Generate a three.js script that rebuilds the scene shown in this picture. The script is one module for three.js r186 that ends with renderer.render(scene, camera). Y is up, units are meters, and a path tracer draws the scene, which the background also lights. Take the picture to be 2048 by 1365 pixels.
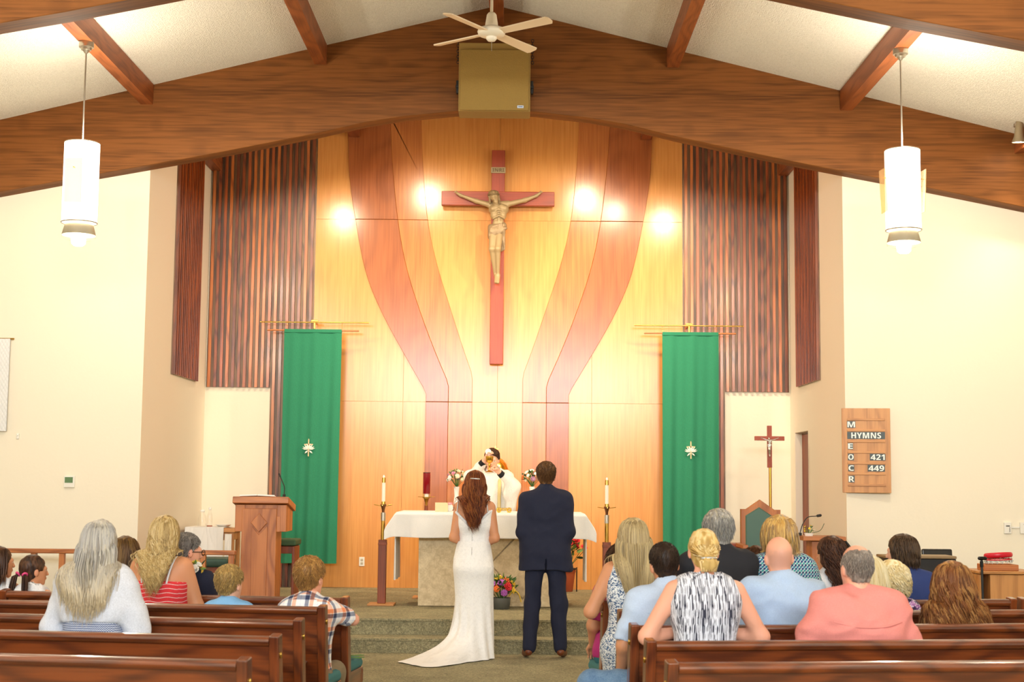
import * as THREE from 'three';
import { RoundedBoxGeometry } from 'three/addons/geometries/RoundedBoxGeometry.js';
import { mergeGeometries } from 'three/addons/utils/BufferGeometryUtils.js';
import { RectAreaLightUniformsLib } from 'three/addons/lights/RectAreaLightUniformsLib.js';
import { TextGeometry } from 'three/addons/geometries/TextGeometry.js';
import { FontLoader } from 'three/addons/loaders/FontLoader.js';

// ---------------------------------------------------------------- camera, sky, light, exposure
const scene = new THREE.Scene();
const FOC = 2844, IW = 2048, IH = 1365;
const camera = new THREE.PerspectiveCamera(2 * Math.atan(IH / 2 / FOC) * 180 / Math.PI, IW / IH, 0.1, 100);
camera.position.set(0.25, 1.62, 0);
camera.rotation.set(Math.atan(285.5 / FOC), 10.7 / FOC, 0.0096, 'YXZ');
camera.updateMatrixWorld(true);
camera.focus = 13.6;
camera.userData.fStop = 4;
const renderer = new THREE.WebGLRenderer({ antialias: true });
renderer.toneMapping = THREE.LinearToneMapping;
renderer.toneMappingExposure = 0.76;
renderer.shadowMap.enabled = true;
scene.background = new THREE.Color().setRGB(1.5, 1.8, 2.3);        // overcast sky outside the gable window
RectAreaLightUniformsLib.init();

const BACK_Z = 7;                                                    // the entrance wall behind the camera
const gableLight = new THREE.RectAreaLight(new THREE.Color().setRGB(0.86, 0.94, 1.0), 55, 8.6, 1.5);   // daylight of the gable window
gableLight.position.set(0, 4.55, BACK_Z - 0.12); gableLight.lookAt(0, 3.2, -8);
scene.add(gableLight);

// ---------------------------------------------------------------- helpers
const V = (x, y, z) => new THREE.Vector3(x, y, z);
const R = (d) => d * Math.PI / 180;
const clamp = (x, a, b) => Math.min(b, Math.max(a, x));
const lerp = (a, b, t) => a + (b - a) * t;
const smooth = (a, b, x) => { const t = clamp((x - a) / (b - a), 0, 1); return t * t * (3 - 2 * t); };
function rng(seed) { let s = seed | 0; return () => { s = (s + 0x6d2b79f5) | 0; let t = Math.imul(s ^ (s >>> 15), 1 | s); t = (t + Math.imul(t ^ (t >>> 7), 61 | t)) ^ t; return ((t ^ (t >>> 14)) >>> 0) / 4294967296; }; }
const rnd = rng(11);
// a pixel of the 2048 x 1365 photograph at distance d in front of the camera plane / on the level y
function dirOf(px, py) { return V((px - IW / 2) / FOC, -(py - IH / 2) / FOC, -1).applyQuaternion(camera.quaternion); }
function W(px, py, d) { const r = dirOf(px, py); return r.multiplyScalar(d / -r.z).add(camera.position); }
function G(px, py, y = 0) { const r = dirOf(px, py); return r.multiplyScalar((y - camera.position.y) / r.y).add(camera.position); }

const used = new Map();
function numbered(name) { const n = used.get(name) || 0; used.set(name, n + 1); return n ? name + '_' + String(n).padStart(3, '0') : name; }
function tag(o, label, category, group, kind) {
  if (label) o.userData.label = label;
  if (category) o.userData.category = category;
  if (group) o.userData.group = group;
  if (kind) o.userData.kind = kind;
  return o;
}
function norm(g) {
  g = g.index ? g.toNonIndexed() : g;
  if (!g.attributes.normal) g.computeVertexNormals();
  if (!g.attributes.uv) g.setAttribute('uv', new THREE.BufferAttribute(new Float32Array(g.attributes.position.count * 2), 2));
  for (const k of Object.keys(g.attributes)) if (!['position', 'normal', 'uv', 'color'].includes(k)) g.deleteAttribute(k);
  g.morphAttributes = {};
  return g;
}
function merge(list) {
  list = list.map(norm);
  const col = list.some((g) => g.attributes.color);
  if (col) for (const g of list) if (!g.attributes.color) g.setAttribute('color', new THREE.BufferAttribute(new Float32Array(g.attributes.position.count * 3).fill(1), 3));
  return list.length === 1 ? list[0] : mergeGeometries(list, false);
}
function mesh(name, geo, m, parent) {
  const o = new THREE.Mesh(Array.isArray(geo) ? merge(geo) : geo, m);
  o.name = parent ? name : numbered(name);
  (parent || scene).add(o);
  return o;
}
function thing(name, label, category, pos = [0, 0, 0], turn = 0, group) {
  const o = new THREE.Group(); o.name = numbered(name); scene.add(o);
  o.position.set(...pos); o.rotation.y = turn;
  return tag(o, label, category, group);
}
function struct(name, geo, m, label, category) { const o = mesh(name, geo, m); tag(o, label, category, null, 'structure'); return o; }
function copy(src, pos, turn, label) {
  const c = src.clone(); c.name = numbered(src.name.replace(/_\d{3}$/, '')); scene.add(c);
  c.userData = { ...src.userData }; if (label) c.userData.label = label;
  c.position.set(...pos); if (turn !== undefined) c.rotation.y = turn;
  return c;
}
const M4 = new THREE.Matrix4(), Q4 = new THREE.Quaternion(), E4 = new THREE.Euler();
function T(g, x = 0, y = 0, z = 0, rx = 0, ry = 0, rz = 0, s = 1) {
  const sc = typeof s === 'number' ? V(s, s, s) : V(...s);
  return g.applyMatrix4(M4.compose(V(x, y, z), Q4.setFromEuler(E4.set(rx, ry, rz)), sc));
}
// uv in metres by box projection; v runs along the grain axis (0 x, 1 y, 2 z)
function boxUV(g, axis = 1, off) {
  g = norm(g);
  const p = g.attributes.position, n = g.attributes.normal, uv = g.attributes.uv, o = off === undefined ? rnd() * 7 : off;
  for (let i = 0; i < p.count; i += 3) {
    let nx = 0, ny = 0, nz = 0;
    for (let k = 0; k < 3; k++) { nx += n.getX(i + k); ny += n.getY(i + k); nz += n.getZ(i + k); }
    const a = [Math.abs(nx), Math.abs(ny), Math.abs(nz)], d = a.indexOf(Math.max(...a));
    let v = axis, u = [0, 1, 2].find((q) => q !== d && q !== axis);
    if (d === axis) { v = (axis + 1) % 3; u = (axis + 2) % 3; }
    for (let k = 0; k < 3; k++) { const c = [p.getX(i + k), p.getY(i + k), p.getZ(i + k)]; uv.setXY(i + k, c[u] + o, c[v] + o * 1.7); }
  }
  return g;
}
const box = (w, h, d, x = 0, y = 0, z = 0, axis = 1) => T(boxUV(new THREE.BoxGeometry(w, h, d), axis), x, y, z);
const cbox = (w, h, d, x = 0, y = 0, z = 0, axis = 1, b = 0.006) => T(boxUV(new RoundedBoxGeometry(w, h, d, 1, Math.min(b, w / 2.1, h / 2.1, d / 2.1)), axis), x, y, z);
const cyl = (r0, r1, h, x = 0, y = 0, z = 0, seg = 20, open = false) => T(new THREE.CylinderGeometry(r1, r0, h, seg, 1, open), x, y + h / 2, z);
function bar(a, b, r, seg = 10, r2) {
  const d = b.clone().sub(a), g = new THREE.CylinderGeometry(r2 ?? r, r, d.length(), seg);
  g.applyQuaternion(new THREE.Quaternion().setFromUnitVectors(V(0, 1, 0), d.clone().normalize()));
  return T(g, ...a.clone().add(b).multiplyScalar(0.5).toArray());
}
const tube = (pts, r, seg = 24, rs = 8) => new THREE.TubeGeometry(new THREE.CatmullRomCurve3(pts), seg, r, rs);
const lathe = (prof, seg = 28) => new THREE.LatheGeometry(prof.map(([r, y]) => new THREE.Vector2(r, y)), seg);
function extr(pts, depth, bevel = 0, axis = 1) {                     // polygon in x, y pushed along z
  const s = new THREE.Shape(pts.map(([x, y]) => new THREE.Vector2(x, y)));
  return boxUV(new THREE.ExtrudeGeometry(s, { depth, bevelEnabled: bevel > 0, bevelSize: bevel, bevelThickness: bevel, bevelOffset: -bevel, bevelSegments: 1, curveSegments: 12 }), axis);
}
// noise
const hash = (x, y, z = 0) => { let h = Math.imul(x | 0, 374761393) ^ Math.imul(y | 0, 668265263) ^ Math.imul(z | 0, 2147483647 - 97); h = Math.imul(h ^ (h >>> 13), 1274126177); return ((h ^ (h >>> 16)) >>> 0) / 4294967296; };
const fade = (t) => t * t * (3 - 2 * t), md = (a, n) => ((a % n) + n) % n;
function pn(x, y, px, py, s = 0) {                                   // periodic value noise
  const xi = Math.floor(x), yi = Math.floor(y), fx = fade(x - xi), fy = fade(y - yi);
  const h = (i, j) => hash(md(xi + i, px) + s * 131, md(yi + j, py) + s * 17, s);
  return lerp(lerp(h(0, 0), h(1, 0), fx), lerp(h(0, 1), h(1, 1), fx), fy);
}
function n3(x, y, z) {
  const xi = Math.floor(x), yi = Math.floor(y), zi = Math.floor(z), fx = fade(x - xi), fy = fade(y - yi), fz = fade(z - zi);
  const h = (i, j, k) => hash(xi + i, yi + j, zi + k);
  return lerp(lerp(lerp(h(0, 0, 0), h(1, 0, 0), fx), lerp(h(0, 1, 0), h(1, 1, 0), fx), fy), lerp(lerp(h(0, 0, 1), h(1, 0, 1), fx), lerp(h(0, 1, 1), h(1, 1, 1), fx), fy), fz) * 2 - 1;
}
function tex(w, h, fn, repeat = 1, srgb = true, ry) {
  const d = new Uint8Array(w * h * 4);
  for (let y = 0; y < h; y++) for (let x = 0; x < w; x++) {
    const c = fn(x / w, y / h), i = (y * w + x) * 4;
    d[i] = clamp(c[0], 0, 255); d[i + 1] = clamp(c[1], 0, 255); d[i + 2] = clamp(c[2], 0, 255); d[i + 3] = 255;
  }
  const t = new THREE.DataTexture(d, w, h);
  t.wrapS = t.wrapT = THREE.RepeatWrapping; t.magFilter = THREE.LinearFilter; t.minFilter = THREE.LinearMipmapLinearFilter;
  t.repeat.set(repeat, ry ?? repeat);
  if (srgb) t.colorSpace = THREE.SRGBColorSpace;
  t.needsUpdate = true;
  return t;
}
const grey = (v) => [v, v, v];
const mix3 = (a, b, t) => [lerp(a[0], b[0], t), lerp(a[1], b[1], t), lerp(a[2], b[2], t)];
const hex = (h) => [(h >> 16) & 255, (h >> 8) & 255, h & 255];
function woodTex(light, dark, { rings = 9, streak = 0.5, cath = 0.5, seed = 1, size = 512, rep = 1, knots = 0 } = {}) {
  const L = hex(light), D = hex(dark);
  return tex(size, size, (u, v) => {
    const warp = pn(u * 4, v * 2, 4, 2, seed) * 2.2 + pn(u * 8, v * 3, 8, 3, seed + 1) * 0.7;
    let ring = 0.5 + 0.5 * Math.sin((u * rings + warp) * Math.PI * 2); ring = Math.pow(ring, 2.2);
    const st = pn(u * 110, v * 4, 110, 4, seed + 2) * 0.6 + pn(u * 220, v * 9, 220, 9, seed + 3) * 0.4;
    const broad = pn(u * 5, v * 1, 5, 1, seed + 4);
    let t = clamp(ring * cath + (st - 0.35) * streak * 1.3 + (broad - 0.5) * 0.35, 0, 1);
    if (knots) { const k = pn(u * 6, v * 3, 6, 3, seed + 9); if (k > 0.86) t = Math.min(1, t + (k - 0.86) * 5 * knots); }
    return mix3(L, D, t);
  }, rep);
}
const std = (o) => new THREE.MeshStandardMaterial(o);
const phy = (o) => new THREE.MeshPhysicalMaterial(o);
function clothMat(color, opt = {}) { return phy({ color, roughness: 0.85, sheen: 0.25, sheenRoughness: 0.6, sheenColor: new THREE.Color(color), ...opt }); }
// ---------------------------------------------------------------- materials
const plasterBump = tex(256, 256, (u, v) => grey(120 + 70 * (pn(u * 40, v * 40, 40, 40, 5) - 0.5) + 60 * (pn(u * 90, v * 90, 90, 90, 6) - 0.5)), 0.8, false);
const ceilTex = tex(512, 512, (u, v) => {
  const vein = Math.abs(pn(u * 34, v * 34, 34, 34, 21) - 0.5 + (pn(u * 80, v * 80, 80, 80, 22) - 0.5) * 0.5), k = vein < 0.04 ? 0.93 : 1;
  return mix3([232, 230, 218], [243, 241, 231], pn(u * 60, v * 60, 60, 60, 23)).map((c) => c * k);
}, 1.6);
const ceilBump = tex(512, 512, (u, v) => { const vein = Math.abs(pn(u * 34, v * 34, 34, 34, 21) - 0.5 + (pn(u * 80, v * 80, 80, 80, 22) - 0.5) * 0.5); return grey(clamp(vein * 900, 0, 255)); }, 1.6, false);
const carpetTex = (a, b, s) => tex(512, 512, (u, v) => {
  const f = pn(u * 250, v * 250, 250, 250, s) * 0.55 + pn(u * 120, v * 120, 120, 120, s + 1) * 0.3 + pn(u * 9, v * 9, 9, 9, s + 2) * 0.25;
  return mix3(hex(a), hex(b), clamp(f * 1.6 - 0.35, 0, 1));
}, 0.55);
const carpetBump = tex(256, 256, (u, v) => grey(255 * pn(u * 128, v * 128, 128, 128, 31)), 1.1, false);
const MAT = {
  cream: std({ color: 0xf0e7d2, roughness: 0.75, bumpMap: plasterBump, bumpScale: 0.0012 }),
  beige: std({ color: 0xefe6d3, roughness: 0.75, bumpMap: plasterBump, bumpScale: 0.0012 }),
  ceiling: std({ map: ceilTex, roughness: 0.9, bumpMap: ceilBump, bumpScale: 0.004 }),
  carpet: std({ map: carpetTex(0x6f6a51, 0xa9a07c, 41), roughness: 1, bumpMap: carpetBump, bumpScale: 0.006 }),
  arch: phy({ map: woodTex(0x835023, 0x502e10, { rings: 4, cath: 0.22, streak: 0.7, seed: 3, rep: 0.7, knots: 0.6 }), roughness: 0.65, specularIntensity: 0.5 }),
  purlin: phy({ map: woodTex(0x9c5628, 0x683212, { rings: 6, cath: 0.4, seed: 13 }), roughness: 0.5, clearcoat: 0.15, clearcoatRoughness: 0.4 }),
  veneer: phy({ map: woodTex(0xdb984c, 0xc67f38, { rings: 3, cath: 0.18, streak: 0.7, seed: 23, rep: 0.6 }), roughness: 0.6, specularIntensity: 0.4, clearcoat: 0.9, clearcoatRoughness: 0.2 }),
  bandDark: phy({ map: woodTex(0xa85e2a, 0x84451a, { rings: 4, cath: 0.3, streak: 0.7, seed: 33, rep: 0.6 }), roughness: 0.6, specularIntensity: 0.4, clearcoat: 0.9, clearcoatRoughness: 0.2 }),
  bandMid: phy({ map: woodTex(0xc47a3a, 0xa65f28, { rings: 4, cath: 0.3, streak: 0.7, seed: 43, rep: 0.6 }), roughness: 0.6, specularIntensity: 0.4, clearcoat: 0.9, clearcoatRoughness: 0.2 }),
  slat: [0, 1, 2].map((i) => phy({ map: woodTex([0xb05822, 0x94481c, 0xc06c2a][i], [0x6a2e10, 0x54220c, 0x7c3a14][i], { rings: 7, cath: 0.55, seed: 53 + i * 7 }), roughness: 0.35, clearcoat: 0.7, clearcoatRoughness: 0.2 })),
  slatBack: phy({ map: woodTex(0x866440, 0x4c3422, { rings: 8, cath: 0.6, seed: 77 }), roughness: 0.5, clearcoat: 0.3, clearcoatRoughness: 0.3 }),
  pew: phy({ map: woodTex(0x7e3c15, 0x441b08, { rings: 7, cath: 0.55, seed: 83 }), roughness: 0.35, clearcoat: 1, clearcoatRoughness: 0.12 }),
  oak: phy({ map: woodTex(0xbd743c, 0x8a4a20, { rings: 7, cath: 0.55, seed: 93 }), roughness: 0.45, clearcoat: 0.25, clearcoatRoughness: 0.3 }),
  oakLight: phy({ map: woodTex(0xc98d4e, 0x9c6430, { rings: 6, cath: 0.45, seed: 97 }), roughness: 0.5, clearcoat: 0.2, clearcoatRoughness: 0.35 }),
  redWood: phy({ map: woodTex(0x9c3e1a, 0x68200c, { rings: 6, cath: 0.4, seed: 101 }), roughness: 0.5, clearcoat: 0.25, clearcoatRoughness: 0.25 }),
  post: phy({ map: woodTex(0x8e4420, 0x5c280f, { rings: 6, cath: 0.4, seed: 105 }), roughness: 0.55, clearcoat: 0.1, clearcoatRoughness: 0.3 }),
  teal: clothMat(0x3d7474, { roughness: 0.9 }),
  tealDark: std({ color: 0x47695c, roughness: 0.45 }),
  brass: std({ color: 0xc9a24e, metalness: 1, roughness: 0.28 }),
  gold: std({ color: 0xe2b34a, metalness: 1, roughness: 0.22 }),
  nickel: std({ color: 0xb8b2a4, metalness: 1, roughness: 0.35 }),
  silver: std({ color: 0xc9c8c2, metalness: 0.9, roughness: 0.35 }),
  bronze: std({ color: 0xa08a64, metalness: 0.15, roughness: 0.5 }),
  black: std({ color: 0x14120f, roughness: 0.55 }),
  blackGloss: std({ color: 0x0d0c0b, roughness: 0.25 }),
  white: std({ color: 0xf1efe9, roughness: 0.6 }),
  plastic: std({ color: 0xe9e6dc, roughness: 0.45 }),
  glass: phy({ color: 0xffffff, roughness: 0.02, transmission: 1, thickness: 0, ior: 1.5 }),
  candle: std({ color: 0xf4eedd, roughness: 0.5 }),
};
// ---------------------------------------------------------------- the building
const SW = 3.76, DW = 18.25, AP = 6.773, SL = 0.245, HW = 8.2, PY = 0.291, FZ = -15.2;
const roofY = (x) => AP - SL * Math.abs(x);
struct('floor', box(HW * 2, 0.1, BACK_Z + 19, 0, -0.05, (BACK_Z - 19) / 2, 2), MAT.carpet, 'olive grey carpeted church floor', 'floor');
const S1 = 13.81, S2 = 14.16;
{
  const st = thing('platform', 'two carpeted steps up to the sanctuary platform', 'platform');
  st.userData.kind = 'structure';
  const px0 = -5.5, px1 = 4.2, pw = px1 - px0, pc = (px0 + px1) / 2;
  mesh('tread', box(pw, 0.02, S2 - S1 + 0.02, pc, 0.126, -(S1 + S2) / 2, 2), MAT.carpet, st);
  mesh('riser', box(pw, 0.126, 0.03, pc, 0.063, -S1 - 0.02, 0), MAT.carpet, st);
  mesh('riser', box(pw, PY - 0.14, 0.03, pc, 0.136 + (PY - 0.156) / 2, -S2 - 0.02, 0), MAT.carpet, st);
  mesh('platform_deck', [box(pw, 0.02, 1.05, pc, PY - 0.01, -14.67, 2), box(SW * 2, 0.02, DW - 15.18, 0, PY - 0.01, -(DW + 15.18) / 2, 2)], MAT.carpet, st);
  for (const x of [px0 + 0.015, px1 - 0.015]) mesh('side_riser', [box(0.03, PY - 0.02, 1.05, x, (PY - 0.02) / 2, -14.67, 2), box(0.03, 0.11, 0.4, x, 0.055, -14.0, 2)], MAT.carpet, st);
}
for (const s of [-1, 1]) {
  const side = s < 0 ? 'left' : 'right', tilt = Math.atan(SL) * -s, len = HW / Math.cos(tilt);
  const g = T(boxUV(new THREE.BoxGeometry(len + 0.1, 0.12, BACK_Z + 19), 2), s * HW / 2, roofY(HW / 2) + 0.06, (BACK_Z - 19) / 2, 0, 0, tilt);
  struct('ceiling', g, MAT.ceiling, s < 0 ? 'textured white ceiling slope above the lectern side' : 'textured white ceiling slope above the hymn board side', 'ceiling');
  struct('wall_' + side, box(0.2, 7, BACK_Z + 15.4, s * (HW + 0.1), 3.4, (BACK_Z - 15.4) / 2), MAT.cream, s < 0 ? 'cream nave wall on the lectern side' : 'cream nave wall on the hymn board side', 'wall');
  // front wall of the nave beside the sanctuary opening
  const w0 = SW, pts = [[s * w0, 0], [s * (HW + 0.1), 0], [s * (HW + 0.1), roofY(HW) + 0.05], [s * w0, roofY(w0) + 0.05]];
  struct('wall_front_' + side, T(extr(s > 0 ? pts : pts.slice().reverse(), 0.06), 0, 0, FZ - 0.06), MAT.cream, s < 0 ? 'cream wall with thermostat beside the sanctuary opening' : 'cream wall carrying the hymn board', 'wall');
  // sanctuary side wall with thickness (the right one holds a doorway)
  const pr = [[0.06, 0], [0.06, roofY(SW) + 0.1], [DW - 15.2, roofY(SW) + 0.1], [DW - 15.2, 0]];
  const sh = new THREE.Shape(pr.map(([x, y]) => new THREE.Vector2(x, y)));
  const d0 = 17.16 - 15.2, d1 = 17.95 - 15.2, dh = 2.29;
  if (s > 0) sh.holes.push(new THREE.Path([[d0, 0.29], [d1, 0.29], [d1, dh], [d0, dh]].map(([x, y]) => new THREE.Vector2(x, y))));
  let wg = boxUV(new THREE.ExtrudeGeometry(sh, { depth: 0.3, bevelEnabled: false }));
  wg = T(wg, 0, 0, 0, 0, Math.PI / 2, 0);                             // local x -> -z, depth -> +x
  T(wg, s > 0 ? SW : -SW - 0.3, 0, -15.2);
  struct('wall_sanctuary_' + side, wg, MAT.beige, s < 0 ? 'beige sanctuary side wall behind the lectern' : 'beige sanctuary side wall with a doorway', 'wall');
  if (s > 0) {
    const d = thing('door_1', 'dark brown wooden door recessed in the sanctuary side wall', 'door', [SW + 0.075, 0.291, -(17.16 + 17.95) / 2]); d.userData.kind = 'structure';
    mesh('door_leaf', cbox(0.05, 1.975, 0.745, 0.03, 0.988, 0), MAT.post, d);
    mesh('door_frame', [box(0.04, 2.0, 0.02, 0.03, 1, -0.384), box(0.04, 2.0, 0.02, 0.03, 1, 0.384), box(0.04, 0.02, 0.79, 0.03, 1.988, 0, 2)], MAT.slatBack, d);
    mesh('door_knob', T(new THREE.SphereGeometry(0.028, 12, 8), -0.03, 0.95, 0.28), MAT.brass, d.children[0]);
  }
}
struct('wall_sanctuary_back', T(extr([[-SW - 0.3, 0], [SW + 0.3, 0], [SW + 0.3, roofY(SW)], [0, AP + 0.05], [-SW - 0.3, roofY(SW)]], 0.2), 0, 0, -DW - 0.2), MAT.cream, 'cream rear wall of the sanctuary', 'wall');
{
  const sh = new THREE.Shape([[-HW - 0.2, 0], [HW + 0.2, 0], [HW + 0.2, roofY(HW)], [0, AP + 0.05], [-HW - 0.2, roofY(HW)]].map(([x, y]) => new THREE.Vector2(x, y)));
  sh.holes.push(new THREE.Path([[-4.4, 3.75], [4.4, 3.75], [4.4, 5.4], [-4.4, 5.4]].map(([x, y]) => new THREE.Vector2(x, y))));
  struct('wall_back', T(boxUV(new THREE.ExtrudeGeometry(sh, { depth: 0.25, bevelEnabled: false })), 0, 0, BACK_Z), MAT.cream, 'cream gable wall over the church entrance', 'wall');
  const w = thing('window_1', 'wide clerestory window in the entrance gable', 'window', [0, 3.75, BACK_Z + 0.1]); w.userData.kind = 'structure';
  const bars = [box(8.8, 0.06, 0.1, 0, 0.03, 0, 0), box(8.8, 0.06, 0.1, 0, 1.62, 0, 0)];
  for (let i = 0; i <= 4; i++) bars.push(box(0.06, 1.65, 0.1, -4.37 + i * 2.185, 0.825, 0));
  mesh('window_frame', bars, MAT.purlin, w);
  for (let i = 0; i < 4; i++) mesh('pane', box(2.12, 1.53, 0.008, -3.277 + i * 2.185, 0.825, 0), MAT.glass, w);
}
// laminated timber arches
const half = [[0, 5.61], [0.42, 5.602], [1.0, 5.54], [1.39, 5.475], [1.93, 5.345], [2.5, 5.225], [3.15, 5.09], [3.78, 4.972], [4.38, 4.86], [5.33, 4.672], [5.6, 4.618], [8.2, 4.1]];
const archPts = [...half.slice(1).reverse().map(([x, y]) => [-x, y]), ...half, [8.2, roofY(8.2) + 0.03], [0, AP + 0.03], [-8.2, roofY(8.2) + 0.03]];
const archGeo = extr(archPts, 0.22, 0.006, 0);
[14.97, 10.3, 5.75, 1.2, -3.35].forEach((d, i) => {
  const a = struct('arch_beam', archGeo, MAT.arch, ['laminated timber arch framing the sanctuary with the loudspeaker on it', 'laminated timber arch crossing the nave in front of the pendant lamps', 'laminated timber arch over the middle pews', 'laminated timber arch over the rear pews', 'laminated timber arch near the church entrance'][i], 'arch');
  a.position.z = -d - 0.22;
});
// purlins between the arches
{
  const spans = [[15.19, 18.25], [10.52, 14.97], [5.97, 10.3], [1.42, 5.75], [-3.13, 1.2]];
  const names = ['in the sanctuary', 'over the pendant lamps', 'over the middle pews', 'over the rear pews', 'by the entrance'];
  spans.forEach(([a, b], i) => {
    for (const x of [-5.62, -3.76, -1.9, 0, 1.9, 3.76, 5.62]) {
      if (i === 0 && Math.abs(x) > 4) continue;
      const h = 0.24, y = roofY(x) - (x === 0 ? 0.1 : 0.085);
      const p = struct('purlin_beam', box(x === 0 ? 0.145 : 0.13, h, b - a, 0, 0, 0, 2), MAT.purlin, (x === 0 ? 'ridge' : 'stained timber') + ' purlin ' + names[i] + (x === 0 ? ' at the roof apex' : Math.abs(x) < 2 ? ', next to the ridge' : Math.abs(x) < 4 ? ', above the sanctuary side wall line' : ', close to the eaves') + (x < 0 ? ', lectern side' : x > 0 ? ', hymn board side' : ''), 'beam');
      p.position.set(x === 3.76 && i === 0 ? 3.69 : x === -3.76 && i === 0 ? -3.69 : x, y, -(a + b) / 2);
    }
  });
}
// ---------------------------------------------------------------- sanctuary panelling
const YA = 2.655, YB = 5.02;
{
  const wp = thing('wood_panelling', 'glossy honey wood panelling with dark curved bands behind the altar', 'wall panelling', [0, 0, -DW]); wp.userData.kind = 'structure';
  const cols = [-2.38, -1.21, 0, 1.21, 2.38], g = 0.0008;
  for (let c = 0; c < 4; c++) for (const [y0, y1] of [[PY, YA], [YA, YB], [YB, 9]]) {
    const x0 = cols[c] + g, x1 = cols[c + 1] - g, top = (x) => Math.min(y1 - g, roofY(x) - 0.005);
    mesh('panel', extr([[x0, y0 + g], [x1, y0 + g], [x1, top(x1)], [x0, top(x0)]], 0.02, 0.0012), MAT.veneer, wp);
  }
  const curve = (pts) => { const q = pts.map(([x, y]) => { const w = W(x, y, DW - 0.03); return [w.x, w.y]; }).sort((a, b) => a[1] - b[1]); const c = new THREE.CatmullRomCurve3(q.map(([x, y]) => V(x, y, 0)), false, 'centripetal').getPoints(120); return (y) => { if (y <= q[0][1]) return q[0][0]; for (let i = 1; i < c.length; i++) if (c[i].y >= y) return lerp(c[i - 1].x, c[i].x, (y - c[i - 1].y) / (c[i].y - c[i - 1].y + 1e-9)); return c[c.length - 1].x; }; };
  const outer = curve([[690, 200], [696, 270], [699, 350], [711, 440], [734, 552], [765, 628], [809, 710], [852, 785]]);
  const mid = curve([[778, 180], [781, 250], [785, 330], [797, 450], [813, 535], [837, 614], [867, 696], [897, 768]]);
  const inner = curve([[841, 170], [843, 240], [846, 330], [857, 450], [874, 529], [902, 621], [926, 696], [945, 751]]);
  for (const s of [1, -1]) for (const [y0, y1] of [[PY, YA], [YA, YB], [YB, 6.5]]) for (const [fa, fb, th, m, nm] of [[outer, mid, 0.042, MAT.bandDark, 'dark_band'], [mid, inner, 0.032, MAT.bandMid, 'middle_band']]) {
    const N = y0 === PY ? 1 : 24, L = [], Rr = [];
    const lim = (y, x) => Math.min(y, roofY(x) - 0.01);
    const kinks = [0, 1].length && [];
    for (let i = 0; i <= N; i++) { const y = lerp(y0 + 0.002, y1 - 0.002, i / N); L.push([fa(y), lim(y, fa(y))]); Rr.push([fb(y), lim(y, fb(y))]); }
    let poly = [...Rr, ...L.reverse()]; if (s < 0) poly = poly.map(([x, y]) => [-x, y]).reverse();
    mesh(nm, extr(poly, th, 0.004), m, wp);
  }
  // slatted side panels on the rear wall
  for (const s of [-1, 1]) {
    const sp = thing('slat_panel', s < 0 ? 'dark vertical slat panelling on the rear wall behind the lectern' : 'dark vertical slat panelling on the rear wall behind the standing crucifix', 'slat wall', [0, 0, -DW], 0, 'slat panels of the sanctuary'); sp.userData.kind = 'structure';
    const x0 = 2.385, x1 = SW - 0.015, xs = 2.92, yb = 2.82, n = 18, pitch = (x1 - x0) / n;
    const bk = (a, b, y) => { let p = [[a, y], [b, y], [b, roofY(b) - 0.01], [a, roofY(a) - 0.01]]; if (s < 0) p = p.map(([x, yy]) => [-x, yy]).reverse(); return extr(p, 0.015); };
    mesh('backing_board', [bk(x0, xs, PY), bk(xs, x1, yb)], MAT.slatBack, sp);
    for (let i = 0; i < n; i++) {
      const x = x0 + (i + 0.5) * pitch, y0 = x < xs ? PY : yb, y1 = roofY(x) - 0.03;
      mesh('slat', box(0.036, y1 - y0, 0.035, s * x, (y0 + y1) / 2, 0.032), MAT.slat[Math.floor(rnd() * 3)], sp);
    }
    const ss = thing('side_slat_panel', s < 0 ? 'narrow reddish slat panel on the beige side wall near the lectern' : 'narrow reddish slat panel on the beige side wall above the doorway', 'slat wall', [s * SW, 0, -17.03], 0, 'slat panels of the sanctuary'); ss.userData.kind = 'structure';
    const yl = 2.85, yt = roofY(SW) - 0.2;
    mesh('backing_board', box(0.012, yt - yl, 1.26, -s * 0.006, (yl + yt) / 2, 0), MAT.slatBack, ss);
    for (let i = 0; i < 14; i++) mesh('slat', box(0.03, yt - yl, 0.055, -s * 0.027, (yl + yt) / 2, -0.6 + i * 0.0923), MAT.slat[i % 2], ss);
  }
}
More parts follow.
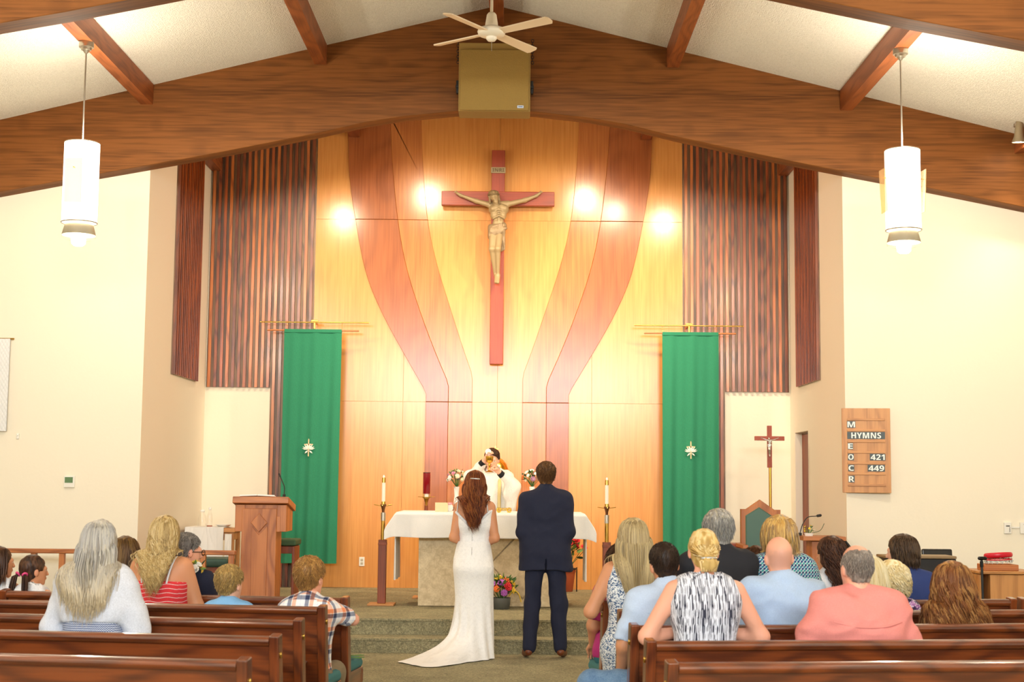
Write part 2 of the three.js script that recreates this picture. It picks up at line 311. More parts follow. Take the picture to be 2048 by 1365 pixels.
// ---------------------------------------------------------------- figures: distance fields, surface nets, hair
const cap = (a, b, ra, rb = ra, k = 0.04) => ({ a, b, ra, rb, k });
const ell = (c, r, k = 0.03) => ({ c, r, k });
function field(prims) {
  const P = prims.map((p) => (p.c ? { e: 1, x: p.c.x, y: p.c.y, z: p.c.z, rx: p.r[0], ry: p.r[1], rz: p.r[2], k: p.k, q: p.q ? p.q.clone().invert() : null } : { e: 0, x: p.a.x, y: p.a.y, z: p.a.z, bx: p.b.x - p.a.x, by: p.b.y - p.a.y, bz: p.b.z - p.a.z, ra: p.ra, dr: p.rb - p.ra, k: p.k, il: 1 / Math.max(1e-9, p.b.distanceToSquared(p.a)) }));
  const t = V(0, 0, 0);
  return (x, y, z) => {
    let d = 1e3;
    for (const p of P) {
      let px = x - p.x, py = y - p.y, pz = z - p.z, di;
      if (p.e) {
        if (p.q) { t.set(px, py, pz).applyQuaternion(p.q); px = t.x; py = t.y; pz = t.z; }
        const ax = px / p.rx, ay = py / p.ry, az = pz / p.rz, k0 = Math.sqrt(ax * ax + ay * ay + az * az);
        const bx = ax / p.rx, by = ay / p.ry, bz = az / p.rz, k1 = Math.sqrt(bx * bx + by * by + bz * bz);
        di = k1 > 1e-6 ? k0 * (k0 - 1) / k1 : -Math.min(p.rx, p.ry, p.rz);
      } else {
        let h = (px * p.bx + py * p.by + pz * p.bz) * p.il; h = h < 0 ? 0 : h > 1 ? 1 : h;
        const ex = px - p.bx * h, ey = py - p.by * h, ez = pz - p.bz * h;
        di = Math.sqrt(ex * ex + ey * ey + ez * ez) - p.ra - p.dr * h;
      }
      const h = p.k - Math.abs(d - di);
      d = Math.min(d, di); if (h > 0) d -= h * h / (4 * p.k);
    }
    return d;
  };
}
function boundsOf(prims, pad = 0.05) {
  const b = new THREE.Box3();
  for (const p of prims) {
    if (p.c) { const r = Math.max(...p.r); b.expandByPoint(p.c.clone().addScalar(r)); b.expandByPoint(p.c.clone().addScalar(-r)); }
    else for (const [q, r] of [[p.a, p.ra], [p.b, p.rb]]) { b.expandByPoint(q.clone().addScalar(r)); b.expandByPoint(q.clone().addScalar(-r)); }
  }
  return b.expandByScalar(pad);
}
function netMesh(f, b, cell) {                                        // naive surface nets with coarse skipping
  const nx = Math.ceil((b.max.x - b.min.x) / cell) + 2, ny = Math.ceil((b.max.y - b.min.y) / cell) + 2, nz = Math.ceil((b.max.z - b.min.z) / cell) + 2;
  const v = new Float32Array(nx * ny * nz).fill(1), B = 5, x0 = b.min.x, y0 = b.min.y, z0 = b.min.z, diag = B * cell * 0.87 * 1.35 + 0.012;
  for (let k = 0; k < nz; k += B) for (let j = 0; j < ny; j += B) for (let i = 0; i < nx; i += B) {
    const c = f(x0 + (i + B / 2) * cell, y0 + (j + B / 2) * cell, z0 + (k + B / 2) * cell), near = Math.abs(c) < diag;
    for (let kk = k; kk < Math.min(k + B, nz); kk++) for (let jj = j; jj < Math.min(j + B, ny); jj++) for (let ii = i; ii < Math.min(i + B, nx); ii++)
      v[(kk * ny + jj) * nx + ii] = near ? f(x0 + ii * cell, y0 + jj * cell, z0 + kk * cell) : c;
  }
  const id = new Int32Array(nx * ny * nz).fill(-1), pos = [], idx = [], st = [1, nx, nx * ny];
  const co = [0, 1, nx, nx + 1, nx * ny, nx * ny + 1, nx * ny + nx, nx * ny + nx + 1];
  const ed = [[0, 1], [2, 3], [4, 5], [6, 7], [0, 2], [1, 3], [4, 6], [5, 7], [0, 4], [1, 5], [2, 6], [3, 7]];
  for (let k = 0; k < nz - 1; k++) for (let j = 0; j < ny - 1; j++) for (let i = 0; i < nx - 1; i++) {
    const o = (k * ny + j) * nx + i; let m = 0;
    for (let c = 0; c < 8; c++) if (v[o + co[c]] < 0) m |= 1 << c;
    if (m === 0 || m === 255) continue;
    let sx = 0, sy = 0, sz = 0, n = 0;
    for (const [a, c] of ed) {
      if (((m >> a) & 1) === ((m >> c) & 1)) continue;
      const va = v[o + co[a]], t = va / (va - v[o + co[c]]);
      sx += (a & 1) + t * ((c & 1) - (a & 1)); sy += ((a >> 1) & 1) + t * (((c >> 1) & 1) - ((a >> 1) & 1)); sz += (a >> 2) + t * ((c >> 2) - (a >> 2)); n++;
    }
    id[o] = pos.length / 3; pos.push(x0 + (i + sx / n) * cell, y0 + (j + sy / n) * cell, z0 + (k + sz / n) * cell);
  }
  for (let k = 1; k < nz - 1; k++) for (let j = 1; j < ny - 1; j++) for (let i = 1; i < nx - 1; i++) {
    const o = (k * ny + j) * nx + i, s = v[o] < 0;
    for (let a = 0; a < 3; a++) {
      if ((v[o + st[a]] < 0) === s) continue;
      const u = st[(a + 1) % 3], w = st[(a + 2) % 3], q = [id[o - u - w], id[o - w], id[o], id[o - u]];
      if (q.some((e) => e < 0)) continue;
      if (s) idx.push(q[0], q[1], q[2], q[0], q[2], q[3]); else idx.push(q[0], q[2], q[1], q[0], q[3], q[2]);
    }
  }
  const g = new THREE.BufferGeometry();
  g.setAttribute('position', new THREE.BufferAttribute(new Float32Array(pos), 3)); g.setIndex(idx); g.computeVertexNormals();
  return g;
}
function shake(g, amp, sx, sy, sz, seed = 0) {                         // folds: push vertices along their normals
  const p = g.attributes.position, n = g.attributes.normal;
  for (let i = 0; i < p.count; i++) {
    const x = p.getX(i), y = p.getY(i), z = p.getZ(i), d = amp * (n3(x * sx + seed, y * sy + y * x * 3, z * sz + seed) + 0.5 * n3(x * sx * 2.1 + 9, y * sy * 2.1 + x * 6, z * sz * 2.1) + 0.7 * (0.5 - 2 * Math.abs(n3(x * sx * 1.3 + y * 3 + 4, y * sy * 0.9 - x * 5 + seed, z * sz * 1.3))));
    p.setXYZ(i, x + n.getX(i) * d, y + n.getY(i) * d, z + n.getZ(i) * d);
  }
  g.computeVertexNormals(); return g;
}
function wrapUV(g, cx = 0, cz = 0, r = 0.2) {
  const p = g.attributes.position, uv = new Float32Array(p.count * 2);
  for (let i = 0; i < p.count; i++) { uv[i * 2] = Math.atan2(p.getX(i) - cx, p.getZ(i) - cz) * r; uv[i * 2 + 1] = p.getY(i); }
  g.setAttribute('uv', new THREE.BufferAttribute(uv, 2)); return g;
}
function paint(g, fn) {
  const p = g.attributes.position, c = new Float32Array(p.count * 3), q = V(0, 0, 0);
  for (let i = 0; i < p.count; i++) { q.fromBufferAttribute(p, i); const k = fn(q); c[i * 3] = k[0]; c[i * 3 + 1] = k[1]; c[i * 3 + 2] = k[2]; }
  g.setAttribute('color', new THREE.BufferAttribute(c, 3)); return g;
}
const lin = (h) => { const c = new THREE.Color(h); return [c.r, c.g, c.b]; };
const skinMat = phy({ vertexColors: true, roughness: 0.55, sheen: 0.1, sheenColor: new THREE.Color(0xffc0a0) });
const hairMat = phy({ vertexColors: true, roughness: 0.5, specularIntensity: 0.6 });
class Strands {                                                       // many thin tapered tubes in one mesh
  constructor() { this.p = []; this.c = []; this.i = []; }
  add(pts, rad, col, sides = 4, tip = 0.25) {
    const n = pts.length, b0 = this.p.length / 3, d = V(0, 0, 0), u = V(0, 0, 0), w = V(0, 0, 0);
    for (let k = 0; k < n; k++) {
      d.copy(pts[Math.min(k + 1, n - 1)]).sub(pts[Math.max(k - 1, 0)]).normalize();
      u.set(d.y, d.z, d.x).cross(d).normalize(); w.copy(d).cross(u);
      const t = k / (n - 1), r = rad * (t < 0.15 ? 0.6 + t * 2.7 : lerp(1, tip, Math.max(0, t - 0.5) * 2));
      for (let s = 0; s < sides; s++) { const a = s / sides * Math.PI * 2, ca = Math.cos(a) * r, sa = Math.sin(a) * r; this.p.push(pts[k].x + u.x * ca + w.x * sa, pts[k].y + u.y * ca + w.y * sa, pts[k].z + u.z * ca + w.z * sa); const f = typeof col === 'function' ? col(t) : col; this.c.push(...f); }
    }
    for (let k = 0; k < n - 1; k++) for (let s = 0; s < sides; s++) { const a = b0 + k * sides + s, b = b0 + k * sides + (s + 1) % sides, c = a + sides, e = b + sides; this.i.push(a, b, e, a, e, c); }
  }
  geo() { const g = new THREE.BufferGeometry(); g.setAttribute('position', new THREE.BufferAttribute(new Float32Array(this.p), 3)); g.setAttribute('color', new THREE.BufferAttribute(new Float32Array(this.c), 3)); g.setIndex(this.i); g.computeVertexNormals(); return g; }
}
const ML = (g, x, y, z) => V(x, y, z);
function handPrims(wrist, dir, up, side, curl = 0.5, s = 1, spread = 1) {   // palm, four fingers, thumb
  const f = dir.clone().normalize(), n = up.clone().addScaledVector(f, -up.dot(f)).normalize(), r = f.clone().cross(n).multiplyScalar(side), out = [];
  const at = (a, b, c) => wrist.clone().addScaledVector(f, a * s).addScaledVector(r, b * s).addScaledVector(n, c * s);
  out.push(cap(at(-0.03, 0, 0), at(0.02, 0, 0), 0.026 * s, 0.028 * s, 0.02));
  for (const b of [-0.026, -0.008, 0.01, 0.027]) out.push(cap(at(0.015, b * 0.7, 0), at(0.085, b, 0), 0.014 * s, 0.0125 * s, 0.012));
  [[-0.028, 0.062], [-0.009, 0.075], [0.01, 0.08], [0.028, 0.072]].forEach(([b, L], i) => {
    let p = at(0.086, b, 0), ang = 0;
    for (let k = 0; k < 3; k++) {
      ang += curl * (k === 0 ? 0.9 : 0.75);
      const l = L * [0.45, 0.32, 0.23][k] * s, q = p.clone().addScaledVector(f, Math.cos(ang) * l).addScaledVector(n, -Math.sin(ang) * l).addScaledVector(r, b * 0.12 * spread * s);
      out.push(cap(p, q, (0.0098 - k * 0.0008) * s, (0.0092 - k * 0.0008) * s, 0.004)); p = q;
    }
  });
  const t0 = at(0.02, 0.025, -0.004), t1 = at(0.05, 0.047, -0.016), t2 = at(0.078, 0.05 - curl * 0.02, -0.026 - curl * 0.012), t3 = at(0.1, 0.045 - curl * 0.03, -0.03 - curl * 0.02);
  out.push(cap(t0, t1, 0.015 * s, 0.0125 * s, 0.012), cap(t1, t2, 0.0115 * s, 0.0105 * s, 0.004), cap(t2, t3, 0.0105 * s, 0.009 * s, 0.004));
  return out;
}
function headPrims(L, U, ear = 1) {                                   // L(x, y, z): head-local to figure space
  const q = L.q, e = (x, y, z, a, b, c, k) => { const o = ell(L(x, y, z), [a * U, b * U, c * U], k * U); o.q = q; return o; };
  return [
    e(0, 0.03, 0.02, 0.076, 0.092, 0.097, 0.03), e(0, -0.035, -0.034, 0.058, 0.074, 0.06, 0.04),
    cap(L(-0.012, -0.098, -0.062), L(0.012, -0.098, -0.062), 0.02 * U, 0.02 * U, 0.03 * U),
    cap(L(0, 0.004, -0.094), L(0, -0.03, -0.108), 0.008 * U, 0.0125 * U, 0.014 * U),
    cap(L(-0.032, 0.018, -0.078), L(0.032, 0.018, -0.078), 0.013 * U, 0.013 * U, 0.02 * U),
    cap(L(-0.017, -0.062, -0.088), L(0.017, -0.062, -0.088), 0.0085 * U, 0.0085 * U, 0.012 * U),
    e(-0.08 * ear, -0.012, 0.014, 0.011, 0.031, 0.019, 0.008), e(0.08 * ear, -0.012, 0.014, 0.011, 0.031, 0.019, 0.008),
  ];
}
// a person: local frame at the floor under the hips, facing -z
function person(o) {
  const H = o.fit && o.pose === 'sit' ? clamp((o.top - 0.54) / 0.475, 1.3, 1.85) : o.H, s = H / 1.75, hs = o.headScale || Math.max(1, (o.fem ? 0.218 : 0.228) / (0.132 * H)), fem = o.fem ? 1 : 0, fat = o.fat || 0, lean = o.lean || 0;
  const U = 0.132 * H * hs / 0.239, top = o.top, C7 = 0.325 * H, headUp = 0.15 * H * (hs > 1 ? 0.2 + 0.8 * hs : 1);
  const hq = new THREE.Quaternion().setFromEuler(new THREE.Euler(-(o.nod || 0), o.turn || 0, o.tip || 0, 'YXZ'));
  const up0 = V(0, 1, 0).applyQuaternion(new THREE.Quaternion().setFromEuler(new THREE.Euler(-(o.nod || 0) * 0.7 - lean * 0.3, 0, o.tip || 0)));
  const u = V(Math.sin(o.bend || 0), Math.cos(lean), -Math.sin(lean)).normalize(), bk = V(0, Math.sin(lean), Math.cos(lean)), xr = V(Math.cos(o.twist || 0), 0, -Math.sin(o.twist || 0));
  const hipY = top - (u.y * C7 + up0.y * (headUp - 0.122 * U) + 0.122 * U);
  const hip = V(0, hipY, 0), at = (t, x, z = 0) => hip.clone().addScaledVector(u, t * H).addScaledVector(xr, x * s).addScaledVector(bk, z * s);
  const c7 = at(0.325, 0), hc = c7.clone().addScaledVector(up0, headUp - 0.122 * U).add(V(0, 0, -0.02 * s)).addScaledVector(V(0, 0, -1).applyQuaternion(hq), 0.012 * s);
  const HL = (x, y, z) => V(x, y, z).multiplyScalar(U).applyQuaternion(hq).add(hc); HL.q = hq;
  const hk = o.slim || 1, sw = (o.sw || (fem ? 0.158 : 0.185)), f1 = 1 + fat * 0.5;
  const torso = (inf, k = 0.07) => [
    cap(at(0, (-0.085 - 0.01 * fem) * hk), at(0, (0.085 + 0.01 * fem) * hk), (0.108 + 0.012 * fem + fat * 0.04) * s * hk + inf, undefined, k),
    cap(at(0.1, -0.06, -0.015 * f1), at(0.1, 0.06, -0.015 * f1), (0.1 - 0.014 * fem + fat * 0.07) * s + inf, undefined, k),
    cap(at(0.19, -0.072), at(0.19, 0.072), (0.108 - 0.012 * fem + fat * 0.045) * s + inf, undefined, k),
    cap(at(0.25, -sw * 0.52), at(0.25, sw * 0.52), (0.1 - 0.01 * fem + fat * 0.03) * s + inf, undefined, k),
    cap(at(0.286, -sw + 0.035, 0.012), at(0.286, sw - 0.035, 0.012), (0.058 - 0.004 * fem + fat * 0.012) * s + inf, undefined, k),
    cap(at(0.29, -sw * 0.55, 0.012), at(0.335, 0, 0), 0.052 * s + inf, 0.042 * s + inf, 0.05), cap(at(0.29, sw * 0.55, 0.012), at(0.335, 0, 0), 0.052 * s + inf, 0.042 * s + inf, 0.05),
    ...(fem ? [ell(at(0.22, -0.07, -0.085), [0.058 * s + inf, 0.058 * s + inf, 0.05 * s + inf], 0.04), ell(at(0.22, 0.07, -0.085), [0.058 * s + inf, 0.058 * s + inf, 0.05 * s + inf], 0.04)] : []),
  ];
  const neck = cap(c7.clone().add(V(0, -0.03 * s, 0)), HL(0, -0.04, 0.025), (0.056 - 0.008 * fem + fat * 0.014) * s * (hs > 1.1 ? 0.95 : 1), (0.054 - 0.008 * fem + fat * 0.012) * s, 0.035);
  const arms = [-1, 1].map((sd) => {
    const a = (sd < 0 ? o.armL : o.armR) || o.arms || {}, S = at(0.284, sd * sw, 0.008), mx = (v) => V(v[0] * sd * (v[3] ? sd : 1), v[1], v[2]);
    let e = S.clone().addScaledVector(mx(a.e || [0.16, -0.95, 0.08]).normalize(), 0.168 * H), w = e.clone().addScaledVector(mx(a.w || [-0.25, -0.5, -0.8]).normalize(), 0.142 * H);
    if (a.at) {                                                       // wrist at a given place, elbow towards a.pole
      const t = V(...a.at), l1 = 0.168 * H, l2 = 0.142 * H, dv = t.clone().sub(S), dl = Math.min(dv.length(), (l1 + l2) * 0.995); dv.normalize();
      const c = (l1 * l1 + dl * dl - l2 * l2) / (2 * dl), h = Math.sqrt(Math.max(0, l1 * l1 - c * c)), po = mx(a.pole || [1, -0.6, 0.2]); po.addScaledVector(dv, -po.dot(dv)).normalize();
      e = S.clone().addScaledVector(dv, c).addScaledVector(po, h); w = S.clone().addScaledVector(dv, dl);
    }
    const ar = (1 + fat * 0.35) * (o.armK || 1);
    return { S, e, w, sd, hd: mx(a.h || a.w || [-0.25, -0.5, -0.8]), hu: mx(a.u || [0, 1, -0.1]), curl: a.curl ?? 0.45,
      up: (inf, t = 1) => cap(S, S.clone().lerp(e, t), 0.049 * s * ar + inf, lerp(0.049, 0.04, t) * s * ar + inf, 0.045),
      fo: (inf, t = 1) => cap(e, e.clone().lerp(w, t), 0.041 * s * ar + inf, lerp(0.041, 0.027, t) * s * ar + inf, 0.03) };
  });
  const legs = [-1, 1].map((sd) => {
    const hj = at(-0.01, sd * 0.092 * hk); let k, a, t;
    const g = sd < 0 ? o.legL : o.legR;
    if (g) { k = V(...g[0]); a = V(...g[1]); t = V(...g[2]); }
    else if (o.pose === 'kneel') { k = V(sd * 0.11 * s, 0.13, -0.04); a = V(sd * 0.1 * s, 0.1, 0.36 * s); t = V(sd * 0.1 * s, 0.05, 0.45 * s); }
    else if (o.pose === 'sit') { k = V(sd * 0.13 * s, Math.min(hipY - 0.02, 0.5), -0.42 * s); a = V(sd * 0.12 * s, 0.1, -0.4 * s - 0.03); t = V(sd * 0.14 * s, 0.04, -0.56 * s); }
    else { k = V(sd * 0.1 * s, hipY * 0.53, 0.0); a = V(sd * 0.1 * s, 0.09, 0.03); t = V(sd * 0.125 * s, 0.035, -0.12); }
    return { sd, hj, k, a, t, th: (inf) => cap(hj, k, (0.083 + 0.008 * fem + fat * 0.02) * s * hk + inf, 0.056 * s + inf, 0.04), sh: (inf, e = 1) => cap(k, k.clone().lerp(a, e), 0.054 * s + inf, lerp(0.054, 0.037, e) * s + inf, 0.03), ft: (inf) => cap(a, t, 0.04 * s + inf, 0.03 * s + inf, 0.03) };
  });
  const root = thing('person', o.label, 'person', [o.x, o.y0 || 0, o.z], o.yaw || 0, o.group);
  const parts = { root, H, s, U, at, HL, hc, hq, c7, arms, legs, torso, neck, hip, hipY, u, bk, xr, sw, lean };
  // the body
  const under = [...torso(-0.012), neck, ...arms.flatMap((a) => [a.up(0), a.fo(0)]), ...legs.flatMap((l) => [l.th(-0.008), l.sh(-0.006), l.ft(-0.006)])];
  const tone = lin(o.skin || 0xe2a684), fSkin = field(under), hp = headPrims(HL, U), red = lin(0xd98a74);
  const patchy = (p) => { const n = 0.05 * n3(p.x * 9, p.y * 9, p.z * 9); return [tone[0] * (1 + n), tone[1] * (1 + n * 0.6), tone[2] * (1 + n * 0.5)]; };
  const gs = [paint(netMesh(fSkin, boundsOf(under, 0.04), 0.014), patchy)];
  const headG = netMesh(field([...hp, neck]), boundsOf(hp, 0.015), 0.0055);
  const iq = hq.clone().invert(), lp = V(0, 0, 0);
  paint(headG, (p) => {
    lp.copy(p).sub(hc).applyQuaternion(iq).multiplyScalar(1 / U);
    const ex = Math.abs(lp.x) - 0.03, ey = lp.y - 0.001, r = Math.hypot(ex, ey * 1.5);
    if (lp.z < -0.06) { if (r < 0.006) return lin(0x2b1c14); if (r < 0.013) return lin(0xe8e2da); if (Math.abs(lp.x) < 0.022 && Math.abs(lp.y + 0.063) < 0.008 && lp.z < -0.08) return lin(0xb4604f); }
    if (o.stubble) { const k = smooth(-0.02, 0.03, Math.min(maskShort(lp.x, lp.y, lp.z) + 0.012, (o.stubTop || 0.04) - lp.y + Math.max(0, lp.z - 0.06) * 0.3) + 0.012 * n3(p.x * 60, p.y * 60, p.z * 60)); if (k > 0 && Math.abs(lp.x) < 0.082) return mix3(patchy(p), lin(o.stubble), (o.stubK || 0.35) * k); }
    return Math.abs(lp.x) > 0.077 ? mix3(patchy(p), red, 0.25) : patchy(p);
  });
  gs.push(headG);
  for (const a of arms) { const h = handPrims(a.w, a.hd, a.hu, a.sd, a.curl, s * (hs > 1.1 ? 0.95 : 1)); gs.push(paint(netMesh(field(h), boundsOf(h, 0.012), 0.0055), patchy)); }
  mesh('body', gs.map((g) => g.toNonIndexed()), skinMat, root);
  return parts;
}
function garment(P, name, prims, m, { clip, fn0, cell = 0.013, amp = 0.005, f = [9, 5, 9], seed = 0, r = 0.2, extra } = {}) {
  const F = fn0 || field(prims), fn = clip ? (x, y, z) => Math.max(F(x, y, z), clip(x, y, z)) : F;
  const g = netMesh(fn, boundsOf(prims, 0.04), cell);
  if (amp) shake(g, amp, f[0], f[1], f[2], seed);
  return mesh(name, boxUV(g, 1, 0), m, P.root);
}
function seamLine(P, loose, m, garm, pts, r = 0.0035) {             // a stitched seam lying on the back of a garment
  const F = field(P.torso(loose)), q = pts.map(([x, t]) => { const a = P.at(t, x); let z = 0.5; for (let k = 0; k < 80; k++) { const d = F(a.x, a.y, z); if (d < 0.001) break; z -= d * 0.7; } return V(a.x, a.y, z + 0.001); });
  mesh('seam', tube(q, r, 40, 6), m, garm);
}
const plane = (p, n) => (x, y, z) => (x - p.x) * n.x + (y - p.y) * n.y + (z - p.z) * n.z;   // positive on the n side (cut away)
const ball = (p, r) => (x, y, z) => r - Math.hypot(x - p.x, y - p.y, z - p.z);
const cuts = (...f) => (x, y, z) => { let d = -1e3; for (const q of f) d = Math.max(d, q(x, y, z)); return d; };
function topCloth(P, m, { sleeve = 0, hem = -0.03, neckR = 0.075, neckUp = 0.01, loose = 0.014, name = 'shirt', amp = 0.006, f, seed, collar, cell, sl = 0.006 } = {}) {
  const pr = [...P.torso(loose)], slv = [];
  for (const a of P.arms) { if (sleeve > 0) slv.push(a.up(loose + sl, Math.min(1, sleeve * 2))); if (sleeve > 0.5) slv.push(a.fo(loose + sl, (sleeve - 0.5) * 2)); }
  const FT = field(pr), FS = slv.length ? field(slv) : null, hemCut = plane(P.at(hem, 0), P.u.clone().negate());
  const fn0 = (x, y, z) => { const a = Math.max(FT(x, y, z), hemCut(x, y, z)); if (!FS) return a; const b = FS(x, y, z), h = Math.max(0, 0.045 - Math.abs(a - b)); return Math.min(a, b) - h * h / 0.18; };
  const nb = P.c7.clone().addScaledVector(P.bk, -0.035 * P.s).add(V(0, neckUp * P.s, 0));
  const list = [ball(nb, neckR * P.s)];
  if (sleeve > 0) for (const a of P.arms) {
    const second = sleeve > 0.5, A = second ? a.e : a.S, B = second ? a.w : a.e, t = second ? (sleeve - 0.5) * 2 : sleeve * 2;
    if (t < 1) { const n = B.clone().sub(A).normalize(), c = A.clone().lerp(B, t); const pl = plane(c, n), rr = second ? 0.075 : 0.085; list.push((x, y, z) => Math.min(pl(x, y, z), rr * P.s + 0.02 - Math.hypot(x - c.x, y - c.y, z - c.z))); }
  } else for (const a of P.arms) list.push((x, y, z) => ((x - a.S.x) * a.sd) * 0.9 + (y - a.S.y) * 0.32 - 0.004 * P.s);
  return garment(P, name, [...pr, ...slv], m, { fn0, clip: cuts(...list), amp, f, seed, cell });
}
function trousers(P, m, { name = 'trousers', cut = 1, loose = 0.016, amp = 0.006 } = {}) {
  const pr = [...P.torso(loose).slice(0, 2), ...P.legs.flatMap((l) => [l.th(loose), l.sh(loose + 0.008, cut)])];
  return garment(P, name, pr, m, { clip: plane(P.at(0.075, 0), P.u), amp });
}
function shoes(P, m) { for (const l of P.legs) { const pr = [l.ft(0.006), cap(l.a.clone().add(V(0, -0.035, 0.035)), l.t.clone().add(V(0, -0.003, 0)), 0.034, 0.034, 0.02)]; mesh('shoe', netMesh(cuts(field(pr), (x, y) => 0.006 - y), boundsOf(pr, 0.03), 0.008), m, P.root); } }
function collarBand(P, m, r = 0.066, h = 0.045, name = 'collar', tilt = 0.35) {
  const holder = P.root.children.find((q) => /shirt|jacket|chasuble/.test(q.name)) || P.root;
  const g = new THREE.CylinderGeometry(r * 0.97, r * 1.08, h, 28, 2, true), g2 = new THREE.CylinderGeometry(r * 0.9, r * 1.0, h, 28, 1, true); g2.scale(-1, 1, 1);
  const ring = new THREE.TorusGeometry(r * 0.94, r * 0.045, 6, 28); ring.rotateX(Math.PI / 2).translate(0, h / 2, 0);
  const all = [g, g2, ring].map((q) => T(T(q, 0, 0, 0, 0, 0, 0, P.s), ...P.c7.clone().addScaledVector(P.bk, -0.022 * P.s).add(V(0, 0.012 * P.s, 0)).toArray(), -tilt - P.lean));
  return mesh(name, all, m, holder);
}
// ---- hair. mask: > 0 where hair grows, in head-local units
const maskFull = (x, y, z) => Math.min(z + 0.045 + Math.max(0, y - 0.02) * 0.75, y + 0.02 + clamp(z * 1.2, -0.02, 0.07));
const maskShort = (x, y, z) => Math.min(z + 0.04 + Math.max(0, y - 0.03) * 0.7, y + 0.0 + clamp(z * 1.15, -0.03, 0.075));
const maskBald = (x, y, z) => Math.min(maskShort(x, y, z), 0.062 - y + Math.max(0, z - 0.085) * 0.5, z + 0.015);
function hairCap(P, th, mask, colors, { lift = 0, rough = 0.003, seed = 1, wide = 0 } = {}) {
  const { U, HL, hq, hc } = P, HF = field([...headPrims(HL, U).slice(0, 2), P.neck]), iq = hq.clone().invert(), q = V(0, 0, 0);
  const f = (x, y, z) => {
    q.set(x, y, z).sub(hc).applyQuaternion(iq).multiplyScalar(1 / U);
    const t = th + lift * smooth(0, 0.1, q.y), ax = q.x / (0.076 + t + wide), ay = (q.y - 0.03) / (0.092 + t), az = (q.z - 0.02) / (0.097 + t), k = Math.sqrt(ax * ax + ay * ay + az * az);
    return Math.max(Math.min((k - 1) * 0.085 * U, HF(x, y, z) - t * U), -mask(q.x, q.y, q.z) * 0.8 * U);
  };
  const b = new THREE.Box3().setFromCenterAndSize(hc, V(0.36, 0.38, 0.36).multiplyScalar(U));
  const g = netMesh(f, b, 0.0065); shake(g, rough, 60, 25, 60, seed);
  const A = colors.map(lin);
  return paint(g, (p) => { const n = clamp(0.5 + 0.9 * n3(p.x * 70 + seed, p.y * 16, p.z * 70), 0, 0.999) * (A.length - 1), i = Math.floor(n); return mix3(A[i], A[Math.min(i + 1, A.length - 1)], n - i); });
}
function roots(n, mask, th, R0) {
  const out = [];
  for (let i = 0, m = 0; out.length < n && i < n * 12; i++) {
    const y = 1 - 2 * ((i * 0.7548776662 + 0.5) % 1), a = ((i * 0.569840291) % 1) * 6.2832, r = Math.sqrt(Math.max(0, 1 - y * y)), p = [Math.cos(a) * r * (0.076 + th), 0.03 + y * (0.092 + th), 0.02 + Math.sin(a) * r * (0.097 + th)];
    if (mask(p[0], p[1], p[2]) > 0.002) out.push({ p, n: [Math.cos(a) * r, y, Math.sin(a) * r] });
  }
  return out;
}
function hairShort(P, colors, { th = 0.012, lift = 0.01, len = 0.026, n = 900, mask = maskShort, seed = 3, rad = 0.0024, up = 0.3, swirl = 0.4 } = {}) {
  const R0 = rng(seed), A = colors.map(lin), S = new Strands();
  for (const { p, n: nn } of roots(n, mask, th * 0.9, R0)) {
    const lf = lift * smooth(0, 0.1, p[1]), a = P.HL(p[0] + nn[0] * lf, p[1] + nn[1] * lf, p[2] + nn[2] * lf), N = V(...nn).applyQuaternion(P.hq), dn = V((R0() - 0.5) * swirl, -0.6 + up * nn[1], (R0() - 0.5) * swirl + 0.2 * nn[2]).applyQuaternion(P.hq);
    const d = dn.addScaledVector(N, up).normalize(), L = len * (0.6 + 0.7 * R0()) * P.s;
    S.add([a, a.clone().addScaledVector(d, L * 0.5).addScaledVector(N, 0.003), a.clone().addScaledVector(d, L).add(V(0, -L * 0.25, 0))], rad * (0.7 + 0.6 * R0()), mix3(A[Math.floor(R0() * A.length)], A[0], 0.5), 3, 0.2);
  }
  return mesh('hair', [hairCap(P, th, (x, y, z) => mask(x, y, z) + 0.006 * n3(x * 90, y * 90, z * 90), colors, { lift, seed }), S.geo()], hairMat, P.root);
}
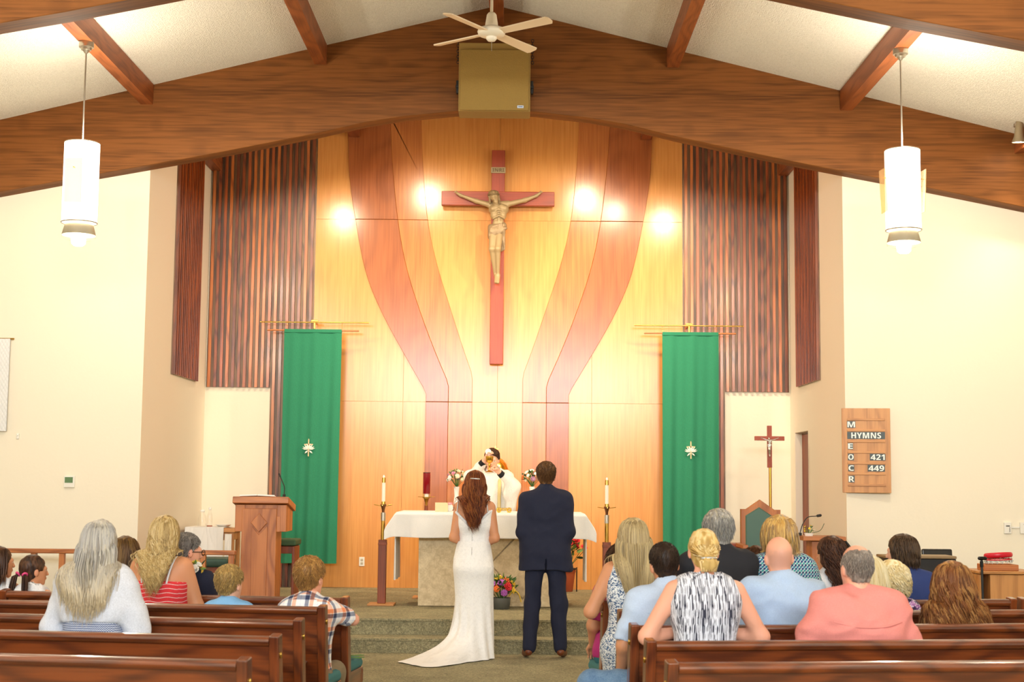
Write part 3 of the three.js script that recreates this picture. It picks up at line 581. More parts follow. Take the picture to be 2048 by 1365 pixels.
function hairLong(P, colors, { L = 0.4, n = 300, th = 0.012, wave = 0.008, freq = 30, rad = 0.007, mask = maskFull, seed = 5, blockers = [], spread = 0.25, grav = 0.5, backPull = 0.15, segs = 16, tipCol, wide = 0, extra = [], front = -0.03, gather = 0, jit = 0.3, bodyPad = 0.012, clumps = 0 } = {}) {
  const R0 = rng(seed), A = colors.map(lin), TC = tipCol && lin(tipCol), S = new Strands(), iq = P.hq.clone().invert(), e = V(0, 0, 0), dir = V(0, 0, 0), g = V(0, 0, 0);
  const F = field([...P.torso(0.02), P.neck, ...P.arms.map((a) => a.up(0.012)), ...blockers]);
  for (const { p, n: nn } of roots(n, (x, y, z) => Math.min(mask(x, y, z), z > front && y < 0.117 ? 1 : 0), th, R0)) {
    const pos = P.HL(...p), N = V(...nn).applyQuaternion(P.hq), ln = L * (1 - jit * R0()), ds = ln / segs, pts = [pos.clone()], lock = hash(Math.floor((Math.atan2(nn[0], nn[2]) + 9) * (clumps || 9) / 6.283 * 2), Math.floor((nn[1] + 2) * 3.2), seed), ph = lock * 6.28 + R0() * 0.9, fr = freq * (0.85 + 0.25 * lock + 0.08 * R0());
    dir.set(nn[0] * 1.2, -0.35, Math.abs(nn[2]) * 0.2 + nn[2] * 0.5 + 0.1).applyQuaternion(P.hq); dir.addScaledVector(N, 0.06 - dir.dot(N)).normalize();
    for (let k = 0; k < segs; k++) {
      const prev = pts[pts.length - 1]; pos.copy(prev).addScaledVector(dir, ds);
      e.copy(pos).sub(P.hc).applyQuaternion(iq).multiplyScalar(1 / P.U);
      const t = th + 0.006 + wide, ax = e.x / (0.076 + t), ay = (e.y - 0.03) / (0.092 + th), az = (e.z - 0.02) / (0.097 + th), q = Math.sqrt(ax * ax + ay * ay + az * az);
      if (q < 1) { e.set(e.x / q, (e.y - 0.03) / q + 0.03, (e.z - 0.02) / q + 0.02); pos.copy(P.HL(e.x, e.y, e.z)); }
      const d0 = F(pos.x, pos.y, pos.z);
      if (d0 < bodyPad) { const h = 0.004; g.set(F(pos.x + h, pos.y, pos.z) - d0, F(pos.x, pos.y + h, pos.z) - d0, F(pos.x, pos.y, pos.z + h) - d0).normalize(); pos.addScaledVector(g, bodyPad - d0); }
      if (gather) pos.x = lerp(pos.x, P.c7.x, gather * (k / segs));
      dir.copy(pos).sub(prev).normalize().multiplyScalar(1 - grav).add(V((pos.x - P.hc.x) * spread, -grav, backPull * grav)).normalize();
      pts.push(pos.clone());
    }
    const sd = V(1, 0, 0), bk = V(0, 0, 1);
    pts.forEach((q, k) => { const t = k / segs, am = wave * smooth(0.1, 0.5, t); q.addScaledVector(sd, am * Math.sin(t * ln * fr + ph)).addScaledVector(bk, am * 0.7 * (Math.cos(t * ln * fr + ph) + 0.6)); });
    const ci = clamp(lock * A.length + (R0() - 0.5) * 3, 0, A.length - 0.01), c = mix3(A[Math.floor(ci)], A[0], 0.35), c2 = TC ? mix3(c, TC, 0.75) : c;
    S.add(pts, rad * (0.65 + 0.7 * R0()), TC ? (t) => mix3(c, c2, t * t) : c, 3, 0.1);
  }
  return mesh('hair', [hairCap(P, th, mask, colors, { seed, wide }), S.geo(), ...extra], hairMat, P.root);
}
const font = await new FontLoader().loadAsync('fonts/droid/droid_sans_bold.typeface.json');
function text3(str, size, depth) { const g = new TextGeometry(str, { font, size, depth, curveSegments: 4, bevelEnabled: false }); g.computeBoundingBox(); const b = g.boundingBox; g.translate(-(b.min.x + b.max.x) / 2, -(b.min.y + b.max.y) / 2, 0); return g; }
// ---------------------------------------------------------------- pendant lamps
const LAMP = new THREE.Color().setRGB(1.0, 0.88, 0.7);
const glow = std({ color: 0xf4efe2, roughness: 0.6, emissive: LAMP, emissiveIntensity: 5 });
const bulbGlow = std({ color: 0xffffff, roughness: 0.6, emissive: LAMP, emissiveIntensity: 14 });
const finMat = phy({ color: 0xfff0cf, roughness: 0.25, transmission: 0.85, thickness: 0 });
const glassBell = std({ color: 0xc2bca6, roughness: 0.35, metalness: 0.4 });
const yp = roofY(3.76) - 0.205, sTop = W(148, 287, 12.8).y, sBot = W(144, 446, 12.8).y;
function pendant(x, z, turn, label) {
  const t = thing('pendant_lamp', label, 'lamp', [x, yp, z], turn, 'pendant lamps of the nave');
  const a = sTop - yp, b = sBot - yp, r = 0.158;
  mesh('canopy', [cyl(0.068, 0.068, 0.05, 0, -0.05, 0, 28), cyl(0.046, 0.05, 0.025, 0, -0.075, 0, 24), cyl(0.014, 0.034, 0.03, 0, -0.105, 0, 20)], MAT.nickel, t);
  mesh('stem', cyl(0.008, 0.008, -0.1 - a - 0.0, 0, a, 0, 10), MAT.nickel, t);
  mesh('shade', lathe([[0.012, a + 0.001], [r - 0.006, a], [r, a - 0.006], [r, b], [r - 0.006, b], [r - 0.006, a - 0.02]], 40), glow, t);
  mesh('ring', [T(new THREE.TorusGeometry(r, 0.006, 6, 40), 0, b, 0, Math.PI / 2), T(new THREE.TorusGeometry(r, 0.004, 6, 40), 0, a, 0, Math.PI / 2)], MAT.nickel, t);
  mesh('reflector', lathe([[0.118, b + 0.01], [0.125, b - 0.01], [0.152, b - 0.115], [0.147, b - 0.117], [0.12, b - 0.012]], 36), glassBell, t);
  mesh('glass_rim', lathe([[0.135, b - 0.118], [0.152, b - 0.116], [0.15, b - 0.14], [0.11, b - 0.155]], 36), MAT.glass, t);
  mesh('bulb', lathe([[0.001, b - 0.215], [0.04, b - 0.21], [0.062, b - 0.19], [0.066, b - 0.15], [0.06, b - 0.02], [0.001, b - 0.01]], 24), bulbGlow, t);
  mesh('cross_pin', bar(V(-0.19, a - 0.26, 0), V(0.19, a - 0.26, 0), 0.005, 8), MAT.brass, t);
  for (const s of [-1, 1]) mesh('fin', [T(cbox(0.008, 0.4, 0.16, 0, 0, 0, 1, 0.003), s * 0.183, a - 0.38, 0, 0, 0, -s * 0.045)], finMat, t);
  const L = new THREE.PointLight(LAMP, 9.5); L.position.set(0, b - 0.27, 0); L.shadow.radius = 3; L.castShadow = true; t.add(L); L.name = 'lamp_light';
  const L2 = new THREE.PointLight(LAMP, 11); L2.position.set(0, a + 0.1, 0.05); L2.shadow.radius = 3; L2.castShadow = true; t.add(L2); L2.name = 'lamp_uplight';
  return t;
}
[[12.8, ['white cylinder pendant lamp over the railing, beside the quilted banner wall', 'white cylinder pendant lamp with side fins in front of the hymn board wall']], [8.2, ['white cylinder pendant lamp above the middle pews, lectern side', 'white cylinder pendant lamp above the middle pews, hymn board side']], [3.6, ['white cylinder pendant lamp above the rear pews, lectern side', 'white cylinder pendant lamp above the rear pews, hymn board side']], [-1.0, ['white cylinder pendant lamp near the entrance, lectern side', 'white cylinder pendant lamp near the entrance, hymn board side']]].forEach(([d, l], i) => { pendant(-3.76, -d, i ? 0.4 : 1.5, l[0]); pendant(3.76, -d, i ? 0.4 : 0.1, l[1]); });

// ---------------------------------------------------------------- ceiling fan
{
  const h = W(983, 66, 12.7), top = roofY(0) - 0.22, t = thing('ceiling_fan', 'white four-blade ceiling fan hanging from the ridge', 'fan', h.toArray());
  const mw = std({ color: 0xe9e1cd, roughness: 0.4 }), mb = std({ color: 0xe3cfb0, roughness: 0.5 });
  mesh('downrod', cyl(0.013, 0.013, top - h.y - 0.02, 0, 0.1, 0, 12), mw, t);
  mesh('motor_housing', lathe([[0.001, 0.19], [0.03, 0.19], [0.045, 0.17], [0.06, 0.07], [0.065, 0.05], [0.12, 0.035], [0.13, 0.01], [0.12, -0.02], [0.08, -0.035], [0.05, -0.04]], 32), mw, t);
  mesh('switch_cup', lathe([[0.05, -0.035], [0.05, -0.055], [0.035, -0.075], [0.012, -0.08], [0.001, -0.08]], 24), mw, t);
  mesh('ceiling_mount', cyl(0.06, 0.07, 0.07, 0, top - h.y - 0.02, 0, 20), mw, t);
  mesh('pull_chain', cyl(0.002, 0.003, 0.09, 0.003, -0.17, 0, 6), MAT.nickel, t);
  for (let i = 0; i < 4; i++) {
    const g = extr([[0.1, -0.045], [0.64, -0.058], [0.66, -0.03], [0.66, 0.035], [0.64, 0.058], [0.1, 0.045]], 0.008, 0.002, 0);
    const b = mesh('blade', T(T(g, 0, 0, 0, R(90)), 0, 0, 0, R(-13)), mb, t); b.rotation.y = -R(36 + 90 * i); b.position.y = 0.005;
  }
}
// ---------------------------------------------------------------- loudspeaker on the arch
{
  const c = W(989, 160, 14.6), t = thing('loudspeaker', 'square tan loudspeaker chained to the timber arch', 'speaker', [c.x, c.y, -14.74]);
  const mt = std({ color: 0x94783f, roughness: 0.9 }), mg = std({ color: 0x8e7238, roughness: 0.95, bumpMap: carpetBump, bumpScale: 0.002 });
  const b = mesh('cabinet', cbox(0.755, 0.74, 0.3, 0, 0.035, -0.02, 0, 0.01), mt, t); 
  const g = mesh('grille', cbox(0.725, 0.655, 0.04, 0, -0.005, 0.15, 0, 0.012), mg, t);
  const lg = mesh('badge', box(0.066, 0.028, 0.006, 0.275, -0.295, 0.172), std({ color: 0xb9c4d6, roughness: 0.4 }), t);
  mesh('badge_lettering', box(0.046, 0.006, 0.002, 0.275, -0.295, 0.1755), std({ color: 0x3c4a63, roughness: 0.5 }), lg);
  for (const s of [-1, 1]) {
    mesh('bracket', [cbox(0.03, 0.14, 0.06, s * 0.395, -0.03, -0.05), cbox(0.05, 0.03, 0.2, s * 0.39, -0.03, -0.1)], MAT.black, t);
    const links = []; for (let k = 0; k < 9; k++) links.push(T(new THREE.TorusGeometry(0.014, 0.0035, 5, 10), s * 0.4, 0.28 + k * 0.03, -0.16, 0, k % 2 ? Math.PI / 2 : 0, 0, [1, 1.25, 1]));
    mesh('chain', links, MAT.black, t);
  }
}
// ---------------------------------------------------------------- spotlights
const SPOT = new THREE.Color().setRGB(1.0, 0.8, 0.55);
function spot(name, label, p, target, I, ang, group, size = 1) {
  const t = thing(name, label, 'spotlight', p.toArray(), 0, group), dir = target.clone().sub(p).normalize();
  const q = new THREE.Quaternion().setFromUnitVectors(V(0, -1, 0), dir);
  const rot = (g) => g.applyQuaternion(q);
  mesh('head', rot(lathe([[0.001, 0.2 * size], [0.03 * size, 0.19 * size], [0.045 * size, 0.06], [0.065 * size, 0], [0.06 * size, 0], [0.04 * size, 0.06], [0.001, 0.08]], 24)), std({ color: 0x9a8c72, metalness: 0.4, roughness: 0.45 }), t);
  mesh('lens', rot(T(new THREE.CircleGeometry(0.056 * size, 24), 0, 0.012, 0, Math.PI / 2)), std({ color: 0xffffff, emissive: new THREE.Color().setRGB(1, 0.93, 0.82), emissiveIntensity: 90 }), t);
  const L = new THREE.SpotLight(SPOT, I, 0, ang, 0.8, 2); L.position.copy(dir.clone().multiplyScalar(0.03)); L.shadow.radius = 4; L.castShadow = true; L.name = 'beam';
  t.add(L); L.target.position.copy(target.clone().sub(p)); t.add(L.target); L.target.name = 'aim';
  return t;
}
{
  const zs = -15.34;
  [[-2.36, 5.6, -2.1, 3.2, 'lectern side, outermost'], [-1.1, 5.93, -0.9, 3.6, 'lectern side, inner'], [1.24, 5.9, 0.9, 3.6, 'hymn board side, inner'], [1.68, 5.72, 1.4, 3.0, 'hymn board side, middle'], [2.42, 5.57, 2.1, 3.2, 'hymn board side, outermost']].forEach(([x, y, tx, ty, l]) => {
    const s = spot('spotlight', 'small spotlight behind the timber arch aimed at the panelling, ' + l, V(x, y, zs - 0.1), V(tx, ty, -18.2), 31, 0.75, 'spotlights behind the arch');
    mesh('arm', bar(V(0, 0.1, 0.02), V(0, 0.12, 0.15), 0.012), MAT.nickel, s);
  });
  for (const s of [-1, 1]) { const q = spot('spotlight', 'added unseen fill light behind the arch brightening the altar and side wall, ' + (s < 0 ? 'lectern' : 'hymn board') + ' side', V(s * 3.2, 5.3, zs - 0.1), V(-s * 2.8, 1.3, -16.5), 62, 0.95, 'spotlights behind the arch'); mesh('arm', bar(V(0, 0.1, 0.02), V(0, 0.12, 0.15), 0.012), MAT.nickel, q); }  // added fill pair, unseen fittings put in only to brighten the sanctuary
  const p = W(2038, 285, 14.6);
  const s = spot('spotlight', 'brushed metal ceiling spotlight in front of the timber arch', p, V(p.x + 0.02, p.y - 2, -14.86), 9, 0.6, null, 1.15);
  mesh('mount', [cyl(0.05, 0.05, 0.03, 0.0, roofY(p.x) - p.y - 0.04, 0), bar(V(0, 0.14, 0), V(0, roofY(p.x) - p.y - 0.03, 0), 0.012)], MAT.nickel, s);
}
// ---------------------------------------------------------------- large crucifix
function corpusPrims(f, sc = 1) {                                      // f(px, py, forward) -> point
  const c = (a, b, r0, r1 = r0, k = 0.02) => cap(f(...a), f(...b), r0 * sc, r1 * sc, k * sc);
  const P = [
    c([987, 392, 0.07], [989, 398, 0.095], 0.056, 0.05), c([991, 402, 0.13], [993, 407.5, 0.125], 0.034, 0.022), c([994, 412, 0.03], [990, 402, 0.07], 0.034, 0.034), c([989.6, 398, 0.15], [991.4, 402, 0.168], 0.006, 0.01, 0.008), c([985.5, 397, 0.14], [993, 396, 0.142], 0.009, 0.009, 0.008), c([989.5, 405, 0.155], [993.5, 404.6, 0.155], 0.006, 0.006, 0.006), c([991, 408, 0.135], [994, 412.5, 0.125], 0.018, 0.008, 0.012),
    c([979, 409, 0.0], [1015, 408, 0.0], 0.04), c([987, 420, 0.02], [1008, 420, 0.02], 0.062), c([990, 432, 0.02], [1004, 432, 0.02], 0.058), c([993, 447, 0.02], [1001, 447, 0.02], 0.05), c([987, 461, 0.01], [1001, 461, 0.01], 0.058),
    c([979, 410, 0], [953, 402, -0.02], 0.036, 0.028), c([953, 402, -0.02], [921, 390, -0.03], 0.03, 0.018), c([921, 390, -0.03], [914, 386, -0.02], 0.02, 0.018),
    c([1015, 409, 0], [1050, 400, -0.02], 0.036, 0.028), c([1050, 400, -0.02], [1073, 391, -0.03], 0.03, 0.018), c([1073, 391, -0.03], [1080, 386, -0.02], 0.02, 0.018),
    c([986, 465, 0.02], [984, 501, 0.1], 0.052, 0.038), c([984, 501, 0.1], [991, 552, 0.0], 0.037, 0.02), c([999, 465, 0.02], [996, 501, 0.12], 0.052, 0.038), c([996, 501, 0.12], [996, 552, 0.03], 0.037, 0.02),
    c([993, 552, 0.02], [992, 566, 0.06], 0.024, 0.022), c([997, 552, 0.03], [996, 567, 0.08], 0.022, 0.02),
  ];
  for (let i = 0; i < 5; i++) for (const s of [-1, 1]) { const y = 421 + i * 4.2; P.push(c([998 + s * 2, y - 2.5, 0.086], [998 + s * 11.5, y + 1.5, 0.052], 0.0095, 0.0085, 0.004)); }
  P.push(c([993, 415, 0.05], [986, 420, 0.07], 0.03, 0.028, 0.02), c([1003, 415, 0.05], [1010, 419, 0.06], 0.03, 0.028, 0.02), c([998, 440, 0.062], [998, 449, 0.06], 0.016, 0.014, 0.01));
  for (const [hx, hy, s] of [[914, 386, -1], [1080, 386, 1]]) for (let i = 0; i < 4; i++) P.push(c([hx, hy, -0.015], [hx + s * (1 + i * 1.5), hy - 4 + i * 1.1, 0.015], 0.007, 0.005, 0.003));
  return P;
}
{
  const DC = 18.06, t = thing('crucifix', 'large red wooden crucifix with bronze figure on the panelling', 'crucifix', [0, 0, 0]);
  const a = W(997, 300, DC), b = W(992.5, 729, DC), cx = (a.x + b.x) / 2, l = W(884, 396, DC), r = W(1110, 396, DC), ym = W(997, 397, DC).y;
  mesh('upright', cbox(0.172, a.y - b.y, 0.08, cx, (a.y + b.y) / 2, -DC - 0.05, 1, 0.008), MAT.redWood, t);
  mesh('crossbar', cbox(r.x - l.x, 0.186, 0.08, cx, ym, -DC - 0.046, 0, 0.008), MAT.redWood, t);
  mesh('wall_mount', [box(0.1, 0.3, 0.1, cx, ym, -DC - 0.12), box(0.1, 0.2, 0.1, cx, b.y + 0.4, -DC - 0.12)], MAT.black, t);
  const pl = W(998, 340.5, DC), pq = mesh('plaque', cbox(0.19, 0.078, 0.015, cx, pl.y, -DC - 0.003, 0, 0.004), MAT.bronze, t);
  mesh('lettering', T(text3('INRI', 0.045, 0.008), cx, pl.y, -DC + 0.003, 0, 0, 0, [1.15, 1, 1]), std({ color: 0x6f5c3c, roughness: 0.5, metalness: 0.35 }), pq);
  const f = (x, y, z) => { const p = W(x, y, DC - 0.07); p.z += z; return p; };
  const pr = corpusPrims(f), g = netMesh(field(pr), boundsOf(pr, 0.04), 0.0052);
  const body = mesh('figure', g, MAT.bronze, t);
  const hairP = [ell(f(987, 390.5, 0.06), [0.068, 0.05, 0.068], 0.02), cap(f(980, 393, 0.07), f(981, 408, 0.08), 0.022, 0.014, 0.02), cap(f(995.5, 393, 0.07), f(999.5, 409, 0.06), 0.022, 0.014, 0.02)];
  const hg = netMesh(field(hairP), boundsOf(hairP, 0.03), 0.006); shake(hg, 0.006, 70, 25, 70);
  const crown = []; for (let k = 0; k < 2; k++) crown.push(T(new THREE.TorusGeometry(0.068, 0.009, 6, 22), ...f(987.5, 391 + k * 1.5, 0.07).toArray(), Math.PI / 2 + 0.3 - k * 0.3, 0.1 * k));
  mesh('hair', hg, std({ color: 0x826d4a, metalness: 0.15, roughness: 0.55 }), t); mesh('thorn_crown', crown, std({ color: 0x75603f, metalness: 0.35, roughness: 0.55 }), t);
  const lc = [cap(f(983, 457, 0.02), f(1006, 453, 0.03), 0.05, 0.05, 0.03), cap(f(985, 465, 0.03), f(1001, 463, 0.04), 0.062, 0.056, 0.03), cap(f(983, 474, 0.03), f(998, 470, 0.05), 0.046, 0.03, 0.03), cap(f(1008, 459, 0.06), f(1008, 500, 0.02), 0.022, 0.02, 0.02), cap(f(1004, 462, 0.05), f(1003, 503, 0.02), 0.018, 0.016, 0.02), ell(f(1010, 459, 0.07), [0.03, 0.02, 0.02], 0.01)];
  for (let k = 0; k < 5; k++) lc.push(cap(f(980, 456 + k * 4.6, 0.05), f(1004, 450 + k * 3.2, 0.085), 0.012, 0.008, 0.008));
  mesh('loincloth', shake(netMesh(field(lc), boundsOf(lc, 0.03), 0.0075), 0.004, 30, 12, 30), std({ color: 0x968061, metalness: 0.35, roughness: 0.5 }), t);
}
// ---------------------------------------------------------------- green banners
const greenCloth = clothMat(0x2b8763, { roughness: 0.9, map: tex(256, 256, (u, v) => grey(222 + 33 * pn(u * 90, v * 90, 90, 90, 9)), 6) });
function banner(xl, xr, yt, yb, xe, ye, label, rodL, rodR, barL, barR, by) {
  const d = 17.95, A = W(xl, yt, d), B = W(xr, yt, d), y0 = A.y, y1 = W(xl, yb, d).y, w = B.x - A.x, h = y0 - y1, t = thing('banner', label, 'banner', [(A.x + B.x) / 2, y0, -d], 0, 'green liturgical banners');
  const g = new THREE.BoxGeometry(w, h, 0.008, 60, 40, 1), p = g.attributes.position;
  for (let i = 0; i < p.count; i++) { const x = p.getX(i), y = p.getY(i), k = (h / 2 - y) / h; p.setXYZ(i, x * (1 - 0.02 * k), y, p.getZ(i) + (0.3 + k) * 0.016 * (Math.sin(x * 21 + 0.8 + k) + 0.6 * Math.sin(x * 47 + 2 * k))); }
  T(g, 0, -h / 2, 0); g.computeVertexNormals(); mesh('cloth', g, greenCloth, t);
  mesh('rod_pocket', T(cbox(w + 0.004, 0.05, 0.03, 0, -0.02, 0, 0, 0.012), 0, 0, 0), greenCloth, t);
  const rx = (px, py) => W(px, py, d).x - (A.x + B.x) / 2;
  mesh('wooden_rod', T(new THREE.CylinderGeometry(0.011, 0.011, rx(rodR, yt) - rx(rodL, yt), 10), (rx(rodL, yt) + rx(rodR, yt)) / 2, -0.012, 0, 0, 0, Math.PI / 2), MAT.oak, t);
  const yb2 = W((barL + barR) / 2, by, d).y - y0, xb0 = rx(barL, by), xb1 = rx(barR, by), xc = (xb0 + xb1) / 2;
  mesh('brass_bar', T(new THREE.CylinderGeometry(0.009, 0.009, xb1 - xb0, 10), xc, yb2, -0.01, 0, 0, Math.PI / 2), MAT.brass, t);
  mesh('wall_bracket', [cbox(0.025, 0.11, 0.02, xc, yb2 - 0.03, -0.015), bar(V(xc, yb2, -0.015), V(xc, yb2, -0.245), 0.012), cbox(0.09, 0.025, 0.025, xc, yb2 + 0.02, -0.01)], MAT.brass, t);
  for (const s of [-1, 1]) mesh('hook', [T(new THREE.TorusGeometry(0.012, 0.003, 6, 14), xc + s * w * 0.48, yb2 - 0.005, -0.01, 0, Math.PI / 2), bar(V(xc + s * w * 0.48, yb2 - 0.015, -0.01), V(xc + s * w * 0.48, -0.01, -0.002), 0.003, 6)], MAT.brass, t);
  const E = W(xe, ye, d), ex = E.x - (A.x + B.x) / 2, ey = E.y - y0, em = mesh('emblem_cross', [box(0.013, 0.205, 0.006, ex, ey, 0.04), box(0.108, 0.014, 0.006, ex, ey + 0.045, 0.04), T(new THREE.CylinderGeometry(0.001, 0.008, 0.02, 4), ex, ey + 0.11, 0.04)], std({ color: 0xe6c89a, roughness: 0.6 }), t.children[0]);
  const lf = []; for (const a of [150, 128, 105, 166, 30, 52, 75, 14, 222, 318]) { const L = a > 200 ? 0.066 : a > 95 || a < 85 ? 0.085 : 0.06, s = extr([[0.008, 0], [L * 0.55, 0.011], [L, 0.002], [L * 0.55, -0.009]], 0.005, 0, 0); lf.push(T(s, ex, ey - 0.022, 0.04, 0, 0, R(a))); }
  mesh('emblem_leaves', lf, std({ color: 0xeceadf, roughness: 0.7 }), t.children[0]);
  return t;
}
banner(569, 684, 659, 1127, 618, 897, 'green hanging banner with white cross emblem behind the lectern', 535, 718, 520, 738, 645);
banner(1324.5, 1437, 665, 1132, 1381, 902, 'green hanging banner with white cross emblem behind the seated wedding guests', 1288, 1472, 1269, 1488, 652);

// ---------------------------------------------------------------- altar
const stone = std({ map: tex(512, 512, (u, v) => { const n = pn(u * 20, v * 20, 20, 20, 61) * 0.5 + pn(u * 70, v * 70, 70, 70, 62) * 0.35 + pn(u * 5, v * 5, 5, 5, 63) * 0.3, vein = Math.abs(pn(u * 12, v * 12, 12, 12, 64) - 0.5) < 0.035 ? 0.25 : 0; return mix3(hex(0xe8d6b0), hex(0xc6b088), clamp(n * 1.3 - 0.3 + vein, 0, 1)); }, 1.2), roughness: 0.55 });
const linen = clothMat(0xf3f1ec, { roughness: 0.9 });
const linenTex = tex(256, 256, (u, v) => grey(238 + 17 * pn(u * 128, v * 128, 128, 128, 71)), 5); linen.map = linenTex;
const DA = 15.58;
{
  const t = thing('altar', 'pale stone altar with carved front on the platform', 'altar', [-0.02, PY, -DA]);
  const w = 1.56, dp = 0.62, yTop = W(980, 1029, 15.3).y - PY, dm = 0.34;
  mesh('base', box(w, yTop - 0.1, dp, 0, (yTop - 0.1) / 2, -dp / 2 - 0.03), stone, t);
  const hs = new THREE.Shape([[-w / 2, 0.005], [w / 2, 0.005], [w / 2, yTop - 0.102], [-w / 2, yTop - 0.102]].map(([x, y]) => new THREE.Vector2(x, y)));
  const dia = (k) => [[0.05 - 0.0 - k * 0.36 + 0.3, 0.46], [0.35, 0.46 + k * 0.38], [0.35 + k * 0.31, 0.46], [0.35, 0.46 - k * 0.38]];
  hs.holes.push(new THREE.Path(dia(1).map(([x, y]) => new THREE.Vector2(x, y))));
  mesh('front_slab', boxUV(new THREE.ExtrudeGeometry(hs, { depth: 0.03, bevelEnabled: true, bevelSize: 0.003, bevelThickness: 0.003, bevelOffset: -0.003, bevelSegments: 1 })).translate(0, 0, -0.03), stone, t);
  mesh('carved_diamond', extr(dia(0.955), 0.03, 0.003).translate(0, 0, -0.03), stone, t);
  mesh('table_slab', cbox(2.02, 0.1, 0.98, 0, yTop - 0.055, -dp / 2 + 0.03, 0, 0.01), stone, t);
  // the cloth
  const c = thing('altar_cloth', 'white linen cloth draped over the altar', 'tablecloth', [-0.02, PY + yTop + 0.006, -DA - dp / 2 + 0.03]);
  const hx = 1.012, hz = 0.495, NX = 120, NZ = 60, P = (i, j, up) => {
    const x = lerp(-hx - 0.15, hx + 0.15, i / NX), z = lerp(-hz - 0.26, hz + 0.26, j / NZ), cx = clamp(x, -hx, hx), cz = clamp(z, -hz, hz), ox = Math.abs(x - cx), oz = Math.abs(z - cz), o = Math.hypot(ox, oz);
    const dropx = ox * 0.9, drop = Math.min(0.3, Math.hypot(dropx, oz)), wv = 0.012 * Math.sin(x * 9 + 1) * smooth(0, 0.2, oz) + 0.008 * Math.sin(x * 23) * smooth(0, 0.2, oz), cor = ox > 0 && oz > 0 ? 0.05 * Math.min(ox, oz) / 0.2 : 0;
    return [cx + Math.sign(x) * (ox * 0.55 + cor), -drop + up - 0.006 * Math.sin(x * 7) * smooth(0, 0.2, oz), cz + Math.sign(z) * (oz * 0.06 + (oz > 0 ? 0.012 : 0) + wv + cor * 0.6)];
  };
  const pos = [], idx = [];
  for (const up of [0, 0.006]) for (let j = 0; j <= NZ; j++) for (let i = 0; i <= NX; i++) { const q = P(i, j, up); if (up) { q[0] *= 1.003; q[2] *= 1.008; } pos.push(...q); }
  const K = (NX + 1) * (NZ + 1);
  for (let j = 0; j < NZ; j++) for (let i = 0; i < NX; i++) { const a = j * (NX + 1) + i, b = a + 1, d = a + NX + 1, e = d + 1; idx.push(a, b, e, a, e, d, K + a, K + e, K + b, K + a, K + d, K + e); }
  const g = new THREE.BufferGeometry(); g.setAttribute('position', new THREE.BufferAttribute(new Float32Array(pos), 3)); g.setIndex(idx); g.computeVertexNormals();
  wrapUV(g); { const uv = g.attributes.uv; for (let i = 0; i < uv.count; i++) uv.setXY(i, pos[i * 3], pos[i * 3 + 1] + pos[i * 3 + 2]); }
  mesh('cloth', g, linen, c);
  for (const s of [-1, 1]) {
    const q = new THREE.BoxGeometry(0.012, 0.62, 0.5, 1, 12, 16), p = q.attributes.position;
    for (let i = 0; i < p.count; i++) { const k = 0.31 - p.getY(i); p.setX(i, p.getX(i) + 0.012 * Math.sin(p.getZ(i) * 22 + 1) * (0.4 + k)); }
    q.computeVertexNormals(); mesh('end_drop', T(q, s * 1.035, -0.42, 0.04), linen, c);
  }
  const m = thing('altar_booklet', 'beige altar card standing at the end of the cloth', 'book', [...W(883, 1016, 15.75).toArray()]);
  m.position.y = PY + yTop + 0.012; mesh('cover', cbox(0.14, 0.1, 0.03, 0, 0.05, 0, 0, 0.004), std({ color: 0xdfcfa4, roughness: 0.7 }), m); mesh('pages', cbox(0.13, 0.09, 0.02, 0.004, 0.05, -0.012), MAT.white, m);
  const cl = thing('folded_napkin', 'small folded white cloth with pink edge on the altar', 'cloth', W(899, 1016, 15.8).toArray()); cl.position.y = PY + yTop + 0.012;
  mesh('cloth_fold', T(new THREE.SphereGeometry(0.05, 16, 10), 0, 0.045, 0, 0, 0, 0, [0.8, 1, 0.6]), linen, cl); mesh('edge', T(new THREE.TorusGeometry(0.03, 0.006, 6, 16), 0, 0.09, 0, Math.PI / 2 + 0.2), std({ color: 0xd88a94, roughness: 0.8 }), cl);
  const bs = thing('missal_stand', 'low brass missal stand on the altar before the priest', 'stand', W(1008, 1020, 15.55).toArray()); bs.position.y = PY + yTop + 0.012;
  for (const s of [-1, 1]) mesh('scroll', [T(new THREE.TorusGeometry(0.02, 0.008, 8, 18), s * 0.055, 0.028, 0), cbox(0.03, 0.008, 0.1, s * 0.055, 0.005, 0)], MAT.gold, bs);
  mesh('rail', [bar(V(-0.08, 0.03, 0), V(0.08, 0.03, 0), 0.006), bar(V(-0.08, 0.045, -0.02), V(0.08, 0.045, -0.02), 0.006)], MAT.gold, bs);
}
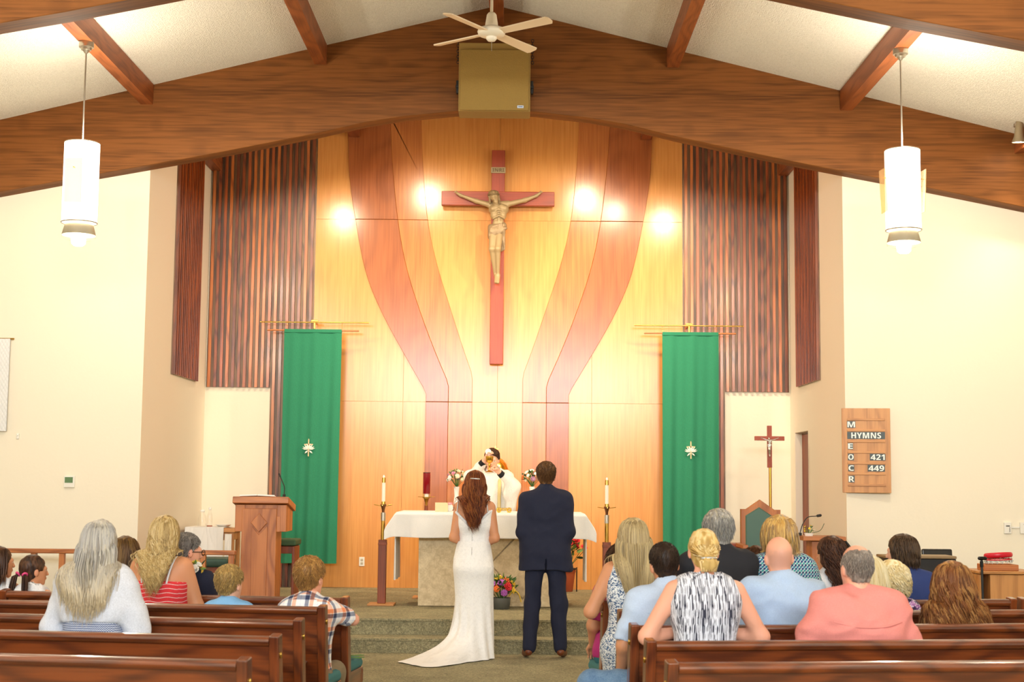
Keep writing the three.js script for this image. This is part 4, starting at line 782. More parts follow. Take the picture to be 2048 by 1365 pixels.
// ---------------------------------------------------------------- candle stands, sanctuary lamp
function candleStand(px, py, label) {
  const b = G(px, py, PY), d = -b.z, t = thing('candle_stand', label, 'candle stand', [b.x, PY, b.z], 0, 'floor candle stands beside the altar');
  const Y = (y) => W(px, y, d).y - PY, y1 = Y(py - 131), y2 = Y(py - 200), y3 = Y(py - 209), y4 = Y(py - 258);
  mesh('base_plate', cbox(0.29, 0.02, 0.29, 0, 0.011, 0, 0, 0.006), MAT.oakLight, t);
  mesh('wooden_post', [cbox(0.088, y1 - 0.02, 0.088, 0, y1 / 2 + 0.01, 0), cbox(0.094, 0.03, 0.094, 0, y1 - 0.045, 0)], MAT.post, t);
  mesh('brass_tube', cyl(0.022, 0.022, y2 - 0.09 - y1, 0, y1, 0), MAT.brass, t);
  mesh('collar', cyl(0.026, 0.026, 0.09, 0, y2 - 0.17, 0), MAT.nickel, t);
  mesh('cup_stem', lathe([[0.014, y2 - 0.08], [0.016, y2 - 0.05], [0.03, y2 - 0.0], [0.034, y2 + 0.01], [0.001, y2 + 0.01]], 18), std({ color: 0x6b4322, metalness: 0.5, roughness: 0.4 }), t);
  mesh('drip_arms', [0, 1].flatMap((k) => [-1, 1].map((s) => bar(V(0, y2 - 0.01, 0), k ? V(0, y2 + 0.0, s * 0.11) : V(s * 0.1, y2 + 0.005, 0.02), 0.005, 6))), MAT.brass, t);
  mesh('socket', cyl(0.026, 0.024, 0.045, 0, y2 - 0.005, 0), MAT.brass, t);
  mesh('candle', cyl(0.019, 0.019, y4 - y2 - 0.06, 0, y2 + 0.03, 0), MAT.candle, t);
  mesh('follower', cyl(0.022, 0.019, 0.055, 0, y4 - 0.07, 0), MAT.brass, t);
  mesh('wick_holder', lathe([[0.012, y4 - 0.02], [0.012, y4], [0.004, y4 + 0.012], [0.001, y4 + 0.014]], 12), MAT.white, t);
  return t;
}
candleStand(763, 1211, 'tall candle stand with dark post next to the sanctuary lamp');
candleStand(1213, 1216, 'tall candle stand with dark post next to the blonde woman in print dress');
{
  const d = 16.7, b = W(853, 990, d), t = thing('sanctuary_lamp', 'red glass sanctuary lamp on a slim brass stand behind the altar', 'lamp', [b.x, PY, b.z]), Y = (y) => W(853, y, d).y - PY;
  mesh('base_plate', cbox(0.28, 0.02, 0.28, 0, 0.01, 0), MAT.oakLight, t);
  mesh('pole', [cbox(0.08, 0.5, 0.08, 0, 0.27, 0), cyl(0.02, 0.02, Y(1012) - 0.5, 0, 0.5, 0)], MAT.post, t);
  mesh('cup', lathe([[0.014, Y(1014)], [0.016, Y(1006)], [0.03, Y(998)], [0.05, Y(995)], [0.001, Y(994)]], 18), MAT.brass, t);
  mesh('arms', [-1, 1].flatMap((s) => [bar(V(0, Y(995), 0), V(s * 0.1, Y(994), 0.02), 0.004, 6), bar(V(s * 0.035, Y(995), 0), V(s * 0.042, Y(985), 0), 0.004, 6)]), MAT.brass, t);
  mesh('glass_cylinder', lathe([[0.001, Y(988)], [0.042, Y(988)], [0.043, Y(946)], [0.039, Y(946)], [0.038, Y(986)], [0.001, Y(986)]], 28), phy({ color: 0xb00d22, roughness: 0.12, transmission: 0.55, thickness: 0 }), t);
  mesh('glass_lip', T(new THREE.TorusGeometry(0.041, 0.004, 6, 28), 0, Y(946), 0, Math.PI / 2), std({ color: 0x3a1018, roughness: 0.25 }), t);
  mesh('candle', cyl(0.024, 0.024, Y(966) - Y(996), 0, Y(996), 0), MAT.candle, t);
}
// ---------------------------------------------------------------- tabernacle, vases and flowers
{
  const t = thing('tabernacle', 'gilded domed tabernacle on a wooden pillar behind the priest', 'tabernacle', [W(989, 930, 17.85).x, PY, -17.82]), Y = (y) => W(989, y, 17.85).y - PY;
  mesh('pillar', [cbox(0.4, Y(1000), 0.32, 0, Y(1000) / 2, 0), cbox(0.5, 0.05, 0.4, 0, Y(1000), 0)], MAT.oak, t);
  mesh('cabinet', [cyl(0.19, 0.19, Y(947) - Y(999), 0, Y(999), 0, 32), cyl(0.2, 0.2, 0.02, 0, Y(949), 0, 32)], MAT.gold, t);
  const r = 0.175; mesh('dome', lathe([[r, Y(947)], [r * 0.98, Y(938)], [r * 0.85, Y(928)], [r * 0.6, Y(920)], [r * 0.3, Y(915)], [0.001, Y(913)]], 32), MAT.gold, t);
  const beads = []; for (let k = 0; k < 20; k++) { const a = k / 20 * 6.283; beads.push(T(new THREE.SphereGeometry(0.016, 8, 6), Math.cos(a) * 0.19, Y(944), Math.sin(a) * 0.19)); } mesh('beading', beads, MAT.gold, t);
  mesh('finial_cross', [box(0.012, Y(893) - Y(913), 0.012, 0.01, (Y(893) + Y(913)) / 2, 0), box(0.07, 0.012, 0.012, 0.01, Y(899), 0)], MAT.gold, t);
}
const petalGeo = new THREE.SphereGeometry(1, 7, 5);
function blossom(r, n = 9, cup = 0.5, seed = 1) {
  const R0 = rng(seed), out = [];
  for (let ring = 0; ring < 3; ring++) for (let k = 0; k < (ring === 2 ? 3 : n - ring * 3); k++) {
    const a = k / (n - ring * 3) * 6.283 + ring * 0.5 + R0() * 0.3, d = r * [0.62, 0.38, 0.12][ring], tilt = cup * (0.4 + ring * 0.35);
    out.push(T(T(petalGeo.clone(), 0, 0, 0, 0, 0, 0, [r * 0.42, r * 0.12, r * 0.34]), Math.cos(a) * d, r * 0.15 * ring, Math.sin(a) * d, 0, -a, tilt));
  }
  return merge(out);
}
const leafGeo = extr([[0, 0], [0.25, 0.16], [0.6, 0.17], [1, 0], [0.6, -0.17], [0.25, -0.16]], 0.02, 0, 0);
const bloomGeos = [blossom(1, 9, 0.5, 1), blossom(1, 11, 0.8, 2), blossom(1, 7, 0.25, 3)];
const petal = (c) => clothMat(c, { roughness: 0.7 });
const PETAL = { violet: petal(0xb565c4), pink: petal(0xe58aa8), yellow: petal(0xf0cf4a), orange: petal(0xee7a35), red: petal(0xd92f38), white: petal(0xf3efe4), cream: petal(0xf1e3bf), peach: petal(0xf2b48a), mauve: petal(0xb98aa8) };
const leafMats = [std({ color: 0x41692f, roughness: 0.6 }), std({ color: 0x6d8f45, roughness: 0.6 }), std({ color: 0x2f4f2c, roughness: 0.6 })];
function bouquet(t, c, r, ry, blooms, leaves, seed, br = 0.035) {
  const R0 = rng(seed), dirs = [];
  for (let i = 0; i < leaves; i++) {
    const a = R0() * 6.283, e = R0() * 1.5 - 0.25, d = V(Math.cos(a) * Math.cos(e), Math.sin(e), Math.sin(a) * Math.cos(e)), L = (0.5 + R0() * 0.6) * br * 2.4;
    const g = leafGeo.clone(); T(g, 0, 0, 0, R0() * 6, 0, 0, L); g.applyQuaternion(new THREE.Quaternion().setFromUnitVectors(V(1, 0, 0), V(d.x, d.y + 0.2, d.z).normalize())); g.translate(c.x + d.x * r * 0.75, c.y + d.y * ry * 0.75, c.z + d.z * r * 0.75);
    mesh('leaf', g, leafMats[i % 3], t);
  }
  blooms.forEach((col, i) => {
    const y = 1 - (i + 0.5) / blooms.length * 1.25, a = i * 2.4 + seed, q = Math.sqrt(Math.max(0.05, 1 - y * y)), d = V(Math.cos(a) * q, y, Math.sin(a) * q);
    const g = bloomGeos[i % 3].clone(); T(g, 0, 0, 0, 0, 0, 0, br * (0.75 + 0.5 * R0())); g.applyQuaternion(new THREE.Quaternion().setFromUnitVectors(V(0, 1, 0), d)); g.translate(c.x + d.x * r, c.y + d.y * ry, c.z + d.z * r);
    mesh('blossom', g, PETAL[col], t);
  });
  const stems = []; for (let i = 0; i < blooms.length; i++) { const a = i * 2.4, y = 1 - (i + 0.5) / blooms.length * 1.25; stems.push(bar(V(c.x, c.y - ry * 1.1, c.z), V(c.x + Math.cos(a) * r * 0.8 * Math.sqrt(Math.max(0.05, 1 - y * y)), c.y + y * ry * 0.9, c.z + Math.sin(a) * r * 0.8), 0.003, 5)); }
  mesh('stems', stems, leafMats[0], t);
}
for (const [px, lab, seed] of [[910, 'white vase of pale mixed flowers behind the bride', 5], [1061, 'white vase of pale mixed flowers behind the groom', 8]]) {
  const d = 17.4, p = W(px, 974, d), Y = (y) => W(px, y, d).y;
  const st = thing('flower_pedestal', 'slim oak pedestal under the ' + lab.replace('white vase of pale mixed flowers', 'flower vase'), 'pedestal', [p.x + 0.02, PY, p.z]);
  mesh('column', [cbox(0.16, Y(1010) - PY - 0.03, 0.16, 0, (Y(1010) - PY) / 2, 0), cbox(0.24, 0.03, 0.24, 0, Y(1010) - PY - 0.016, 0), cbox(0.26, 0.04, 0.26, 0, 0.02, 0)], MAT.oak, st);
  const t = thing('flower_vase', lab, 'vase', [p.x + 0.02, Y(1010), p.z], 0, 'vases of pale flowers'), h = p.y - Y(1010);
  mesh('vase', lathe([[0.001, 0], [0.04, 0], [0.034, 0.03], [0.026, h * 0.5], [0.035, h], [0.031, h], [0.022, h * 0.5], [0.001, 0.03]], 24), MAT.white, t);
  bouquet(t, V(0, h + 0.1, 0), 0.115, 0.1, ['white', 'cream', 'mauve', 'white', 'pink', 'white', 'peach', 'mauve', 'white', 'cream', 'pink', 'orange', 'white', 'mauve', 'cream', 'white'], 46, seed, 0.028);
}
{
  const p = G(1003, 1217, PY), t = thing('flower_arrangement', 'bright mixed flowers in a grey pail at the foot of the altar', 'flowers', [p.x, PY, -15.34]);
  mesh('pail', lathe([[0.001, 0.002], [0.085, 0.002], [0.1, 0.12], [0.094, 0.12], [0.08, 0.015], [0.001, 0.015]], 28), std({ color: 0x7d838a, metalness: 0.7, roughness: 0.4 }), t);
  bouquet(t, V(0, 0.2, 0.0), 0.14, 0.13, ['yellow', 'violet', 'orange', 'yellow', 'pink', 'violet', 'red', 'yellow', 'violet', 'orange', 'red', 'peach', 'violet', 'orange', 'red', 'yellow', 'orange', 'pink', 'violet', 'red'], 50, 21, 0.045);
  mesh('arching_leaf', tube([V(0.08, 0.14, 0.05), V(0.13, 0.2, 0.06), V(0.18, 0.17, 0.07), V(0.21, 0.08, 0.08)], 0.007, 16, 5), std({ color: 0xd9b63c, roughness: 0.6 }), t);
}
{
  const p = G(1134, 1184, PY), t = thing('potted_geranium', 'red flowering plant in a terracotta pot behind the groom', 'potted plant', [p.x, PY, p.z]);
  mesh('pot', lathe([[0.001, 0.002], [0.07, 0.002], [0.1, 0.24], [0.108, 0.24], [0.108, 0.27], [0.095, 0.27], [0.001, 0.25]], 24), std({ color: 0xa9502a, roughness: 0.7 }), t);
  mesh('plant_stand', [0, 1, 2].map((k) => bar(V(Math.cos(k * 2.1) * 0.12, 0, Math.sin(k * 2.1) * 0.12), V(Math.cos(k * 2.1) * 0.12, 0.3, Math.sin(k * 2.1) * 0.12), 0.008, 6)).concat([T(new THREE.TorusGeometry(0.12, 0.008, 6, 24), 0, 0.28, 0, Math.PI / 2)]), MAT.black, t);
  bouquet(t, V(0.03, 0.45, 0), 0.12, 0.17, ['red', 'red'], 46, 31, 0.05);
  for (const [x, y, z, r] of [[0.09, 0.66, 0.03, 0.05], [0.05, 0.68, 0, 0.05], [0.12, 0.63, 0, 0.045], [0.2, 0.56, 0.02, 0.035], [0.03, 0.6, 0.05, 0.045], [0.23, 0.54, 0.0, 0.025]]) { mesh('blossom', T(bloomGeos[1].clone(), x, y, z, 0.7, x * 9, 0, r), PETAL.red, t); mesh('stem', bar(V(0.03, 0.3, 0), V(x, y - 0.01, z), 0.004, 5), leafMats[0], t); }
}
// ---------------------------------------------------------------- lectern and its neighbours
function gooseneck(t, pts, headR = 0.012) {
  mesh('gooseneck', tube(pts, 0.005, 30, 6), MAT.black, t);
  const e = pts[pts.length - 1], d = e.clone().sub(pts[pts.length - 2]).normalize(), g = new THREE.CapsuleGeometry(headR, 0.03, 4, 10); g.applyQuaternion(new THREE.Quaternion().setFromUnitVectors(V(0, 1, 0), d)); g.translate(e.x, e.y, e.z);
  mesh('capsule', g, MAT.black, t);
}
{
  const d = 14.8, k = d / FOC, c = W(520, 1100, d), t = thing('lectern', 'carved oak lectern with a lozenge on its front', 'lectern', [c.x, PY, -d]), Y = (y) => W(520, y, d).y - PY;
  const yb = Y(1064), yt = Y(1010), y0 = Y(997);
  mesh('column', cbox(0.345, yb + 0.02, 0.32, -0.01, (yb + 0.02) / 2, -0.18, 1, 0.006), MAT.oak, t);
  mesh('front_board', extr([[-0.195, 0.0], [0.165, 0.0], [0.165, yt - 0.04], [-0.195, yt - 0.04]], 0.03, 0.004).translate(0, 0, -0.02), MAT.oak, t);
  mesh('desk_box', [cbox(0.1, yt - yb, 0.42, -0.215, (yt + yb) / 2, -0.2), cbox(0.1, yt - yb, 0.42, 0.215, (yt + yb) / 2, -0.2), cbox(0.52, 0.1, 0.4, 0, yt - 0.05, -0.2), cbox(0.04, 0.16, 0.03, 0.185, yt - 0.2, -0.002)], MAT.oak, t);
  const cy = Y(1046), loz = (r, q) => [[0, q], [r, 0], [0, -q], [-r, 0]].map(([x, y]) => [x - 0.012, y + cy]);
  mesh('lozenge', extr(loz(0.085, 0.098), 0.02, 0.004).translate(0, 0, 0.012), MAT.oak, t);
  mesh('chevron_panel', extr([[-0.087, 0.03], [0.075, 0.03], [0.075, cy - 0.035], [-0.012, cy - 0.125], [-0.087, cy - 0.035]], 0.016, 0.003).translate(0, 0, 0.012), MAT.oak, t);
  mesh('top_board', T(cbox(0.58, 0.07, 0.5, 0, 0, 0, 0, 0.008), 0, y0 - 0.062, -0.2, -0.18), MAT.oak, t);
  mesh('book_ledge', T(cbox(0.56, 0.03, 0.03, 0, 0, 0, 0), 0, y0 - 0.08, -0.45, -0.18), MAT.oak, t);
  const pg = thing('open_book', 'open white pages lying on the lectern', 'book', [c.x - 0.05, PY + y0 + 0.006, -d - 0.15]);
  mesh('pages', T(merge([T(cbox(0.18, 0.016, 0.26, 0, 0, 0, 0, 0.004), -0.092, 0, 0, 0, 0, 0.04), T(cbox(0.18, 0.016, 0.26, 0, 0, 0, 0, 0.004), 0.092, 0, 0, 0, 0, -0.04)]), 0, 0, 0, -0.18), MAT.white, pg);
  const m = thing('lectern_microphone', 'thin black gooseneck microphone on the lectern', 'microphone', [W(562, 990, d).x, PY + y0 - 0.02, -d - 0.2]);
  mesh('base', cyl(0.014, 0.016, 0.06, 0, 0, 0, 12), MAT.black, m);
  gooseneck(m, [V(0, 0.05, 0), V(-0.002, 0.14, -0.01), V(-0.03, 0.2, -0.03), V(-0.06, 0.26, -0.05)], 0.008);
  const ch = thing('side_chair', 'wooden chair with green cushion standing behind the lectern', 'chair', [W(576, 1100, 15.6).x, PY, -15.7]);
  mesh('seat_cushion', cbox(0.3, 0.07, 0.4, -0.05, Y(1060) - 0.16, 0, 0, 0.02), std({ color: 0x3f5a3a, roughness: 0.8 }), ch);
  mesh('side_panel', [cbox(0.03, Y(1060) - 0.2, 0.36, 0.07, (Y(1060) - 0.2) / 2, 0), cbox(0.03, Y(1060) - 0.2, 0.36, -0.17, (Y(1060) - 0.2) / 2, 0)], MAT.post, ch);
  mesh('apron', cbox(0.22, 0.08, 0.34, -0.05, Y(1060) - 0.24, 0), MAT.post, ch);
}
{ // railing
  const d = 14.45, y = W(60, 1098, d).y, xa = W(-40, 1098, d).x, xb = W(472, 1100, d).x, t = thing('communion_rail', 'low oak railing with square posts in front of the cream wall', 'railing', [0, PY, -d]);
  mesh('handrail', cbox(xb - xa, 0.045, 0.09, (xa + xb) / 2, y - PY - 0.022, 0, 0, 0.01), MAT.oak, t);
  for (let px = 12, i = 0; i < 9; px += 56.4, i++) mesh('baluster', cbox(0.055, y - PY - 0.04, 0.055, W(px, 1110, d).x, (y - PY - 0.04) / 2, 0), MAT.oak, t);
  const c = thing('sanctuary_chair', 'wooden chair with a dark green padded seat behind the railing', 'chair', [W(414, 1120, 15.5).x, PY, -15.75]), ys = W(414, 1118, 15.5).y - PY;
  mesh('seat_cushion', cbox(0.44, 0.1, 0.46, 0, ys - 0.05, 0, 0, 0.035), std({ color: 0x35544a, roughness: 0.6 }), c);
  mesh('seat_frame', cbox(0.42, 0.06, 0.44, 0, ys - 0.125, 0, 0), MAT.post, c);
  for (const [x, z] of [[-1, -1], [1, -1], [-1, 1], [1, 1]]) mesh('leg', cbox(0.045, ys - 0.14, 0.045, x * 0.18, (ys - 0.14) / 2, z * 0.19), MAT.post, c);
}
{ // credence table with cruets
  const d = 17.1, L = W(370, 1056, d), Rr = W(470, 1056, d), y = L.y - PY, t = thing('credence_table', 'small side table half covered by a white cloth', 'table', [(L.x + Rr.x) / 2, PY, -d - 0.22]), w = Rr.x - L.x;
  mesh('tabletop', cbox(w, 0.05, 0.45, 0, y - 0.028, 0, 0), MAT.oakLight, t);
  for (const [a, b] of [[-1, -1], [1, -1], [-1, 1], [1, 1]]) mesh('leg', cbox(0.05, y - 0.05, 0.05, a * (w / 2 - 0.04), (y - 0.05) / 2, b * 0.18), MAT.oakLight, t);
  mesh('apron', cbox(w - 0.06, 0.09, 0.4, 0, y - 0.1, 0, 0), MAT.oakLight, t);
  const c = thing('table_runner', 'white cloth hanging down the front of the small side table', 'cloth', [L.x + 0.235, PY + y, -d - 0.22]), cw = 0.46;
  mesh('cloth', [cbox(cw, 0.008, 0.47, 0, 0.005, 0, 0, 0.003), T(shake(new THREE.BoxGeometry(cw, 0.5, 0.008, 30, 10, 1), 0.006, 14, 2, 1), 0, -0.245, 0.238)], linen, c);
  const c2 = thing('hanging_towel', 'pale towel hanging from the small side table end', 'cloth', [Rr.x - 0.07, PY + y - 0.05, -d + 0.035]);
  mesh('cloth', T(shake(new THREE.BoxGeometry(0.08, 0.4, 0.008, 12, 8, 1), 0.006, 30, 3, 1), 0.0, -0.22, 0), linen, c2);
  const cruet = (px, yT, r, lab, stop) => {
    const q = thing('cruet', lab, 'bottle', [W(px, 1050, d).x, PY + y + 0.01, -d - 0.2], 0, 'glass cruets'), h = W(px, yT, d).y - PY - y - 0.01;
    mesh('bottle', lathe([[0.001, 0.001], [r, 0.001], [r * 1.05, h * 0.35], [r * 0.9, h * 0.6], [r * 0.45, h * 0.75], [r * 0.5, h * 0.86], [r * 0.42, h * 0.86], [r * 0.36, h * 0.74], [r * 0.8, h * 0.58], [r * 0.92, 0.012], [0.001, 0.012]], 20), MAT.glass, q);
    mesh('stopper', lathe([[0.001, h * 0.84], [r * 0.4, h * 0.84], [r * 0.6, h * 0.94], [0.001, h]], 14), stop, q);
    return q;
  };
  cruet(397, 1020, 0.055, 'wide glass cruet with white stopper on the side table', MAT.white);
  const r2 = cruet(412, 1015, 0.032, 'slim glass cruet with red base on the side table', MAT.white); mesh('foot', cyl(0.034, 0.034, 0.012, 0, 0, 0, 16), std({ color: 0x9a4a30, roughness: 0.4 }), r2);
  const dish = thing('lavabo_dish', 'shallow white dish on the side table', 'dish', [W(440, 1052, d).x, PY + y + 0.01, -d - 0.2]); mesh('dish', lathe([[0.001, 0.002], [0.06, 0.002], [0.1, 0.025], [0.095, 0.025], [0.055, 0.008], [0.001, 0.008]], 24), MAT.white, dish);
}
// ---------------------------------------------------------------- presider's chair, standing crucifix, cantor stand
{
  const d = 16.4, c = W(1519, 1050, d), Y = (y) => W(1519, y, d).y - PY, X = (x, y) => W(x, y, d).x - c.x, t = thing('presider_chair', 'high-backed oak chair with green padded pointed back', 'chair', [c.x, PY, -d]);
  const o = [[1480, 1019], [1491, 1019], [1518, 1000], [1547, 1020], [1559, 1020]], up = o.map(([x, y]) => [X(x, y), Y(y)]);
  mesh('back_frame', extr([[X(1480, 1100), 0], [X(1559, 1100), 0], ...up.slice().reverse()], 0.06, 0.006), MAT.oak, t);
  const i = [[1489, 1032], [1516, 1015], [1543, 1033]].map(([x, y]) => [X(x, y), Y(y)]);
  mesh('back_cushion', extr([[i[0][0], 0.5], [i[2][0], 0.5], i[2], i[1], i[0]], 0.03, 0.012).translate(0, 0, 0.05), MAT.tealDark, t);
  mesh('seat', cbox(0.46, 0.08, 0.5, 0, 0.44, 0.3, 0, 0.02), MAT.tealDark, t);
  mesh('seat_frame', cbox(0.46, 0.08, 0.48, 0, 0.36, 0.3, 0), MAT.oak, t);
  for (const s of [-1, 1]) { mesh('armrest', [cbox(0.06, 0.04, 0.52, s * 0.25, 0.66, 0.3, 2), cbox(0.05, 0.28, 0.05, s * 0.25, 0.52, 0.5)], MAT.oak, t); mesh('leg', cbox(0.055, 0.4, 0.055, s * 0.21, 0.2, 0.5), MAT.oak, t); }
  const s2 = thing('server_bench', 'plain wooden bench beside the high-backed chair', 'bench', [W(1462, 1090, 16.6).x, PY, -16.6]), y2 = W(1462, 1088, 16.6).y - PY;
  mesh('seat', cbox(0.36, 0.05, 0.4, 0, y2 - 0.02, 0, 0), MAT.redWood, s2); for (const a of [-1, 1]) mesh('support', cbox(0.04, y2 - 0.04, 0.36, a * 0.15, (y2 - 0.04) / 2, 0), MAT.redWood, s2);
}
{
  const d = 17.0, c = W(1539, 900, d), t = thing('processional_cross', 'wooden processional crucifix with silver figure on a brass pole', 'crucifix', [c.x, PY, -d]), Y = (y) => W(1539, y, d).y - PY;
  const y0 = Y(936), y1 = Y(852), ya = Y(877.5);
  mesh('upright', cbox(0.055, y1 - y0, 0.03, 0, (y0 + y1) / 2, 0, 1, 0.004), MAT.redWood, t);
  mesh('crossbar', cbox(0.355, 0.052, 0.03, 0, ya, 0.001, 0, 0.004), MAT.redWood, t);
  mesh('pole', cyl(0.017, 0.017, y0, 0.005, 0, 0, 14), MAT.brass, t);
  mesh('base', lathe([[0.001, 0.001], [0.16, 0.001], [0.16, 0.02], [0.05, 0.04], [0.03, 0.09], [0.001, 0.09]], 28), MAT.brass, t);
  const k = 0.2 / 1.04, f = (x, y, z) => V((x - 997) * 0.00635 * k * 1.02, ya + (392 - y) * 0.00635 * k, 0.022 + z * k);
  const pr = corpusPrims(f, k); const lc = [cap(f(983, 457, 0.03), f(1004, 456, 0.03), 0.07 * k, 0.07 * k, 0.03 * k), cap(f(985, 472, 0.04), f(1000, 468, 0.05), 0.06 * k, 0.05 * k, 0.03 * k)];
  mesh('figure', netMesh(field(pr), boundsOf(pr, 0.01), 0.0026), MAT.silver, t);
  mesh('loincloth', netMesh(field(lc), boundsOf(lc, 0.01), 0.003), MAT.silver, t);
}
{
  const d = 14.75, L = W(1606, 1076, d), Rr = W(1692, 1078, d), y = W(1650, 1074, d).y - PY, cx = (L.x + Rr.x) / 2, w = Rr.x - L.x, t = thing('cantor_stand', 'oak stand holding a microphone and small flowers by the doorway', 'stand', [cx, PY, -d - 0.2]);
  mesh('top', cbox(w, 0.045, 0.42, 0, y - 0.022, 0, 0), MAT.oak, t);
  mesh('body', cbox(w - 0.16, y - 0.05, 0.3, 0.02, (y - 0.05) / 2, 0), MAT.oak, t);
  mesh('side_shelf', T(cbox(0.16, 0.02, 0.3, 0, 0, 0, 0), w / 2 + 0.05, y - 0.1, 0, 0, 0, -0.9), MAT.black, t);
  const m = thing('stand_microphone', 'black gooseneck microphone rising from the oak stand', 'microphone', [W(1600, 1074, d).x + 0.02, PY + y, -d - 0.2]);
  const a = W(1638, 1032, d + 0.2), mx = m.position; mesh('base', cyl(0.018, 0.018, 0.03, 0.02, 0, 0, 12), MAT.black, m);
  gooseneck(m, [V(0.02, 0.03, 0), V(0.05, 0.12, 0), V(0.1, 0.19, 0), V(a.x - mx.x - 0.03, a.y - mx.y - 0.005, 0), V(a.x - mx.x, a.y - mx.y, 0)], 0.014);
  const fl = thing('small_flowers', 'sprigs of small yellow flowers on the oak stand', 'flowers', [W(1618, 1074, d).x + 0.03, PY + y, -d - 0.15]);
  mesh('holder', cyl(0.04, 0.05, 0.03, 0, 0, 0, 16), MAT.white, fl);
  bouquet(fl, V(0, 0.06, 0), 0.06, 0.05, ['yellow', 'yellow', 'white', 'yellow', 'yellow', 'white', 'yellow'], 18, 51, 0.014);
  mesh('twig', tube([V(0.03, 0.03, 0), V(0.12, 0.06, 0), V(0.16, 0.13, 0)], 0.003, 10, 5), leafMats[2], fl);
}
// ---------------------------------------------------------------- hymn board
{
  const d = 15.05, TL = W(1688, 816, d), BR = W(1785, 987, d), w = BR.x - TL.x, h = TL.y - BR.y, tl = 0.14;
  const t = thing('hymn_board', 'oak hymn board with white letters and numbers', 'sign', [TL.x, BR.y + h / 2, -15.17]); t.rotation.y = -tl;
  const w2 = w / Math.cos(tl), zy = (y) => h / 2 - (y - 70) / 782 * h, zx = (f) => f * w2;
  mesh('board', cbox(w2, h, 0.025, w2 / 2, 0, 0, 1, 0.004), MAT.oakLight, t);
  mesh('bracket', [box(0.03, 0.2, 0.03, w2 * 0.5, 0, -0.025), box(0.03, 0.2, 0.06, w2 * 0.9, 0, -0.04)], MAT.oakLight, t);
  for (const y of [183, 283, 386, 486, 588, 686, 790]) mesh('ledge', cbox(w2 * 0.78, 0.022, 0.016, w2 * 0.5, zy(y - 8), 0.016, 0, 0.003), MAT.oakLight, t);
  const tileM = std({ color: 0x2c3a36, roughness: 0.4 }), letM = std({ color: 0xf4f2ea, roughness: 0.5 });
  for (const [s, x0, x1, y0, y1] of [['M', 0.108, 0.282, 190, 252], ['HYMNS', 0.112, 0.888, 290, 355], ['E', 0.118, 0.228, 392, 452], ['O', 0.118, 0.24, 492, 553], ['421', 0.57, 0.89, 492, 553], ['C', 0.122, 0.245, 594, 655], ['449', 0.522, 0.875, 594, 655], ['R', 0.122, 0.25, 695, 757]]) {
    const hh = zy(y0) - zy(y1), cx = zx((x0 + x1) / 2), cy = (zy(y0) + zy(y1)) / 2, q = mesh('letter_tile', box(zx(x1 - x0), hh, 0.004, cx, cy, 0.0165), tileM, t);
    const g = text3(s, hh * 0.8, 0.003); g.computeBoundingBox(); const gw = g.boundingBox.max.x - g.boundingBox.min.x, tw = zx(x1 - x0) * (s === 'HYMNS' ? 0.79 : 0.9);
    mesh('lettering', T(g, cx, cy, 0.0183, 0, 0, 0, [tw / gw, hh * 0.84 / (g.boundingBox.max.y - g.boundingBox.min.y), 1]), letM, q);
  }
}
// ---------------------------------------------------------------- wall fittings
function plate(px, py, d, w, h, name, label, cat, dz = 0.03, more) { const p = W(px, py, d), t = thing(name, label, cat, [p.x, p.y, -d]); mesh('cover', cbox(w, h, dz, 0, 0, -dz / 2, 0, 0.006), MAT.plastic, t); if (more) more(t); return t; }
plate(138, 964, 15.17, 0.115, 0.125, 'thermostat', 'white thermostat with green display on the cream wall by the railing', 'thermostat', 0.03, (t) => { mesh('display', box(0.085, 0.06, 0.004, -0.003, 0.018, 0.001), std({ color: 0x5f7f56, roughness: 0.25 }), t); });
plate(35, 873, 15.18, 0.03, 0.06, 'wall_sensor', 'tiny white sensor on the cream wall under the quilted banner', 'sensor', 0.02, (t) => { mesh('sensor_lens', T(new THREE.SphereGeometry(0.008, 10, 8), 0, 0.01, 0), MAT.white, t); });
plate(2016, 1057, 15.17, 0.075, 0.12, 'wall_control', 'white wall control with buttons above the oak cabinet', 'control', 0.03, (t) => { mesh('display', box(0.04, 0.01, 0.003, 0.0, 0.022, 0.001), MAT.black, t); for (let k = 0; k < 4; k++) mesh('button', box(0.009, 0.007, 0.004, 0.018, 0.003 - k * 0.013, 0.001), MAT.black, t); });
plate(2048, 1057, 15.17, 0.075, 0.12, 'blank_cover', 'second white wall control joined by a conduit', 'control', 0.03, (t) => { mesh('conduit', cbox(0.12, 0.018, 0.015, -0.1, 0.005, -0.02, 0, 0.004), MAT.plastic, t); mesh('cover_screw', T(new THREE.CylinderGeometry(0.004, 0.004, 0.004, 8), 0, 0.04, 0.001, Math.PI / 2), MAT.nickel, t); });
plate(723.5, 1124, DW - 0.03, 0.07, 0.115, 'power_outlet', 'wall outlet low on the wood panelling', 'outlet', 0.01, (t) => { for (const y of [-0.022, 0.022]) mesh('socket', cbox(0.032, 0.028, 0.004, 0, y, 0.002, 0, 0.002), std({ color: 0xb9ae96, roughness: 0.5 }), t); });
